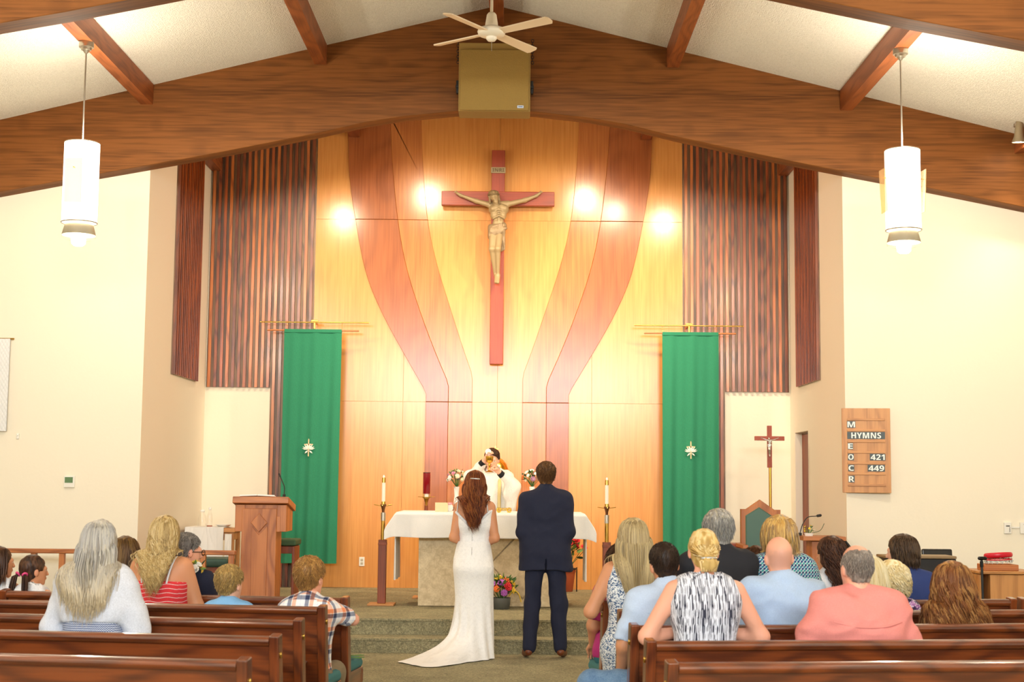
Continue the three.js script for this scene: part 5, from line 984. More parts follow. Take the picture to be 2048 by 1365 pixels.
{
  const d = 15.15, A = W(-90, 677, d), B = W(21, 677, d), y1 = W(10, 863, d).y, w = B.x - A.x, h = A.y - y1, t = thing('quilted_banner', 'white quilted cloth banner on a gold rod', 'banner', [(A.x + B.x) / 2, A.y, -d]);
  mesh('cloth', T(new THREE.BoxGeometry(w, h, 0.02), 0, -h / 2, 0), clothMat(0xe6e7e6, { bumpMap: tex(128, 128, (u, v) => grey(255 * Math.pow(Math.abs(Math.sin((u + v) * Math.PI * 4)) * Math.abs(Math.sin((u - v) * Math.PI * 4)), 0.5)), 4, false), bumpScale: 0.004 }), t);
  mesh('rod', T(new THREE.CylinderGeometry(0.009, 0.009, w + 0.08, 10), 0, 0, 0, 0, 0, Math.PI / 2), MAT.brass, t);
}
// ---------------------------------------------------------------- organ corner
{
  const d = 13.6, L = W(1822, 1113, d), Rr = W(1890, 1113, d), y = L.y, t = thing('digital_organ', 'black organ console with a pale top by the cream wall', 'organ', [(L.x + Rr.x) / 2 - 0.1, 0, -d - 0.05]), w = Rr.x - L.x + 0.35;
  mesh('console', [cbox(w, y - 0.02, 0.3, 0, (y - 0.02) / 2, 0), cbox(w, 0.1, 0.3, 0, y - 0.35, 0.2, 0)], MAT.black, t);
  mesh('top_board', cbox(w, 0.025, 0.34, 0, y - 0.005, 0, 0), std({ color: 0x8a7350, roughness: 0.5 }), t);
  const m = thing('computer_monitor', 'black flat monitor turned away beside the organ', 'monitor', [W(1889, 1113, 14.1).x, 0, -14.35]), ym = W(1889, 1101, 14.1).y, yk = W(1889, 1118, 14.1).y, wm = W(1920, 1100, 14.1).x - W(1858, 1100, 14.1).x;
  mesh('screen_back', T(cbox(wm, 0.22, 0.04, 0, 0, 0, 0, 0.015), 0, ym - 0.11, 0, -0.1), MAT.blackGloss, m);
  mesh('stand', [cbox(0.06, 0.2, 0.04, -0.02, ym - 0.25, -0.02), cbox(0.22, 0.02, 0.18, 0, ym - 0.34, 0)], MAT.black, m);
  m.userData.label = 'black flat monitor on the desk beside the organ';
  const s = thing('equipment_desk', 'dark desk with a pale top carrying the monitor', 'desk', [W(1905, 1130, 14.1).x + 0.05, 0, -14.4]), yd = ym - 0.35;
  mesh('desktop', cbox(0.75, 0.025, 0.5, 0.02, yd - 0.015, 0, 0), std({ color: 0xa8926a, roughness: 0.5 }), s);
  for (const a of [-1, 1]) mesh('side_panel', cbox(0.03, yd - 0.03, 0.46, a * 0.34, (yd - 0.03) / 2, 0), MAT.black, s);
  mesh('modesty_panel', cbox(0.66, 0.6, 0.02, 0, yd - 0.34, 0.1), MAT.black, s);
  const sh = thing('paper_stack', 'pale sheet music lying on the raised desk edge', 'paper', [W(1940, 1119, 14.1).x, yd, -14.3]); mesh('sheets', cbox(0.2, 0.03, 0.28, 0, 0.016, 0, 0, 0.003), std({ color: 0xc9b98e, roughness: 0.7 }), sh);
}
{
  const d = 12.6, L = W(1958, 1143, d), Rr = W(2075, 1143, d), y = L.y, w = Rr.x - L.x, cx = (L.x + Rr.x) / 2, t = thing('oak_cabinet', 'light oak cabinet with an open dark end', 'cabinet', [cx, 0, -d - 0.2]), f = W(1980, 1150, d).x - cx;
  mesh('top', cbox(w + 0.02, 0.025, 0.46, 0, y - 0.012, 0, 0), MAT.oakLight, t);
  mesh('body', cbox(w / 2 - f, y - 0.03, 0.4, (f + w / 2) / 2, (y - 0.03) / 2, 0), MAT.oakLight, t);
  mesh('end_panel', cbox(0.02, y - 0.03, 0.4, -w / 2 + 0.01, (y - 0.03) / 2, 0), MAT.oakLight, t);
  mesh('recess_back', cbox(f + w / 2 - 0.02, y - 0.03, 0.02, (f - w / 2) / 2, (y - 0.03) / 2, -0.18), MAT.oakLight, t);
  const bx = thing('bell_tray', 'shallow wooden tray on the oak cabinet', 'tray', [W(2007, 1140, d).x, y, -d - 0.15]), bw = 0.3;
  mesh('tray_front', cbox(bw, 0.055, 0.015, 0, 0.028, 0.1, 0), MAT.oak, bx); mesh('tray_rear', cbox(bw, 0.055, 0.015, 0, 0.028, -0.1, 0), MAT.oak, bx);
  for (const s of [-1, 1]) mesh('tray_end', cbox(0.015, 0.055, 0.2, s * (bw / 2 - 0.008), 0.028, 0, 2), MAT.oak, bx); mesh('tray_floor', box(bw - 0.02, 0.008, 0.2, 0, 0.006, 0), MAT.oak, bx);
  const tb = thing('tambourine', 'red plastic tambourine with metal jingles on the tray', 'tambourine', [W(2009, 1125, d).x, y + 0.062, -d - 0.15]);
  tb.rotation.z = 0.05;
  const red = std({ color: 0xc9152c, roughness: 0.35 }), ring = T(new THREE.TorusGeometry(0.11, 0.016, 10, 40), 0, 0.07, 0, Math.PI / 2 - 0.1, 0, 0, [1, 0.8, 1.4]);
  mesh('frame', [ring, T(new THREE.TorusGeometry(0.112, 0.006, 6, 40), 0, 0.035, 0, Math.PI / 2)], red, tb);
  const tr = []; for (let k = 0; k < 16; k++) { const a = k / 16 * 6.283; mesh('jingle', [cyl(0.012, 0.012, 0.004, Math.cos(a) * 0.115, 0.012, Math.sin(a) * 0.1, 10), cyl(0.012, 0.012, 0.004, Math.cos(a) * 0.115, 0.02, Math.sin(a) * 0.1, 10), cyl(0.003, 0.003, 0.045, Math.cos(a) * 0.115, 0.0, Math.sin(a) * 0.1, 6)], MAT.silver, tb); }
  const cn = thing('walking_cane', 'black walking cane leaning on the oak cabinet', 'cane', [W(1962, 1120, d - 0.1).x, 0, -d + 0.1]), yc = W(1962, 1114, d - 0.1).y;
  mesh('shaft', bar(V(0, 0, 0.05), V(0.005, yc - 0.03, 0), 0.011, 10), MAT.black, cn); mesh('grip', [T(new THREE.CapsuleGeometry(0.016, 0.05, 4, 10), 0.012, yc - 0.015, 0, 0, 0, Math.PI / 2), cyl(0.015, 0.015, 0.05, 0.005, yc - 0.09, 0, 10)], MAT.blackGloss, cn);
}
// ---------------------------------------------------------------- pews
function makePew(s, len) {                                            // s: -1 extends to -x, +1 to +x; the back's top edge lies at z = 0
  const g = new THREE.Group(), tilt = -0.13, lx = (x) => s * x, ht = 0.86;
  const P = (w, h, dd, x, y, z, ax, b) => cbox(w, h, dd, lx(x), y, z, ax, b);
  const lean = (q) => T(q, 0, ht, 0, -tilt, 0, 0);                // pieces given relative to the top edge, leaning back
  const cp = new THREE.Shape(); cp.moveTo(0.03, -0.035); cp.lineTo(-0.022, -0.035); cp.quadraticCurveTo(-0.036, -0.012, -0.018, 0.002); cp.quadraticCurveTo(0.005, 0.012, 0.028, 0); cp.closePath();
  const rail = boxUV(T(new THREE.ExtrudeGeometry(cp, { depth: len - 0.1, bevelEnabled: false, curveSegments: 8 }), 0, 0, 0, 0, Math.PI / 2, 0), 0);   // shape x -> -z, depth -> +x
  const rail2 = T(rail, s > 0 ? 0.05 : -len + 0.05, 0, 0);
  mesh('top_rail', lean(T(rail2, 0, 0, 0)), MAT.pew, g);
  mesh('back_panel', lean(P(len - 0.1, 0.52, 0.022, len / 2, -0.29, -0.012, 0, 0.003)), MAT.pew, g);
  mesh('lower_rail', lean(P(len - 0.1, 0.06, 0.034, len / 2, -0.55, -0.012, 0, 0.006)), MAT.pew, g);
  for (const x of [0.025, len - 0.025]) mesh('end_post', [lean(P(0.05, 0.9, 0.075, x, -0.45 + 0.014, -0.01, 1, 0.008)), ], MAT.pew, g);
  mesh('hook', lean(T(new THREE.SphereGeometry(0.01, 10, 8), lx(-0.003), -0.085, -0.002, 0, 0, 0, [0.6, 1.6, 0.8])), MAT.brass, g);
  mesh('seat_frame', [P(len, 0.09, 0.03, len / 2, 0.32, -0.42, 0), P(0.03, 0.11, 0.37, 0.02, 0.32, -0.26, 2), P(0.03, 0.11, 0.37, len - 0.02, 0.32, -0.26, 2)], MAT.pew, g);
  mesh('seat_cushion', P(len - 0.01, 0.075, 0.38, len / 2, 0.405, -0.265, 0, 0.03), MAT.teal, g);
  for (const x of [0.025, len / 2, len - 0.025]) mesh('front_leg', P(0.045, 0.34, 0.05, x, 0.17, -0.41, 1), MAT.pew, g);
  mesh('book_rack', [lean(P(len * 0.36, 0.012, 0.1, 0.12 + len * 0.18, -0.33, 0.045, 0)), lean(P(len * 0.36, 0.05, 0.012, 0.12 + len * 0.18, -0.3, 0.095, 0))], MAT.pew, g);
  mesh('kneeler', [P(len - 0.5, 0.06, 0.13, len / 2, 0.1, 0.13, 0, 0.02), P(0.04, 0.09, 0.12, 0.3, 0.045, 0.13), P(0.04, 0.09, 0.12, len - 0.3, 0.045, 0.13)], MAT.teal, g);
  return g;
}
const rowsL = [['A', 498, 1325, 4.4, 7.4], ['B', 560, 1277, 4.4, 7.4], ['C', 606, 1244, 4.4, 7.4], ['D', 652, 1217, 4.4, 7.4], ['E', 697, 1199, 2.42, 8.2]];
const rowsR = [['A', 1333, 1330, 4.4, 7.4], ['B', 1291, 1286, 4.4, 7.6], ['C', 1260, 1254, 4.4, 8.2], ['D', 1237, 1226, 4.4, 8.8], ['E', 1205, 1205, 2.9, 10]];
const rowWord = { A: 'fifth', B: 'fourth', C: 'third', D: 'second', E: 'front' };
for (const [s, rows] of [[-1, rowsL], [1, rowsR]]) {
  const long = makePew(s, 4.4); let n = 0;
  for (const [id, px, py, len, ang] of rows) {
    const p = G(px, py, 0.86), t = len === 4.4 && n++ ? long.clone() : len === 4.4 ? long : makePew(s, len);
    t.name = numbered('pew'); scene.add(t);
    t.position.set(p.x + s * -0.0, 0, p.z); t.rotation.y = R(ang) * s;
    tag(t, 'oak pew with teal seat, ' + rowWord[id] + ' row on the ' + (s < 0 ? 'lectern' : 'hymn board') + ' side of the aisle', 'pew', 'church pews');
    if (id === 'E') {
      if (s < 0) for (const x of [0.46, 0.94]) mesh('stile', T(cbox(0.05, 0.56, 0.036, -x, -0.3, -0.004, 1, 0.005), 0, 0.86, 0, 0.13), MAT.pew, t);
      const t2 = makePew(s, 2.4); t2.name = numbered('pew'); scene.add(t2); const a = R(ang), o = len + 0.03;
      t2.position.set(p.x + s * Math.cos(a) * o, 0, p.z - Math.sin(a) * o); t2.rotation.y = R(ang) * s;
      tag(t2, 'short oak pew ending the front row on the ' + (s < 0 ? 'lectern' : 'hymn board') + ' side', 'pew', 'church pews');
    }
  }
}
{
  const p = G(697, 1199, 0.86), h = thing('hymnal', 'blue hymn book in the rack of the front pew near the lectern', 'book', [p.x - 0.2, 0.553, p.z + 0.02]); h.rotation.y = -R(8.2); h.rotation.x = 0.13;
  mesh('cover', cbox(0.03, 0.2, 0.13, 0, 0.1, 0, 1, 0.004), std({ color: 0x3d5f95, roughness: 0.5 }), h); mesh('pages', cbox(0.022, 0.19, 0.125, 0, 0.1, 0.004), MAT.white, h);
  const q = W(718, 1300, 9.65), st = thing('green_stems', 'bunch of green flower stems lying on the front pew seat', 'flowers', [q.x, 0.448, q.z]);
  for (let k = 0; k < 6; k++) mesh('stem', bar(V(-0.14, 0.004 + k * 0.004, -0.03 + k * 0.012), V(0.035 - 0.02 * (k % 3), 0.006 + (k % 2) * 0.018, -0.03 + k * 0.011 + 0.01), 0.0035, 6), leafMats[1], st);
}
// ---------------------------------------------------------------- fabrics
const fab = {
  plaid: tex(128, 128, (u, v) => {
    const band = (t) => { t = md(t, 1); return t < 0.22 ? 0 : t < 0.27 ? 1 : t < 0.5 ? 2 : t < 0.72 ? 1 : t < 0.77 ? 3 : t < 0.95 ? 1 : 3; }, C = [hex(0x27304f), hex(0xf2efec), hex(0xe8895a), hex(0xcfd6e6)];
    const a = C[band(u)], b = C[band(v)]; const p = [(a[0] + b[0]) / 2, (a[1] + b[1]) / 2, (a[2] + b[2]) / 2]; return band(u) === 0 && band(v) === 0 ? C[0] : p;
  }, 9),
  red: tex(64, 128, (u, v) => (md(v * 4 + 0.15 * Math.sin(u * 6.283), 1) < 0.13 ? [236, 214, 212] : [214 + 14 * pn(u * 20, v * 20, 20, 20, 3), 52, 58]), 8, true, 9),
  speckle: tex(256, 256, (u, v) => { const n = pn(u * 46, v * 64, 46, 64, 14), m = pn(u * 90, v * 110, 90, 110, 15); return n > 0.6 || m > 0.78 ? mix3([40, 62, 104], [96, 130, 168], m) : [238, 240, 240]; }, 3.4),
  strokes: tex(256, 256, (u, v) => { const n = pn(u * 70, v * 9, 70, 9, 24), b = pn(u * 9, v * 6, 9, 6, 25) * 0.5 + pn(u * 24, v * 7, 24, 7, 26) * 0.3; return n + b * 0.75 > 0.87 ? [24 + 30 * n, 26 + 30 * n, 40 + 34 * n] : [226, 228, 238]; }, 7, true, 2.8),
  diamonds: tex(128, 128, (u, v) => { const a = md(u * 4 + v * 4, 1), b = md(u * 4 - v * 4, 1), i = Math.floor(u * 4 + v * 4) + Math.floor(u * 4 - v * 4) * 3; if (a < 0.2 && b < 0.5 || b < 0.14) return [226, 236, 236]; return [[30, 62, 110], [38, 118, 142], [22, 40, 84], [64, 150, 150]][md(i, 4)]; }, 11),
  floral: tex(256, 256, (u, v) => { const n = pn(u * 16, v * 16, 16, 16, 34), m = pn(u * 40, v * 40, 40, 40, 35); return n > 0.62 ? mix3([150, 84, 168], [216, 176, 220], m) : n < 0.38 ? [48, 34, 74] : m > 0.6 ? [232, 226, 238] : [108, 66, 134]; }, 4),
  zigzag: tex(64, 64, (u, v) => { const t = md(v * 4 + Math.abs(md(u * 4, 1) - 0.5), 1); return t < 0.45 ? [54, 72, 122] : [214, 220, 232]; }, 22),
  knit: tex(128, 128, (u, v) => grey(222 + 33 * pn(u * 64, v * 40, 64, 40, 44)), 8),
  denim: tex(256, 256, (u, v) => mix3(hex(0x46688f), hex(0x7f9dba), clamp(pn(u * 130, v * 130, 130, 130, 54) * 0.6 + pn(u * 8, v * 8, 8, 8, 55) * 0.5, 0, 1)), 3),
  suit: tex(128, 128, (u, v) => grey(236 + 19 * pn(u * 64, v * 64, 64, 64, 64)), 8),
  lace: tex(256, 256, (u, v) => { const n = pn(u * 22, v * 22, 22, 22, 74), m = Math.abs(pn(u * 44, v * 44, 44, 44, 75) - 0.5); return grey(n > 0.55 && m < 0.2 ? 246 : 252); }, 3),
};
const laceBump = tex(256, 256, (u, v) => grey(255 * pn(u * 40, v * 40, 40, 40, 76)), 3, false);
const C = (color, map) => clothMat(color, map ? { map } : {});
const CL = {
  plaid: C(0xffffff, fab.plaid), red: C(0xffffff, fab.red), speckle: C(0xffffff, fab.speckle), strokes: C(0xffffff, fab.strokes), diamonds: C(0xffffff, fab.diamonds), floral: C(0xffffff, fab.floral), zigzag: C(0xffffff, fab.zigzag),
  whiteKnit: C(0xe6e9f2, fab.knit), white: C(0xeeeef0, fab.knit), navy: C(0x141a34, fab.suit), navyBlue: C(0x23366e, fab.suit), darkSuit: C(0x1b1c24, fab.suit), lightBlue: C(0xb4cdec, fab.suit), paleBlue: C(0xc4d6f0, fab.suit), skyBlue: C(0x82b8e6, fab.suit), pink: C(0xee938a, fab.suit), magenta: C(0xb52a74, fab.suit), black: C(0x151417, fab.suit), denim: C(0xffffff, fab.denim), khaki: C(0x8a7a5e, fab.suit), charcoal: C(0x30323a, fab.suit), teal: C(0x2f6f78, fab.suit),
  gown: phy({ color: 0xf6f5f3, map: fab.lace, bumpMap: laceBump, bumpScale: 0.0015, roughness: 0.7, sheen: 0.3, sheenColor: new THREE.Color(0xffffff) }), alb: C(0xf6f3ea, fab.knit), leather: std({ color: 0x6b3416, roughness: 0.4 }), blackShoe: std({ color: 0x1a1412, roughness: 0.4 }),
};
const SKIN = { fair: 0xecb596, pink: 0xeaa98c, tan: 0xcf8f66, olive: 0xd9a17a };
const topOf = (px, py, d, hair = 0.018) => W(px, py, d).y - hair;
const REST = { e: [0.28, -0.84, -0.3], w: [-0.5, 0.16, -0.85] }, LAP = { e: [0.18, -0.95, -0.12], w: [-0.35, -0.25, -0.9] };
const rowBack = (row, px) => { const [, ax, ay, , ang] = (px < 1000 ? rowsL : rowsR).find((r) => r[0] === row), p = G(ax, ay, 0.86), x = W(px, 1150, -p.z).x; return -p.z + Math.abs(x - p.x) * Math.tan(R(ang)); };
const seat = (row, px) => rowBack(row, px) + 0.28, kneel = (row, px) => rowBack(row, px) + (row === 'D' ? 0.575 : 0.6);
const place = (px, py, d) => { const p = W(px, py, d); return { x: p.x, z: p.z }; };
const rings = (P, pts, r, m, name) => mesh(name, tube(pts, r, 40, 6), m, P.root);
const nd = (P, t, x, z = 0) => P.at(t, x, z);

// ---- lectern side
{
  const P = person({ label: 'woman with long grey-blond hair in a white cardigan leaning on the pew', ...place(192, 1037, kneel('B', 192)), top: topOf(192, 1037, kneel('B', 192)), H: 1.68, fem: 1, fat: 0.18, sw: 0.148, pose: 'kneel', lean: 0.08, yaw: -0.1, skin: SKIN.fair, arms: { e: [0.32, -0.9, -0.12], w: [-0.6, 0.15, -0.8] }, turn: -0.12 });
  topCloth(P, CL.whiteKnit, { name: 'cardigan', sleeve: 0.97, loose: 0.024, hem: 0.152, amp: 0.007, f: [7, 9, 7] });
  garment(P, 'blouse', P.torso(0.016).slice(0, 3), CL.zigzag, { clip: plane(P.at(0.2, 0), P.u), amp: 0.004 });
  trousers(P, CL.navy, { name: 'skirt' }); shoes(P, CL.blackShoe);
  hairLong(P, [0xa9a39a, 0xc9c2b4, 0x8f8a86, 0xd8cfba, 0xb5b0aa], { L: 0.45, n: 1100, wave: 0.007, freq: 28, rad: 0.0038, seed: 12, tipCol: 0xd9bf8a, spread: -0.1, wide: 0.006, th: 0.012, segs: 20, jit: 0.32, gather: 0.014, front: 0.0 });
}
{
  const P = person({ label: 'woman with curly blond hair in a red striped strappy top', ...place(322, 1026, kneel('D', 322)), top: topOf(322, 1026, kneel('D', 322), 0.03), H: 1.7, fem: 1, fat: 0.55, pose: 'kneel', lean: 0.12, yaw: -0.12, skin: SKIN.tan, arms: { e: [0.3, -0.93, -0.1], w: [-0.5, 0.1, -0.85] }, turn: -0.1 });
  garment(P, 'striped_top', P.torso(0.01).slice(0, 5), CL.red, { clip: cuts(plane(P.at(0.225, 0), P.u), plane(P.at(-0.03, 0), P.u.clone().negate())), amp: 0.003 });
  for (const s of [-1, 1]) mesh('strap', tube([P.at(0.215, s * 0.085, 0.13), P.at(0.27, s * 0.1, 0.115), P.at(0.318, s * 0.11, 0.05), P.at(0.3, s * 0.1, -0.07), P.at(0.24, s * 0.08, -0.15)], 0.007, 24, 6), CL.white, P.root);
  trousers(P, CL.denim); shoes(P, CL.blackShoe);
  hairLong(P, [0xc7ab72, 0xa5854f, 0xdcc698, 0xb59a62, 0x8f7344], { L: 0.42, n: 1000, wave: 0.009, freq: 80, rad: 0.0036, seed: 22, spread: -0.35, wide: 0.006, th: 0.015, gather: 0.025, front: 0.0, segs: 26 });
}
{
  const P = person({ label: 'person with a smooth brown bob seen between two blond women', ...place(247, 1071, seat('E', 247)), top: topOf(247, 1071, seat('E', 247)), H: 1.6, fem: 1, pose: 'sit', fit: 1, lean: 0.05, yaw: -0.12, skin: SKIN.fair, arms: LAP });
  topCloth(P, CL.charcoal, { sleeve: 0.9 }); trousers(P, CL.black); shoes(P, CL.blackShoe);
  hairLong(P, [0x5a3d1c, 0x6f4f28, 0x46301a, 0x80602f], { L: 0.2, n: 520, wave: 0.002, freq: 10, rad: 0.005, seed: 32, spread: 0.1, wide: 0.01, th: 0.014, grav: 0.6 });
}
{
  const P = person({ label: 'girl with two dark pigtails and pink hair ties in a white tank top', ...place(66, 1107, seat('E', 66)), top: topOf(66, 1107, seat('E', 66)), H: 1.28, headScale: 1.22, fem: 0, sw: 0.17, pose: 'sit', fit: 0, yaw: -0.12, turn: -0.75, skin: SKIN.tan, arms: LAP });
  topCloth(P, CL.white, { name: 'tank_top', sleeve: 0, neckR: 0.1 }); trousers(P, CL.navyBlue, { name: 'shorts' }); shoes(P, CL.white);
  const S = new Strands(), cols = [0x3c2417, 0x4b2f1d, 0x2c1a11].map(lin), R0 = rng(7), ties = [];
  for (const s of [-1, 1]) {
    const a = P.HL(s * 0.055, -0.02, 0.1);
    for (let k = 0; k < 46; k++) { const r = R0() * 0.02, an = R0() * 6.28, o = V(Math.cos(an) * r, 0, Math.sin(an) * r); S.add([a.clone().addScaledVector(o, 0.3), a.clone().add(V(s * 0.02, -0.02, 0.035)).add(o), a.clone().add(V(s * 0.028, -0.09, 0.05)).addScaledVector(o, 1.2), a.clone().add(V(s * 0.026, -0.15 - 0.03 * R0(), 0.045)).addScaledVector(o, 0.9)], 0.005, cols[k % 3]); }
    ties.push(T(new THREE.TorusGeometry(0.014, 0.008, 6, 14), ...a.clone().add(V(s * 0.006, -0.004, 0.01)).toArray(), 0.8, s * 0.5));
  }
  mesh('hair', [hairCap(P, 0.01, maskFull, [0x3c2417, 0x5a3a24, 0x2c1a11], { seed: 4 }), S.geo()], hairMat, P.root);
  for (const g of ties) mesh('hair_tie', g, std({ color: 0xe0477e, roughness: 0.5 }), P.root.children.find((q) => q.name === 'hair'));
}
{
  const P = person({ label: 'girl with brown hair in a white sleeveless top beside the pigtailed girl', ...place(-2, 1090, seat('E', -2)), top: topOf(-2, 1090, seat('E', -2)), H: 1.36, headScale: 1.18, sw: 0.17, pose: 'sit', fit: 0, yaw: -0.12, turn: -0.7, skin: SKIN.tan, arms: LAP });
  topCloth(P, CL.white, { name: 'tank_top', sleeve: 0, neckR: 0.1 }); trousers(P, CL.navyBlue, { name: 'shorts' }); shoes(P, CL.white);
  hairLong(P, [0x3c2417, 0x4b2f1d, 0x5a3a24], { L: 0.25, n: 200, wave: 0.004, rad: 0.007, seed: 42, th: 0.01 });
}
{
  const P = person({ label: 'grey-haired man with glasses in a navy suit behind the curly-haired woman', ...place(371, 1066, seat('E', 371)), top: topOf(371, 1066, seat('E', 371), 0.012), H: 1.72, pose: 'sit', fit: 1, yaw: -0.15, turn: -0.75, nod: 0.1, skin: SKIN.pink, arms: LAP });
  topCloth(P, CL.navy, { name: 'jacket', sleeve: 0.97, loose: 0.022 }); collarBand(P, CL.white); trousers(P, CL.navy); shoes(P, CL.blackShoe);
  hairShort(P, [0x7f7a74, 0x5f5a56, 0x97918a, 0x4d4844], { th: 0.008, lift: 0.006, len: 0.013, seed: 13 });
  const q = P.HL, fr = [];
  for (const s of [-1, 1]) { const pts = []; for (let k = 0; k <= 16; k++) { const a = k / 16 * 6.283; pts.push(q(s * 0.033 + Math.cos(a) * 0.026, 0.0 + Math.sin(a) * 0.02, -0.108)); } fr.push(tube(pts, 0.0025, 32, 5)); fr.push(bar(q(s * 0.06, 0.006, -0.105), q(s * 0.088, 0.0, 0.0), 0.003, 6), bar(q(s * 0.088, 0, 0), q(s * 0.086, -0.015, 0.03), 0.003, 6)); }
  mesh('glasses', [...fr, bar(q(-0.008, 0.004, -0.112), q(0.008, 0.004, -0.112), 0.0025, 6)], MAT.black, P.root);
  const bq = W(391, 1140, 9.75), b = thing('small_bouquet', 'small bouquet of yellow and white flowers held by the man with glasses', 'flowers', bq.toArray());
  bouquet(b, V(0, 0.0, 0), 0.045, 0.05, ['yellow', 'white', 'cream', 'yellow', 'white', 'pink', 'yellow'], 16, 61, 0.025);
}
{
  const P = person({ label: 'small fair-haired boy in a light blue t-shirt', ...place(459, 1128, seat('D', 459)), top: topOf(459, 1128, seat('D', 459), 0.022), H: 1.22, headScale: 1.32, sw: 0.18, pose: 'sit', fit: 0, yaw: -0.1, turn: -0.35, skin: SKIN.fair, arms: LAP });
  topCloth(P, CL.skyBlue, { name: 't_shirt', sleeve: 0.32, neckR: 0.07 }); trousers(P, CL.khaki, { name: 'shorts' }); shoes(P, CL.white);
  hairShort(P, [0xb08d52, 0x8f7546, 0xcaa763, 0x7c6a48], { th: 0.011, lift: 0.01, len: 0.018, n: 1400, seed: 23, up: 0.3, swirl: 0.6 });
}
{
  const P = person({ label: 'ginger-blond boy in an orange and navy plaid shirt', ...place(616, 1113, seat('D', 616)), top: topOf(616, 1113, seat('D', 616), 0.022), H: 1.42, headScale: 1.24, fat: 0.05, sw: 0.165, pose: 'sit', fit: 0, yaw: -0.12, turn: -0.3, lean: 0.08, skin: SKIN.pink, armL: LAP, armR: { e: [0.45, -0.3, -0.78], w: [-0.5, 0.05, -0.85], curl: 0.8 } });
  topCloth(P, CL.plaid, { sleeve: 0.42, loose: 0.018, neckR: 0.062, amp: 0.007 }); collarBand(P, CL.plaid, 0.07, 0.04); trousers(P, CL.khaki, { name: 'shorts' }); shoes(P, CL.white);
  hairShort(P, [0xa97b42, 0x8a6236, 0xc2934f, 0x75532f], { th: 0.013, lift: 0.01, len: 0.019, n: 1500, seed: 33, up: 0.35, swirl: 0.8 });
}
// ---- the couple
{
  const g0 = G(1083, 1318), P = person({ label: 'groom in a navy suit with brown shoes standing at the steps', x: g0.x + 0.03, z: g0.z, top: topOf(1089, 922, 13.5, 0.025), H: 1.8, pose: 'stand', sw: 0.178, skin: SKIN.pink, turn: 0.05, arms: { e: [0.1, -0.98, 0.14], w: [-0.62, -0.5, -0.62], u: [0, 0.4, -0.9] },
    legL: [[-0.125, 0.5, -0.02], [-0.15, 0.1, 0.02], [-0.175, 0.04, -0.13]], legR: [[0.125, 0.5, -0.02], [0.145, 0.1, 0.02], [0.175, 0.04, -0.13]] });
  const jk = [...P.torso(0.022), ...P.arms.flatMap((a) => [a.up(0.022), a.fo(0.02, 0.95)]), cap(P.at(0.1, -0.085), P.at(0.1, 0.085), 0.125, 0.125, 0.08), cap(P.at(0.03, -0.095), P.at(0.03, 0.095), 0.13, 0.13, 0.08), cap(P.at(-0.05, -0.108), P.at(-0.05, 0.108), 0.132, 0.132, 0.06), cap(P.at(-0.09, -0.112), P.at(-0.09, 0.112), 0.132, 0.132, 0.05)];
  jk.push(...[-1, 1].map((q) => cap(P.at(0.302, q * 0.08, 0.012), P.at(0.29, q * 0.178, 0.01), 0.05, 0.05, 0.04)));
  const nb = P.c7.clone().add(V(0, 0.012, -0.035));
  garment(P, 'jacket', jk, CL.navy, { cell: 0.011, amp: 0.0065, f: [5, 10, 5], clip: cuts(ball(nb, 0.078), (x, y, z) => P.at(-0.082, 0).y - y + 0.01 * Math.cos(x * 9), (x, y, z) => Math.min(0.004 - Math.abs(x), z - P.hip.z, P.at(-0.02, 0).y - y)) });
  mesh('jacket_collar', T(T(new THREE.CylinderGeometry(0.071, 0.088, 0.06, 28, 1, true, -1.9, 3.8), 0, 0, 0), ...P.c7.clone().add(V(0, 0.0, -0.022)).toArray(), -0.42), phy({ color: 0x141a34, roughness: 0.85, side: THREE.DoubleSide }), P.root);
  collarBand(P, CL.white, 0.067, 0.085, 'shirt_collar', 0.28); trousers(P, CL.navy, { loose: 0.018, cut: 0.98, amp: 0.008 }); shoes(P, CL.leather);
  hairShort(P, [0x56371c, 0x6a4826, 0x412812, 0x7a5530], { th: 0.009, lift: 0.014, len: 0.015, n: 1400, seed: 43, up: 0.25, swirl: 0.6 });
}
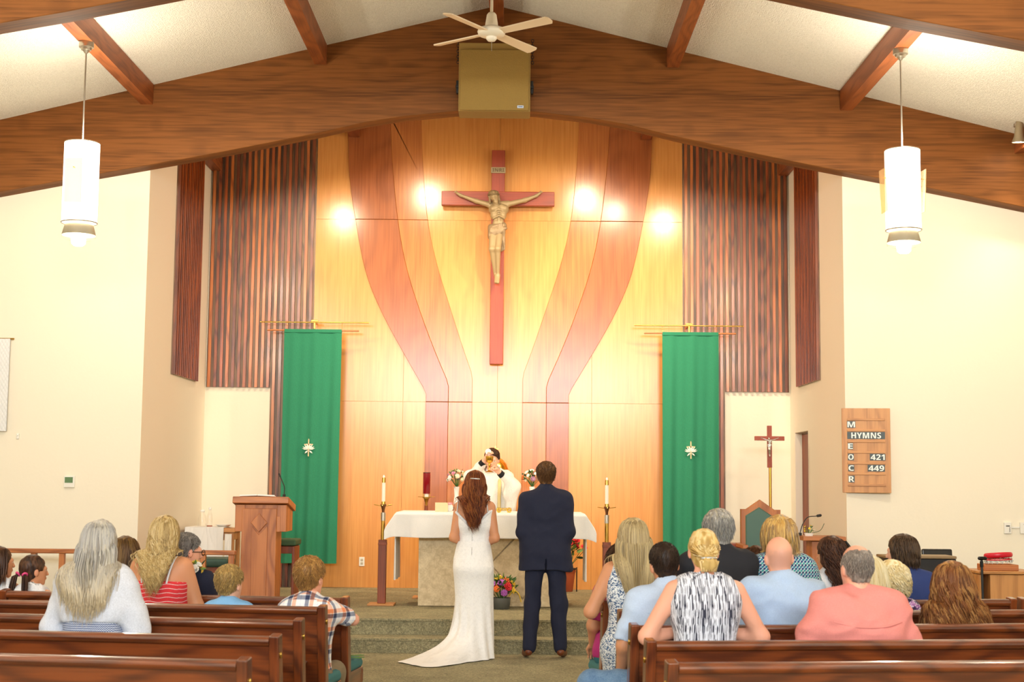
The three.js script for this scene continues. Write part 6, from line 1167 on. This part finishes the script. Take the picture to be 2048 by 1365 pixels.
{
  const dB = 13.5, b0 = W(947.5, 1200, dB), P = person({ label: 'bride with long auburn curls in a white lace wedding gown with a train', x: b0.x, z: -dB, top: topOf(949, 937, dB, 0.03), H: 1.75, fem: 1, slim: 0.84, sw: 0.148, pose: 'stand', skin: SKIN.tan, turn: -0.08, nod: 0.12, arms: { e: [0.16, -0.98, 0.12], w: [-0.55, -0.42, -0.72], u: [0, 0.4, -0.9] }, armK: 0.95 });
  const X = (px, py) => W(px, py, dB).x - b0.x, Y = (py) => W(950, py, dB).y;
  const y0 = Y(1057), xv = X(945, 1057);
  const bod = garment(P, 'bodice', P.torso(0.007), CL.gown, { cell: 0.009, amp: 0.0015, clip: cuts((x, y, z) => (z > -0.02 ? y - (y0 + Math.abs(x - xv) * 0.98) : y - (y0 + 0.14)), (x, y) => Y(1100) - y) });
  const F = field(P.torso(0.009)), lace = [], onSkin = (x, y) => { let z = 0.3; for (let k = 0; k < 60; k++) { const d = F(x, y, z); if (d < 0.001) break; z -= d * 0.8; } return V(x, y, z); };
  for (const s of [-1, 1]) for (let k = 0; k <= 14; k++) { const x = xv + s * (0.002 + k * 0.0115), q = onSkin(x, y0 + Math.abs(x - xv) * 0.98); if (q.z < -0.05) continue; lace.push(T(new THREE.SphereGeometry(0.013, 8, 6), q.x, q.y - 0.002, q.z, 0, 0, 0, [1, 1, 0.4])); }
  mesh('lace_edge', lace, CL.white, bod);
  for (const s of [-1, 1]) { const q = onSkin(xv + s * 0.145, y0 + 0.142); mesh('strap', tube([q, V(xv + s * 0.14, y0 + 0.2, q.z + 0.012), V(xv + s * 0.128, y0 + 0.27, P.at(0.3, 0, 0.05).z + 0.012), V(xv + s * 0.12, y0 + 0.295, 0), V(xv + s * 0.12, y0 + 0.24, -0.09), V(xv + s * 0.1, y0 + 0.12, -0.13)], 0.0055, 30, 6), CL.gown, P.root); }
  // skirt: a loft from the waist over the hips to the hem with its train
  const lev = [[1083, 915, 980, 0.1], [1100, 911, 983, 0.115], [1118, 907, 986, 0.14], [1135, 906, 988, 0.155], [1160, 908, 988, 0.15], [1190, 910, 987, 0.14]];
  const NA = 120, NL = 46, pos = [], idx = [], hem = [];
  const hemPts = [[986, 1319.5], [962, 1324], [940, 1326], [905, 1333], [868, 1336.5], [825, 1333], [799, 1326.5], [815, 1322], [850, 1318], [890, 1314]].map(([px, py]) => G(px, py)).map((q) => [q.x - b0.x, q.z + dB]);
  hemPts.push([-0.16, -0.16], [0.0, -0.2], [0.14, -0.15], [0.18, -0.02]);
  const hc = new THREE.CatmullRomCurve3(hemPts.map(([x, z]) => V(x, 0.008, z)), true, 'centripetal').getSpacedPoints(400);
  const y1 = Y(1190), cxm = (X(910, 1190) + X(987, 1190)) / 2;
  for (let a = 0; a <= NA; a++) { const th = a / NA * Math.PI * 2, dx = Math.cos(th), dz = Math.sin(th); let best = null, bd = 1e9; for (const q of hc) { const vx = q.x - cxm, vz = q.z, l = Math.hypot(vx, vz), c = 1 - (vx * dx + vz * dz) / l; if (c - l * 0.0005 < bd) { bd = c - l * 0.0005; best = q; } } hem.push(best); }
  const add = (x, y, z) => pos.push(x, y, z);
  const ringAt = (cx, rx, rz, y, zo) => { for (let a = 0; a <= NA; a++) { const th = a / NA * Math.PI * 2; add(cx + Math.cos(th) * rx, y, zo + Math.sin(th) * rz); } };
  let rows = 0;
  for (let i = 0; i < 5; i++) for (let k = 0; k < 4; k++) { const t = k / 4, A = lev[i], B = lev[i + 1], py = lerp(A[0], B[0], t), xl = lerp(X(A[1], A[0]), X(B[1], B[0]), t), xr = lerp(X(A[2], A[0]), X(B[2], B[0]), t); ringAt((xl + xr) / 2, (xr - xl) / 2, lerp(A[3], B[3], t), Y(py), 0.005 + 0.03 * Math.exp(-Math.pow((py - 1138) / 16, 2))); rows++; }
  const rx1 = (X(987, 1190) - X(910, 1190)) / 2;
  for (let i = 0; i <= NL; i++) { const t = i / NL, y = lerp(y1, 0.008, Math.pow(t, 0.8)), tt = 1 - (y - 0.008) / (y1 - 0.008); rows++;
    for (let a = 0; a <= NA; a++) { const th = a / NA * Math.PI * 2, x0 = cxm + Math.cos(th) * rx1, z0 = 0.005 + Math.sin(th) * 0.14, h = hem[a], L = Math.hypot(h.x - x0, h.z - z0), p = 1.6 + Math.min(3.6, L * 6), e = Math.pow(tt, p) * 0.985 + 0.015 * tt, wv = 0.014 * tt * Math.sin(a * 0.62 + tt * 2) * (1 + L); add(lerp(x0, h.x, e) + Math.cos(th) * wv, Math.max(0.008, y + (L > 0.3 && tt > 0.93 ? 0.004 * Math.sin(a * 1.1) : 0)), lerp(z0, h.z, e) + Math.sin(th) * wv); } }
  for (let r = 0; r < rows - 1; r++) for (let a = 0; a < NA; a++) { const i0 = r * (NA + 1) + a, i1 = i0 + 1, j0 = i0 + NA + 1, j1 = j0 + 1; idx.push(i0, i1, j1, i0, j1, j0); }
  const g = new THREE.BufferGeometry(); g.setAttribute('position', new THREE.BufferAttribute(new Float32Array(pos), 3)); g.setIndex(idx); g.computeVertexNormals(); wrapUV(g);
  const sk = mesh('skirt', g, CL.gown, P.root); CL.gown.side = THREE.DoubleSide;
  const btn = []; for (let k = 0; k < 22; k++) { const y = lerp(y0 - 0.015, Y(1122), k / 21), q = onSkin(xv, y); btn.push(T(new THREE.SphereGeometry(0.005, 6, 5), xv, y, Math.max(q.z, y < Y(1095) ? 0.1 + 0.03 : q.z) + 0.002)); }
  mesh('button_row', btn, CL.gown, bod);
  shoes(P, CL.white);
  hairLong(P, [0x5c2a12, 0x7a3c1a, 0x8f4d22, 0x4a200e, 0xa05f2c], { L: 0.48, n: 900, wave: 0.012, freq: 38, rad: 0.0042, seed: 52, spread: -0.5, gather: 0.028, th: 0.014, wide: 0.004, segs: 24, front: -0.02, jit: 0.15, backPull: 0.3, clumps: 9 });
  const cp = P.HL(0.01, 0.035, 0.128); mesh('hair_clip', T(new THREE.SphereGeometry(1, 20, 10), ...cp.toArray(), -0.15, 0, -0.05, [0.048, 0.011, 0.014]), MAT.silver, P.root.children.find((q) => q.name === 'hair'));
}
// ---- the priest
{
  const d = 16.75, b = W(984, 950, d), yTop = W(984, 898, d).y - PY - 0.012, P = person({ label: 'priest in white vestments raising a chalice behind the altar', x: b.x, y0: PY, z: -d, yaw: Math.PI, top: yTop, H: 1.75, pose: 'stand', fat: 0.3, nod: 0.22, skin: SKIN.fair,
    armR: { at: [0.075, W(967, 921, 16.35).y - PY, -0.37], pole: [0.8, -0.8, 0.2], h: [-0.3, 0.9, -0.3], u: [0.9, 0.3, 0.2], curl: 0.8 }, armL: { at: [-0.075, W(990, 943, 16.35).y - PY, -0.36], pole: [0.8, -0.8, 0.2], h: [-0.7, 0.5, -0.5], u: [0.6, 0.2, 0.8], curl: 0.9 } });
  const robe = [...P.torso(0.035), ...P.arms.flatMap((a) => [cap(a.S, a.e, 0.07, 0.068, 0.06), cap(a.e, a.e.clone().lerp(a.w, 0.7), 0.068, 0.05, 0.05), cap(a.e.clone().add(V(0, -0.04, 0)), a.e.clone().add(V(-a.sd * 0.03, -0.42, 0.08)), 0.06, 0.06, 0.08), cap(a.S.clone().lerp(a.e, 0.6).add(V(-a.sd * 0.04, -0.1, 0)), a.e.clone().add(V(-a.sd * 0.05, -0.1, 0.0)), 0.035, 0.04, 0.09)]), cap(P.at(0.1, 0), V(0, 0.2, 0), 0.2, 0.24, 0.1), cap(V(-0.12, 0.5, 0), V(-0.14, 0.16, 0), 0.18, 0.2, 0.1), cap(V(0.12, 0.5, 0), V(0.14, 0.16, 0), 0.18, 0.2, 0.1)];
  garment(P, 'chasuble', robe, CL.alb, { cell: 0.013, amp: 0.014, f: [8, 2.5, 8], clip: cuts(ball(P.c7.clone().add(V(0, 0.03, -0.04)), 0.085), (x, y) => 0.06 - y) });
  collarBand(P, CL.white, 0.07, 0.045); shoes(P, CL.blackShoe);
  for (const a of P.arms) mesh('black_cuff', bar(a.e.clone().lerp(a.w, 0.7), a.e.clone().lerp(a.w, 0.9), 0.042, 14, 0.038), CL.black, P.root);
  mesh('stole', tube([P.at(0.3, -0.07, 0.04), P.at(0.27, -0.09, -0.12), P.at(0.15, -0.09, -0.2), P.at(0, -0.09, -0.22), P.at(-0.15, -0.1, -0.26)], 0.02, 24, 8), std({ color: 0xd8c387, roughness: 0.6 }), P.root);
  hairShort(P, [0x3d2616, 0x4f3320, 0x2e1c10], { th: 0.01, lift: 0.01, len: 0.014, seed: 53 });
  const hl = P.arms[0].w.clone().add(P.arms[1].w).multiplyScalar(0.5), hw = (x, y, z) => [b.x - x, PY + y, -d - z];
  const cp = W(979, 924, 16.32), c = thing('chalice', 'gold chalice lifted in the priest\'s hands', 'chalice', [cp.x, W(979, 936, 16.32).y, cp.z]);
  mesh('cup', lathe([[0.012, 0.05], [0.034, 0.062], [0.042, 0.09], [0.046, 0.13], [0.043, 0.13], [0.038, 0.09], [0.001, 0.066]], 28), MAT.gold, c);
  mesh('stem', lathe([[0.012, 0.055], [0.01, 0.04], [0.02, 0.03], [0.01, 0.02], [0.009, -0.02], [0.02, -0.035], [0.045, -0.045], [0.048, -0.052], [0.001, -0.052]], 24), MAT.gold, c);
  const hp = W(976.5, 904, 16.32), hst = thing('communion_host', 'round white host held above the chalice', 'wafer', hp.toArray()); mesh('wafer', T(new THREE.CylinderGeometry(0.034, 0.034, 0.005, 28), 0, 0, 0, Math.PI / 2 - 0.1), MAT.white, hst);
}
// ---- hymn board side
{
  const P = person({ label: 'woman with long straight blonde hair in a white and blue speckled sleeveless dress', ...place(1270, 1033, kneel('D', 1270)), top: topOf(1270, 1033, kneel('D', 1270), 0.02), H: 1.72, fem: 1, fat: 0.15, pose: 'kneel', lean: 0.08, yaw: 0.1, skin: SKIN.tan, armL: { e: [0.42, -0.9, -0.05], w: [-0.45, 0.1, -0.9] }, armR: REST });
  const sk = [...P.torso(0.012), ...P.legs.flatMap((l) => [l.th(0.03)]), cap(P.hip, V(0, 0.2, -0.02), 0.16, 0.17, 0.06)];
  garment(P, 'dress', sk, CL.speckle, { amp: 0.004, clip: cuts(ball(P.c7.clone().add(V(0, 0.01, -0.03)), 0.085), (x, y) => 0.14 - y, ...P.arms.map((a) => (x, y, z) => ((x - a.S.x) * a.sd) * 0.9 + (y - a.S.y) * 0.32)) });
  shoes(P, CL.leather);
  hairLong(P, [0xb59f72, 0x8f7a55, 0xd2bd8c, 0x9c8a68, 0xc4ae7e], { L: 0.44, n: 1000, wave: 0.0025, freq: 8, rad: 0.0038, seed: 62, spread: -0.1, jit: 0.22, gather: 0.04, front: 0.0, th: 0.013, wide: 0.006, grav: 0.6 });
}
{
  const P = person({ label: 'woman in a magenta shirt with arms on her lap at the front pew end', ...place(1244, 1090, seat('E', 1244)), top: topOf(1244, 1090, seat('E', 1244)), H: 1.6, fem: 1, fat: 0.5, pose: 'sit', fit: 1, lean: 0.05, yaw: 0.1, skin: SKIN.tan, arms: { e: [0.3, -0.95, 0.02], w: [-0.1, -0.7, -0.7] } });
  topCloth(P, CL.magenta, { sleeve: 0.42, loose: 0.02 }); trousers(P, CL.teal, {}); shoes(P, CL.blackShoe);
  hairShort(P, [0x4a2f1c, 0x5f3f26, 0x35210f], { th: 0.02, lift: 0.01, len: 0.05, seed: 63, mask: maskFull });
}
{
  const P = person({ label: 'man with cropped dark hair in a pale blue short-sleeved shirt and jeans', ...place(1340, 1086, seat('C', 1340)), top: topOf(1340, 1086, seat('C', 1340), 0.012), H: 1.74, fat: 0.2, pose: 'sit', fit: 1, lean: 0.12, tip: 0.1, yaw: 0.12, turn: 0.1, skin: SKIN.tan, armL: { e: [0.34, -0.93, 0.02], w: [-0.05, -0.75, -0.6] }, armR: LAP, legL: [[-0.42, 0.5, -0.16], [-0.44, 0.1, -0.12], [-0.5, 0.04, -0.3]] });
  const sh = topCloth(P, CL.paleBlue, { sleeve: 0.46, loose: 0.02, neckR: 0.068, amp: 0.013, f: [5, 10, 5] }); collarBand(P, CL.paleBlue, 0.072, 0.05); seamLine(P, 0.026, CL.paleBlue, sh, [[-0.16, 0.25], [-0.08, 0.24], [0, 0.238], [0.08, 0.24], [0.16, 0.25]], 0.005); trousers(P, CL.denim, { name: 'jeans', loose: 0.022 }); shoes(P, CL.leather);
  hairShort(P, [0x2b1c12, 0x3a281a, 0x1f140d], { th: 0.006, lift: 0.008, len: 0.008, n: 1200, seed: 73, rad: 0.002 });
}
{
  const P = person({ label: 'woman with a blonde bun in a black and white streaked sleeveless top', ...place(1411, 1056, kneel('B', 1411)), top: topOf(1411, 1056, kneel('B', 1411), 0.014), H: 1.68, fem: 1, fat: 0.2, sw: 0.175, pose: 'kneel', lean: 0.06, yaw: 0.08, skin: SKIN.pink, arms: { e: [0.5, -0.86, -0.08], w: [-0.85, 0.05, -0.5] } });
  topCloth(P, CL.strokes, { name: 'sleeveless_top', sleeve: 0, neckR: 0.1, neckUp: 0.012, loose: 0.014, hem: -0.05, amp: 0.004 }); trousers(P, CL.black); shoes(P, CL.blackShoe);
  const bun = P.HL(0.004, -0.062, 0.118), bg = T(new THREE.SphereGeometry(1, 28, 20), ...bun.toArray(), 0.2, 0, 0, [0.052, 0.046, 0.04]); shake(bg, 0.005, 90, 30, 40, 4);
  const S = new Strands(), cols = [0xe3c383, 0xc9a55f, 0xf0d9a3, 0xb9934f].map(lin), R0 = rng(5);
  for (let k = 0; k < 260; k++) { const a = R0() * 6.283, y = 0.115 - R0() * 0.13, rr = Math.sqrt(Math.max(0, 1 - Math.pow((y - 0.03) / 0.1, 2))), p0 = P.HL(Math.cos(a) * 0.085 * rr, y, 0.02 + Math.sin(a) * 0.105 * rr); if (maskFull(Math.cos(a) * 0.085 * rr, y, 0.02 + Math.sin(a) * 0.105 * rr) < 0.01) continue; const m1 = P.HL(Math.cos(a) * 0.06 * rr + 0, lerp(y, -0.03, 0.5), 0.125), e = P.HL((R0() - 0.5) * 0.05, -0.03, 0.122); const m0 = p0.clone().lerp(m1, 0.5).sub(P.hc).normalize().multiplyScalar(0.112 * P.U).add(P.hc); S.add([p0, m0, m1, e], 0.0042, cols[k % 4], 3); }
  for (let k = 0; k < 60; k++) { const a = R0() * 3.14; S.add([P.HL((R0() - 0.5) * 0.05, -0.035, 0.125), bun.clone().add(V(Math.cos(a) * 0.052, 0.01, 0.028)), bun.clone().add(V(Math.cos(a) * 0.04, -0.045, 0.02))], 0.004, cols[k % 4], 3); }
  mesh('hair', [hairCap(P, 0.011, maskFull, [0xd9b873, 0xe9cf97, 0xc7a35e, 0xb08c4c], { seed: 9 }), paint(bg, (p) => mix3(lin(0xd9b873), lin(0xb08c4c), 0.5 + 0.5 * n3(p.x * 90, p.y * 20, p.z * 20))), S.geo()], hairMat, P.root);
  mesh('hair_clip', T(new THREE.SphereGeometry(1, 20, 10), ...P.HL(0.004, -0.032, 0.142).toArray(), 0, 0, 0, [0.046, 0.009, 0.012]), MAT.silver, P.root.children.find((q) => q.name === 'hair'));
}
{
  const P = person({ label: 'grey-haired man in a dark suit beside the high-backed chair', ...place(1440, 1018, kneel('D', 1440)), top: topOf(1440, 1018, kneel('D', 1440), 0.02), H: 1.8, fat: 0.2, pose: 'kneel', lean: 0.05, yaw: 0.12, turn: 0.25, skin: SKIN.pink, arms: { e: [0.1, -0.86, -0.35], w: [-0.6, 0.16, -0.8] } });
  topCloth(P, CL.darkSuit, { name: 'jacket', sleeve: 0.97, loose: 0.026 }); collarBand(P, CL.white, 0.068, 0.05); trousers(P, CL.darkSuit); shoes(P, CL.blackShoe);
  hairShort(P, [0x9d9a94, 0x7b7874, 0xc3beb2, 0x5f5c5a, 0xb3ab95], { th: 0.014, lift: 0.01, len: 0.028, n: 1300, seed: 83, up: 0.12, swirl: 0.3, mask: maskFull });
}
{
  const P = person({ label: 'bald man in a light blue polo shirt', stubble: 0x8d7d74, ...place(1565, 1074, seat('C', 1565)), top: topOf(1565, 1074, seat('C', 1565), 0.003), H: 1.78, fat: 0.5, sw: 0.2, pose: 'sit', fit: 1, yaw: 0.12, tip: 0.04, skin: SKIN.pink, arms: LAP, lean: 0.06 });
  topCloth(P, CL.lightBlue, { name: 'polo_shirt', sleeve: 0.45, loose: 0.02, neckR: 0.07, amp: 0.015, f: [6, 10, 6] }); collarBand(P, CL.lightBlue, 0.074, 0.045); trousers(P, CL.khaki); shoes(P, CL.leather);
}
{
  const P = person({ label: 'woman with short layered blond hair in a teal diamond-patterned blouse', ...place(1579, 1027, kneel('D', 1579)), top: topOf(1579, 1027, kneel('D', 1579), 0.03), H: 1.7, fem: 1, fat: 0.3, pose: 'kneel', bend: -0.1, tip: 0.0, lean: 0.06, yaw: 0.1, skin: SKIN.fair, armL: { e: [0.08, -0.86, -0.35], w: [-0.6, 0.16, -0.8] }, armR: { e: [0.42, -0.88, -0.1], w: [-0.4, -0.1, -0.9] } });
  topCloth(P, CL.diamonds, { name: 'blouse', sleeve: 0.96, loose: 0.02, neckR: 0.062 }); trousers(P, CL.black); shoes(P, CL.blackShoe);
  hairLong(P, [0xc79a4e, 0xa88350, 0xdbb870, 0x8d7355, 0x9c8b78], { L: 0.135, n: 900, wave: 0.005, freq: 18, rad: 0.0045, seed: 92, spread: 0.1, th: 0.022, wide: 0.012, grav: 0.4, jit: 0.55 });
}
{
  const P = person({ label: 'woman with a dark curled updo in a white top', ...place(1664, 1070, seat('E', 1664)), top: topOf(1664, 1070, seat('E', 1664), 0.025), H: 1.64, fem: 1, pose: 'sit', fit: 1, lean: 0.04, yaw: 0.1, turn: 0.55, skin: SKIN.olive, arms: LAP });
  topCloth(P, CL.white, { sleeve: 0.5 }); trousers(P, CL.black); shoes(P, CL.blackShoe);
  hairLong(P, [0x3a2013, 0x4d2c1a, 0x2a170d, 0x5f3a22], { L: 0.27, n: 560, wave: 0.013, freq: 55, rad: 0.005, seed: 102, spread: -0.3, gather: 0.05, th: 0.02, wide: 0.006, segs: 20, jit: 0.6, front: 0.0, clumps: 7 });
}
{
  const P = person({ label: 'person with straight brown hair mostly hidden behind the bald man', ...place(1512, 1089, seat('E', 1512)), top: topOf(1512, 1089, seat('E', 1512)), H: 1.5, fem: 1, pose: 'sit', fit: 1, yaw: 0.12, skin: SKIN.fair, arms: LAP });
  topCloth(P, CL.charcoal, { sleeve: 0.9 }); trousers(P, CL.black); shoes(P, CL.blackShoe);
  hairLong(P, [0x4a2a14, 0x5c361b, 0x3a200f], { L: 0.3, n: 420, wave: 0.003, rad: 0.005, seed: 112, th: 0.012 });
}
{
  const P = person({ label: 'balding grey-haired man in a salmon pink shirt', stubble: 0x7d7068, stubTop: 0.075, stubK: 0.7, ...place(1722, 1091, seat('B', 1722)), top: topOf(1722, 1091, seat('B', 1722), 0.004), H: 1.8, fat: 0.6, sw: 0.205, pose: 'sit', fit: 1, lean: 0.1, yaw: 0.1, turn: 0.22, skin: SKIN.pink, arms: { e: [0.3, -0.93, -0.1], w: [-0.3, -0.25, -0.9] } });
  const sh = topCloth(P, CL.pink, { sleeve: 0.47, loose: 0.024, neckR: 0.068, amp: 0.017, f: [6, 11, 6] }); collarBand(P, CL.pink, 0.084, 0.06); seamLine(P, 0.03, CL.pink, sh, [[-0.19, 0.25], [-0.1, 0.238], [0, 0.234], [0.1, 0.238], [0.19, 0.25]], 0.005); trousers(P, CL.khaki); shoes(P, CL.leather);
  hairShort(P, [0x8d8074, 0x75695f, 0xa2968a, 0x655a52], { th: 0.005, lift: 0, len: 0.018, n: 900, seed: 93, up: 0.05, swirl: 0.3, rad: 0.003, mask: (x, y, z) => Math.min(maskShort(x, y, z), 0.1 - y + Math.min(0, z - 0.03) * 1.2, z + 0.02 + (0.06 - y) * 0.2) });
}
{
  const P = person({ label: 'woman with pale straight hair in a black top half hidden by the man in pink', ...place(1733, 1108, seat('C', 1733)), top: topOf(1733, 1108, seat('C', 1733)), H: 1.6, fem: 1, pose: 'sit', fit: 1, yaw: 0.1, turn: 0.2, skin: SKIN.fair, arms: LAP });
  topCloth(P, CL.black, { sleeve: 0.3 }); trousers(P, CL.black); shoes(P, CL.blackShoe);
  hairLong(P, [0xd9c796, 0xe6dab8, 0xc7b27c, 0xcdbf9a], { L: 0.24, n: 560, wave: 0.004, rad: 0.005, seed: 122, th: 0.016, wide: 0.02, spread: 0.3 });
}
{
  const P = person({ label: 'elderly woman with pale curly hair in a purple floral blouse', ...place(1784, 1118, seat('D', 1784)), top: topOf(1784, 1118, seat('D', 1784), 0.03), H: 1.52, fem: 1, fat: 0.2, pose: 'sit', fit: 1, yaw: 0.12, skin: SKIN.fair, arms: LAP });
  topCloth(P, CL.floral, { name: 'blouse', sleeve: 0.9, neckR: 0.07 }); trousers(P, CL.black); shoes(P, CL.blackShoe);
  hairLong(P, [0xe8d6a6, 0xf0e3c0, 0xd9c28a, 0xcdb47c], { L: 0.08, n: 900, wave: 0.008, freq: 140, rad: 0.0042, seed: 132, th: 0.028, wide: 0.008, spread: 0.1, segs: 12, jit: 0.5 });
}
{
  const P = person({ label: 'man with thick dark brown hair in a blue suit turning towards the lectern', ...place(1806, 1066, seat('E', 1806)), top: topOf(1806, 1066, seat('E', 1806), 0.025), H: 1.78, pose: 'sit', fit: 1, yaw: 0.15, turn: 0.7, skin: SKIN.fair, arms: LAP });
  topCloth(P, CL.navyBlue, { name: 'jacket', sleeve: 0.97, loose: 0.024 }); collarBand(P, CL.navyBlue, 0.068, 0.045); trousers(P, CL.navyBlue); shoes(P, CL.blackShoe);
  hairLong(P, [0x3d2b1c, 0x523b26, 0x2e2015, 0x614a30], { L: 0.08, n: 800, wave: 0.002, freq: 12, rad: 0.0045, seed: 142, th: 0.02, wide: 0.004, spread: 0.0, segs: 10, grav: 0.45 });
}
{
  const P = person({ label: 'woman with big auburn curls in a black top', ...place(1912, 1119, seat('C', 1912)), top: topOf(1912, 1119, seat('C', 1912), 0.03), H: 1.6, fem: 1, fat: 0.2, pose: 'sit', fit: 1, lean: 0.1, yaw: 0.14, skin: SKIN.fair, arms: LAP });
  topCloth(P, CL.black, { sleeve: 0.9 }); trousers(P, CL.black); shoes(P, CL.blackShoe);
  hairLong(P, [0x7a4820, 0x633818, 0x9c6a36, 0x4e2b0f, 0xb0824a], { L: 0.36, n: 1000, wave: 0.013, freq: 42, rad: 0.0044, seed: 152, th: 0.022, wide: 0.014, spread: 0.45, segs: 22, clumps: 12 });
}
// ---------------------------------------------------------------- shadows on, render
scene.traverse((o) => { if (o.isMesh) { o.castShadow = true; o.receiveShadow = true; } });
renderer.render(scene, camera);
